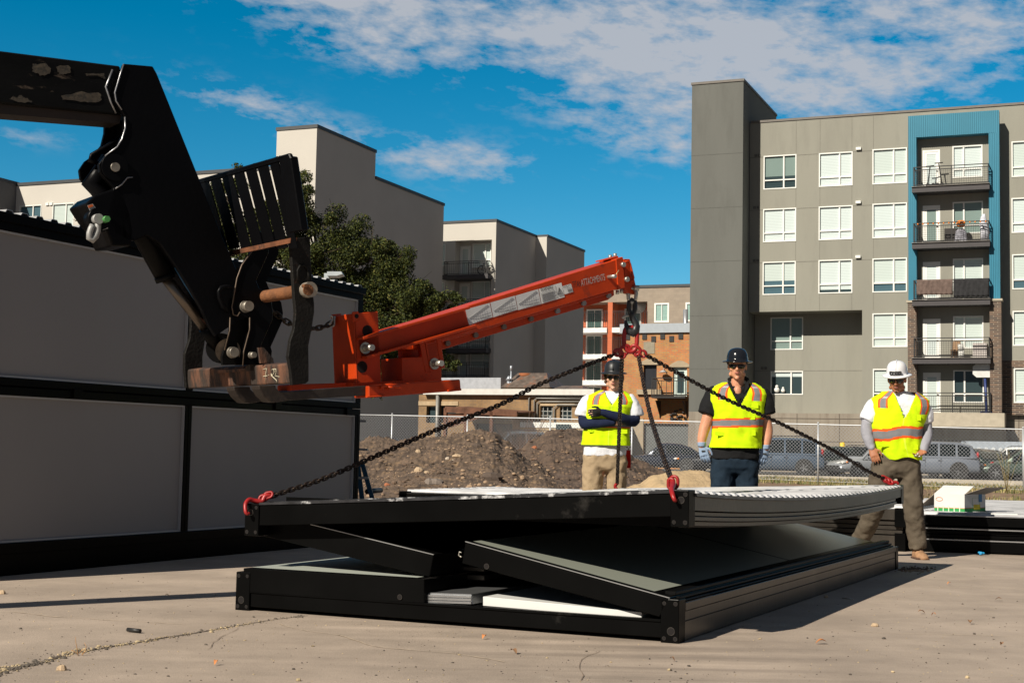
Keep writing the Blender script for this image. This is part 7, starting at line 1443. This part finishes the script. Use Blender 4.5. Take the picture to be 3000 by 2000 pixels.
# ladder
ld = thing('step_ladder', 'blue step ladder standing behind the right end of the cabin', 'ladder', Vector((D(1070, 1450, 15.2).x, 15.2, 0))); LB = mat('fibreglass_blue', (.008, .07, .14), .45, var=.1)
for x0, y0, x1, nm in ((1052, 1350, 1083, 'side_rail'), (1040, 1350, 1046, 'side_rail')):
    a, b_2 = D(x0, y0, 15.2), D(x1+12, 1500, 15.2); dd = (b_2-a).normalized(); t = -b_2.z/dd.z if abs(dd.z) > 0 else 0; b_2 = b_2+dd*t; m = MB(); m.prism([a, a+Vector((.05, 0, 0)), b_2+Vector((.05, 0, 0)), b_2], (0, .03, 0)); m.build(nm, LB, ld)
for z in (.3, .6, .9, 1.2): m = MB(); a = D(1045, 1400, 15.2); m.bx(a.x-.02, a.x+.16-.06*z, 15.19, 15.27, z, z+.025); m.build('rung', M_galv, ld)
# roll of black tube with yellow end
c = D(1092, 1437, 15.6); m = MB(); m.tube([c-Vector((.03, .3, 0)), c+Vector((.06, .3, 0))], .028, 14); rl = m.build('cardboard_tube', mat('tube_black', (.015, .015, .015), .5)); tag(rl, 'short black capped tube lying beside the blue ladder', 'tube')
# open carton on the right flat pack
cx = thing('open_carton', 'open white carton with green base stripe and torn blue tape on the folded black container', 'carton', D(2820, 1500, 14.5))
M_car = mat('carton_white', (.66, .65, .62), .75, var=.04); M_grn = mat('carton_green', (.015, .28, .06), .6, var=.05); M_oln = mat('carton_orange', (.7, .17, .03), .6, var=0); M_kraft = mat('carton_inside', (.25, .21, .17), .85, var=.1)
zb = .382; Lc = D(2737, 1502, 14.95); Mc = D(2826, 1503, 14.78); Rc = D(2887, 1502, 15.10)
for v in (Lc, Mc, Rc): v.z = zb
fx_ = (Mc-Lc); gx_ = (Rc-Mc); hC = .19
def face(mb, A_, e, z0, z1, off=.001, u0=0, u1=1): n_ = e.cross(ZV).normalized()*off; mb.quad(A_+e*u0+n_+ZV*z0, A_+e*u1+n_+ZV*z0, A_+e*u1+n_+ZV*z1, A_+e*u0+n_+ZV*z1)
m = MB(); Bc = Lc+gx_
for a, b_2 in ((Lc, Mc), (Mc, Rc), (Rc, Bc), (Bc, Lc)): m.prism([a, b_2, b_2+ZV*hC, a+ZV*hC], (b_2-a).cross(ZV).normalized()*(-.006))
m.prism([Lc, Mc, Rc, Bc], (0, 0, .005)); bxo = m.build('box_body', M_car, cx)
m = MB(); m.fix = 0; face(m, Lc, fx_, .0, .045); face(m, Mc, gx_, 0, .048); m.build('green_stripe', M_grn, bxo, fixn=False)
m = MB(); face(m, Lc, fx_, .045, .050, .0012); face(m, Mc, gx_, .048, .053, .0012); m.build('orange_line', M_oln, bxo, fixn=False)
m = MB()
for i, u in enumerate((.12, .30, .48, .66, .84)): face(m, Lc, fx_, .012, .055, .002, u-.015, u+.015); face(m, Lc, fx_, .055, .063+.004*i, .002, u-.035, u+.035)
m.build('screw_pictures', mat('print_pale', (.6, .68, .55), .7), bxo, fixn=False)
m = MB(); c = Lc+fx_*.17+fx_.cross(ZV).normalized()*.003+ZV*.135; m.tube([c+fx_.normalized()*(.035*math.cos(a))+ZV*(.019*math.sin(a)) for a in [2*math.pi*i/16 for i in range(16)]], .0022, 4, closed=True); m.build('printed_oval', M_oln, bxo)
m = MB(); face(m, Mc, gx_, .03, .085, .002, .42, .74); m.build('yellow_label', mat('label_yellow', (.75, .60, .02), .6, var=.02), bxo, fixn=False)
m = MB(); [m.tube([Mc+gx_*u0+gx_.cross(ZV).normalized()*.003+ZV*z, Mc+gx_*u1+gx_.cross(ZV).normalized()*.003+ZV*z], .001, 4) for z, u0, u1 in ((.075, .46, .64), (.066, .46, .6), (.057, .46, .66), (.04, .46, .6))]; m.build('label_print', M_ink, bxo)
m = MB(); q_ = gx_.cross(ZV).normalized()*.003; m.tube([Mc+gx_*u+q_+ZV*z for u, z in ((.36, .03), (.36, .155), (.72, .155), (.72, .03))], .0012, 4, closed=True); m.build('printed_panel', mat('print_green', (.03, .3, .1), .6), bxo)
m = MB(); face(m, Mc, gx_, .11, hC+.002, .0035, .66, .82); m.build('blue_tape', mat('tape_blue', (.01, .14, .34), .5), bxo, fixn=False)
m = MB(); up = ZV*hC; m.quad(Lc+up, Mc+up, Mc+up+gx_*.45+ZV*.085, Lc+up+gx_*.45+ZV*.085); fl = m.build('front_flap', M_car, cx, fixn=False); fl.modifiers.new('s', 'SOLIDIFY').thickness = .005
m = MB(); m.quad(Mc+up, Rc+up, Rc+up+Vector((.20, -.05, .07)), Mc+up+Vector((.20, -.05, .075))+ZV*.0); fl = m.build('side_flap', M_kraft, cx, fixn=False); fl.modifiers.new('s', 'SOLIDIFY').thickness = .005
m = MB(); a_2 = Rc+up-gx_*.3+ZV*.001; m.quad(a_2+ZV*.004, a_2+gx_*.16+ZV*.004, a_2+gx_*.16+Vector((.20, -.05, .078)), a_2+Vector((.20, -.05, .080))); m.build('tape_on_flap', MATS['tape_blue'], cx, fixn=False)
m = MB(); m.quad(Lc+up, Bc+up, Bc+up+Vector((-.16, .06, -.12)), Lc+up+Vector((-.15, .0, -.13))); fl = m.build('side_flap', M_kraft, cx, fixn=False); fl.modifiers.new('s', 'SOLIDIFY').thickness = .005
# glove / blue ball, tube, nail, leaves, pebbles
c = G(2875, 1627); m = MB(); m.smooth = True; [m.ell(c+Vector((random.uniform(-.02, .02), random.uniform(-.01, .01), .015+random.uniform(0, .015))), (.016, .014, .012), 8, 6) for _ in range(6)]; tag(m.build('plastic_cap', mat('plastic_blue', (.01, .25, .5), .4)), 'crumpled bright blue plastic scrap on the ground below the carton', 'litter')
a, b_2 = G(374, 1843, .012), G(411, 1847, .012); m = MB(); m.tube([a, b_2], .010, 12); t_ = m.build('black_tube', mat('tube_black', (.01, .01, .01))); tag(t_, 'short black plastic tube lying alone on the concrete, lower left', 'tube')
a, b_2 = G(2467, 1751, .006), G(2500, 1754, .006); m = MB(); m.tube([a, b_2], .003, 6); tag(m.build('bright_pin', M_bolt), 'thin bright metal pin on the concrete in the shade of the folding container', 'pin')
ML = [mat('leaf_dead_orange', (.50, .19, .06), .8, var=.2), mat('leaf_dead_brown', (.26, .14, .07), .8, var=.2)]
def leaf(px, py, s, lab, k=0, rot=0):
    c = G(px, py, .004); m = MB(); m.smooth = True; n_ = 8; P = []
    for i in range(n_+1):
        t = i/n_; w_ = s*.28*math.sin(math.pi*t)**.7; x = (t-.5)*s; z = .012*math.sin(math.pi*t)+.01*t; P.append([Vector((x*math.cos(rot)-y*math.sin(rot), x*math.sin(rot)+y*math.cos(rot), z+abs(y)*.4))+c for y in (-w_, 0, w_)])
    m.grid(P); tag(m.build('dead_leaf', ML[k], fixn=False), lab, 'leaf')
for i, (px, py, s, k, lab) in enumerate(((2405, 1884, .055, 0, 'bright orange leaf on the concrete right of the near container corner'), (1418, 1869, .035, 0, 'orange leaf close in front of the container front beam'), (1505, 1912, .045, 1, 'brown curled leaf between the front beam and the picture bottom'), (2700, 1796, .045, 1, 'brown curled leaf farther right on the open concrete'), (2842, 1825, .05, 1, 'brown leaf near the right edge of the concrete'), (2735, 1803, .03, 0, 'small orange leaf right of the brown curled one'), (2780, 1711, .03, 0, 'small orange leaf near the tip of the container shadow'), (632, 1950-5, .03, 0, 'small brown leaf on the lower left concrete'), (1990-20, 1935, .025, 1, 'tiny brown leaf near the picture bottom centre'), (490, 1748, .028, 0, 'tan leaf at the edge of the boom shadow'), (2935, 1890, .03, 1, 'small leaf at the lower right'), (2925, 1758, .045, 1, 'pale curled leaf on the right'))): leaf(px, py, s, lab, k, i*1.1)
random.seed(21); m = MB(); m2 = MB()
for i in range(1100):
    px = random.uniform(0, 3000); py = 1640+360*random.random()**.8; c = G(px, py, 0)
    if py < 1690 and px < 760: continue
    q = c-Nn; s_, t_ = q.dot(dirv(154.6)), q.dot(dirv(64.6))
    if -.05 < s_ < 2.65 and -.05 < t_ < 5.65: continue
    r = random.uniform(.0014, .0036)*(1+2.4*random.random()**14); b = m if random.random() < .6 else m2; rock(b, c+Vector((0, 0, r*.4)), r, i)
tag(m.build('pebbles', mat('pebble_tan', (.42, .33, .2), .9, var=.5, vs=1.7, col2=(.12, .10, .08), c2s=3.1, c2w=(.5, .52))), 'scattered tan grit and pebbles on the concrete', 'pebbles', kind='stuff')
tag(m2.build('pebbles', mat('pebble_dark', (.10, .085, .07), .9, var=.5, vs=1.7)), 'scattered dark grit and stone chips on the concrete', 'pebbles', kind='stuff')
# open joint across the slab, filled with gravel
J = [(-60, 1995), (0, 1965), (60, 1952), (130, 1938), (200, 1915), (260, 1905), (330, 1893), (400, 1882), (480, 1868), (560, 1856), (640, 1842), (700, 1832), (800, 1815), (900, 1803)]
JP = smoothpath([G(x, y, .0) for x, y in J], 8); m = MB(); n_ = len(JP); crk = []
for i, p in enumerate(JP):
    t = (JP[min(i+1, n_-1)]-JP[max(i-1, 0)]).normalized(); s = Vector((-t.y, t.x, 0)); f = i/n_; w_ = (.015*(1-f)**1.2+.004)*(1+.5*noise.noise(Vector((i*.35, 0, 0)))); o = s*(.006*noise.noise(Vector((i*.5, 4, 0)))); crk.append((p+s*w_+o, p-s*w_*.7+o))
m.add([q+ZV*.003 for a in crk for q in a], [(2*i, 2*i+1, 2*i+3, 2*i+2) for i in range(n_-1)])
tag(m.build('slab_joint', mat('joint_dark_soil', (.085, .06, .045), .95, var=.4, vs=20), fixn=False), kind='structure')
random.seed(31); m = MB(); m2 = MB()
for i in range(1300):
    f = random.random()**2.2; j = int(f*(n_-1)); a, b_2 = crk[j]; c = a.lerp(b_2, random.random()*1.5-.05)+Vector((random.gauss(0, .020), random.gauss(0, .020), 0)); c.z = .003; r = random.uniform(.0016, .0040)*(1.2-.5*f)*(1+2.2*random.random()**12); rock(m if random.random() < .65 else m2, c, r, i)
tag(m.build('gravel', MATS['pebble_tan']), 'tan gravel filling the open joint of the slab, lower left', 'gravel', kind='stuff'); tag(m2.build('gravel', MATS['pebble_dark']), 'dark gravel filling the open joint of the slab, lower left', 'gravel', kind='stuff')
m = MB(); m2 = MB()
for px_, w_, b in (([(0, 1790), (60, 1793), (160, 1805), (240, 1808), (330, 1816), (420, 1819), (540, 1827)], .0035, m), ([(812, 1826), (900, 1846), (1010, 1862), (1090, 1890), (1200, 1902), (1330, 1912), (1480, 1936)], .0035, m), ([(700, 1838), (640, 1870), (610, 1900)], .002, m2), ([(2370, 1690), (2520, 1700), (2700, 1716), (3000, 1722)], .004, m), ([(2060, 1822), (2300, 1836), (2600, 1852), (3000, 1862)], .003, m), ([(1760, 1905), (1700, 1935), (1710, 1990)], .002, m2)):
    Q = smoothpath([G(x, y, .003) for x, y in px_], 7); V_ = []
    for i, p in enumerate(Q):
        t = (Q[min(i+1, len(Q)-1)]-Q[max(i-1, 0)]).normalized(); s = Vector((-t.y, t.x, 0)); o = s*(.018*noise.noise(Vector((p.x*6, p.y*6, 1)))+.006*noise.noise(Vector((p.x*30, p.y*30, 1)))); ww_ = w_*(.4+abs(noise.noise(Vector((p.x*9, p.y*9, 7))))*2); V_ += [p+o+s*ww_, p+o-s*ww_]
    b.add(V_, [(2*i, 2*i+1, 2*i+3, 2*i+2) for i in range(len(Q)-1)])
tag(m.build('hairline_crack', mat('crack_pale', (.50, .40, .29), .95, var=.3, vs=20), fixn=False), kind='structure'); tag(m2.build('hairline_crack', mat('crack_dark', (.20, .15, .11), .95, var=.3, vs=20), fixn=False), kind='structure')
wd = thing('dry_weed', 'thin dry weed with two bare stalks growing from the gravel joint, lower left', 'weed', G(230, 1920))
for st in ([(229, 1921), (226, 1900), (222, 1880), (221, 1864)], [(240, 1918), (250, 1905), (253, 1893), (247, 1881)], [(228, 1915), (215, 1905), (208, 1903)], [(232, 1912), (243, 1900), (247, 1903)]):
    Yw = G(230, 1920).y; m = MB(); m.tube([D(x, y, Yw) for x, y in st], [.0022, .0018, .0014, .0008][:len(st)] if len(st) == 4 else .0014, 5); m.build('stalk', mat('stalk_straw', (.45, .24, .10), .8), wd)
# concrete chunk by the far corner and debris
for px, py, r, lab in ((2563, 1830, .020, 'grey stone chip on the concrete right of the container shadow'), (2420, 1747, .016, 'small stone inside the shade of the long beam'), (182, 1957, .02, 'rounded pebble beside the gravel joint'), (5, 1735, .022, 'dark pebble at the left edge on the concrete')):
    m = MB(); rock(m, G(px, py, r*.35), r, px); tag(m.build('stone', mat('rock_tan', (.4, .3, .2))), lab, 'stone')
random.seed(3); m = MB()
for i in range(160): px = random.gauss(2680, 28); py = 1668+random.gauss(0, 4)+abs(px-2680)*.02; c = G(px, py, 0); r = random.uniform(.003, .012); rock(m, c+ZV*r*.3, r, i)
tag(m.build('dirt_crumbs', MATS['clod']), 'brown dirt crumbs beside the far corner of the folding container', 'dirt', kind='stuff')
# balcony contents
def onA(x, y, d, B=A): u, z = B.at(*z4(x, y), d); return B.O+B.ux*u+B.uy*d+ZV*z
def zs(i): return slabs[i]
def Aw(u, d, z):
    if -1.0 < d < -.05: d -= .65
    return A.O+A.ux*u+A.uy*d+ZV*z
def au(x, d=0.0): return A.at(z4(x, 0)[0], 600, d)[0]
for k, (xa, xb, lab) in enumerate(((1078, 1100, 'black kick scooter leaning left on the top balcony of the blue bay'), (1140, 1128, 'taller black kick scooter with upright bar on the top balcony of the blue bay'))):
    sc_r = thing('kick_scooter', lab, 'scooter', Aw(au(xa, -.6), -.6, zs(0))); u0, u1 = au(xa, -.6), au(xa+(42 if k == 0 else -38), -.6); ub = au(xb-(12 if k == 0 else 2), -.6); z = zs(0)
    m = MB(); m.tube([Aw(u0, -.6, z+.14), Aw(u1, -.6, z+.12)], .05, 8); m.build('deck', M_rail, sc_r); m = MB(); m.tube([Aw(u0, -.6, z+.12), Aw(ub, -.6, z+1.15+.15*k)], .035, 8); m.tube([Aw(ub-.22, -.6, z+1.18+.15*k), Aw(ub+.22, -.6, z+1.2+.15*k)], .03, 6); m.build('handlebar_post', M_rail, sc_r)
    for u in (u0, u1): m = MB(); m.tube([Aw(u, -.63, z+.12), Aw(u, -.57, z+.12)], .12, 14); m.build('wheel', M_tyre, sc_r)
q = thing('pumpkin_figure', 'grinning pumpkin-headed halloween figure in grey rags on the second balcony', 'halloween figure', Aw(au(1220, -.7), -.7, zs(1))); c = Aw(au(1221, -.75), -.75, zs(1)+1.0)
m = MB(); m.smooth = True
for i in range(8): a = 2*math.pi*i/8; m.ell(c+A.ux*(.11*math.cos(a))+A.uy*(.11*math.sin(a)), (.13, .13, .19), 10, 8)
pk_ = m.build('pumpkin_head', mat('pumpkin_orange', (.75, .22, .02), .5), q); m = MB()
fc_ = c-A.uy*.25; m.prism([fc_+A.ux*x+ZV*z for x, z in ((-.12, .06), (-.03, .06), (-.075, .13))], A.uy*.03); m.prism([fc_+A.ux*x+ZV*z for x, z in ((.12, .06), (.03, .06), (.075, .13))], A.uy*.03); m.prism([fc_+A.ux*x+ZV*z for x, z in ((-.15, .0), (-.08, -.04), (0, -.02), (.08, -.04), (.15, .0), (.08, -.11), (-.08, -.11))], A.uy*.03); m.build('carved_face', M_rail, pk_)
m = MB(); m.loft([ring_at(Aw(au(1221, -.7), -.7, zs(1)+z), w_, w_*.6, 0, 12) for z, w_ in ((.75, .12), (.6, .28), (.3, .32), (.02, .36))]); m.build('ragged_robe', mat('rag_grey', (.33, .33, .38), .9, var=.5, vs=5), q)
m = MB(); m.smooth = True; m.loft([ring_at(Aw(au(1322, -.6)+.05*math.sin(z*4), -.6, zs(1)+z), w_, .12, 0, 10) for z, w_ in ((0, .2), (.5, .26), (1.0, .22), (1.35, .14), (1.5, .05))]); tag(m.build('ghost_rags', mat('rag_white', (.55, .56, .62), .9, var=.4, vs=4)), 'white ragged ghost sheet hanging at the right end of the second balcony', 'decoration')
m = MB(); [m.bx(-.28, .28, -.28, .28, 0, .06) for _ in (0,)]; u = au(1178, -.3); m = MB(); m.prism([Aw(u-.35, -.3, zs(1)+.1), Aw(u+.35, -.3, zs(1)+.1), Aw(u+.35, -.3, zs(1)+.85), Aw(u-.35, -.3, zs(1)+.85)], A.uy*.5); tag(m.build('balcony_crate', mat('wicker_dark', (.035, .03, .028), .8)), 'dark wicker storage box on the second balcony', 'storage box')
for i in range(14):
    u = ob0+(ob1-ob0)*(i+.5)/14; m = MB(); m.smooth = True; m.ell(Aw(u, BAYF-.53, zs(1)+1.02), (.045, .045, .05), 8, 6); tag(m.build('string_light', MATS['pumpkin_orange']), 'small orange pumpkin light strung along the second balcony rail', 'string light', group='orange lights on the second balcony rail')
for (xa, xb, col, nm, lab) in ((1023, 1180, (.14, .10, .085), 'brown_blanket', 'faded brown blanket draped over the left half of the third balcony rail'), (1183, 1338, (.03, .03, .032), 'black_blanket', 'black quilted blanket draped over the right half of the third balcony rail')):
    u0, u1 = au(xa, BAYF-.53), au(xb, BAYF-.53); m = MB(); m.smooth = True; lo = .25 if 'brown' in nm else .12
    m.grid([[Aw(u0+(u1-u0)*i/24, BAYF-.54-.04*math.sin(i*1.9+j*.5)*(j/8), zs(2)+1.1-(1.1-lo-(0 if 'black' in nm else .28*(1-i/24)*-1+.0)-.0)*j/8-(0 if 'black' in nm else -.3*(1-i/24)*j/8)) for j in range(9)] for i in range(25)]); o = tag(m.build(nm, cloth(nm, col, var=.25), None, fixn=False), lab, 'blanket'); o.modifiers.new('s', 'SOLIDIFY').thickness = .02
u0, u1 = au(1232, -.5), au(1330, -.5); m = MB(); m.prism([Aw(u0+.45, -.5, zs(3)+.04), Aw(u1, -.5, zs(3)+.04), Aw(u1, -.5, zs(3)+.82), Aw(u0+.45, -.5, zs(3)+.82)], A.uy*.6); tag(m.build('storage_bench', mat('bench_pale', (.46, .42, .40), .7)), 'pale storage bench at the right of the fourth balcony', 'bench')
m = MB(); m.tube([Aw(u0-.12, -.8, zs(3)+.02), Aw(u0-.12, -.8, zs(3)+.38)], .15, 14); m.tube([Aw(u0-.12, -.8, zs(3)+.40), Aw(u0-.16, -.8, zs(3)+.75)], .15, 14); tag(m.build('white_bucket', M_white), 'stack of white buckets on the fourth balcony', 'bucket')
m = MB(); u = au(1200, -.2); m.prism([Aw(u-.25, -.2, zs(3)), Aw(u+.25, -.2, zs(3)), Aw(u+.2, -.1, zs(3)+.95), Aw(u-.2, -.1, zs(3)+.95)], A.uy*.06); m.prism([Aw(u-.28, -.75, zs(3)+.4), Aw(u+.28, -.75, zs(3)+.4), Aw(u+.28, -.2, zs(3)+.4), Aw(u-.28, -.2, zs(3)+.4)], ZV*.06); [m.tube([Aw(u+a, d, zs(3)), Aw(u+a, d, zs(3)+.4)], .03, 6) for a in (-.24, .24) for d in (-.72, -.24)]; tag(m.build('balcony_chair', mat('chair_tan', (.28, .17, .09), .7)), 'tan slatted chair on the fourth balcony', 'chair')
hp_ = thing('basketball_hoop', 'blue basketball stand with white backboard on the lowest balcony', 'basketball hoop', Aw(au(1325, -.3), -.3, slabs[4])); u = au(1318, -1.1)
m = MB(); m.tube([Aw(u+.08, -1.1, slabs[4]+.05), Aw(u, -1.1, slabs[4]+1.95)], .07, 8); m.tube([Aw(u+.08, -1.1, slabs[4]), Aw(u+.08, -1.1, slabs[4]+.12)], [.38, .3], 12); m.build('hoop_stand', mat('stand_blue', (.02, .04, .16), .5), hp_)
m = MB(); cb2 = Aw(u-.02, -1.2, slabs[4]+2.3); m.prism([cb2+A.ux*x+ZV*z for x, z in ((-.6, -.2), (-.4, -.38), (.4, -.38), (.6, -.2), (.6, .2), (.35, .4), (-.35, .4), (-.6, .2))], A.uy*(-.03)); m.build('backboard', mat('board_white', (.62, .62, .60), .5), hp_)
# bicycle on the middle block
bk = thing('bicycle', 'black bicycle parked on the balcony of the middle cream block', 'bicycle', on_b(E2, e(1340, 930, -.5)[0], -.5, zsl[0])); ea, eb = e(1320, 930, -.5)[0], e(1362, 930, -.5)[0]; zz_ = zsl[0]+.36
for u in (ea, eb+.12):
    m = MB(); c = on_b(E2, u, -.5, zz_); m.tube([c+E2.ux*(.34*math.cos(a))+ZV*(.34*math.sin(a)) for a in [2*math.pi*i/20 for i in range(20)]], .035, 5, closed=True); m.build('wheel', M_tyre, bk)
m = MB(); q = lambda u, z: on_b(E2, u, -.5, z); mid_ = (ea+eb)/2; m.tube([q(ea, zz_), q(mid_, zz_-.05), q(eb-.05, zz_+.5), q(mid_-.15, zz_+.5), q(ea, zz_)], .03, 6); m.tube([q(mid_, zz_-.05), q(mid_-.2, zz_+.72)], .025, 6); m.tube([q(eb+.12, zz_), q(eb-.08, zz_+.7), q(eb-.2, zz_+.75)], .025, 6); m.build('bike_frame', M_rail, bk)
# electricity meters and bollard near the podium
c = Aw(A.at(2815, 1300, -1.0)[0], -1.0, 0); M_met = mat('meter_grey', (.30, .34, .39), .5, .2)
for i in range(9):
    u = A.at(2815+i*21, 1300, -1.0)[0]; zt_ = A.at(2815, 1291, -1.0)[1]; mt2 = thing('meter_cabinet', 'grey electricity meter cabinet with round glass meters in the row before the podium wall', 'meter', Aw(u, -1, 0), group='meter cabinets along the podium'); m = MB(); m.prism([Aw(u+.01, -1, .4), Aw(u+.38, -1, .4), Aw(u+.38, -1, zt_), Aw(u+.01, -1, zt_)], A.uy*.35); m.build('cabinet', M_met, mt2)
    for z in (.42, .85, 1.3): cc2 = Aw(u+.2, -1.0, zt_-z); m = MB(); m.tube([cc2, cc2-A.uy*.1], .10, 12); m.build('meter_dial', mat('meter_glass', (.55, .58, .6), .2), mt2)
c = D(2468, 1300, 78); m = MB(); m.tube([Vector((c.x, c.y, 0)), Vector((c.x, c.y, D(2468, 1297, 78).z)), Vector((c.x, c.y, D(2468, 1295, 78).z))], [.14, .14, .08], 14); tag(m.build('bollard', mat('bollard_yellow', (.75, .50, .02), .6)), 'yellow bollard in front of the concrete podium wall', 'bollard')
# window ledge ornaments
for x, r_, lab in ((413, .16, 'white toy bear left on the lowest recess window sill'), (440, .12, 'slim white ornament beside the toy bear on the window sill')):
    u, z = A.at(*z4(x, 1418), REC); m = MB(); m.smooth = True; m.ell(Aw(u, REC-.05, z+r_), (r_, .08, r_), 10, 8); m.ell(Aw(u, REC-.05, z+r_*2.2), (r_*.6, .07, r_*.6), 10, 8); tag(m.build('sill_ornament', M_white), lab, 'ornament')
# satellite dish on the far block
c = on_b(H, hh(735, 378, 1.2)[0], 1.2, hh(735, 378, 1.2)[1]); m = MB(); m.smooth = True; m.loft([[c+H.ux*(r_*math.cos(a))+ZV*(r_*math.sin(a))+H.uy*(.35*(1-(r_/.95)**2)) for a in [2*math.pi*i/18 for i in range(18)]] for r_ in (.05, .5, .95)]); tag(m.build('satellite_dish', mat('dish_white', (.6, .6, .6), .5)), 'white satellite dish on the top orange balcony behind the crane hook', 'satellite dish')
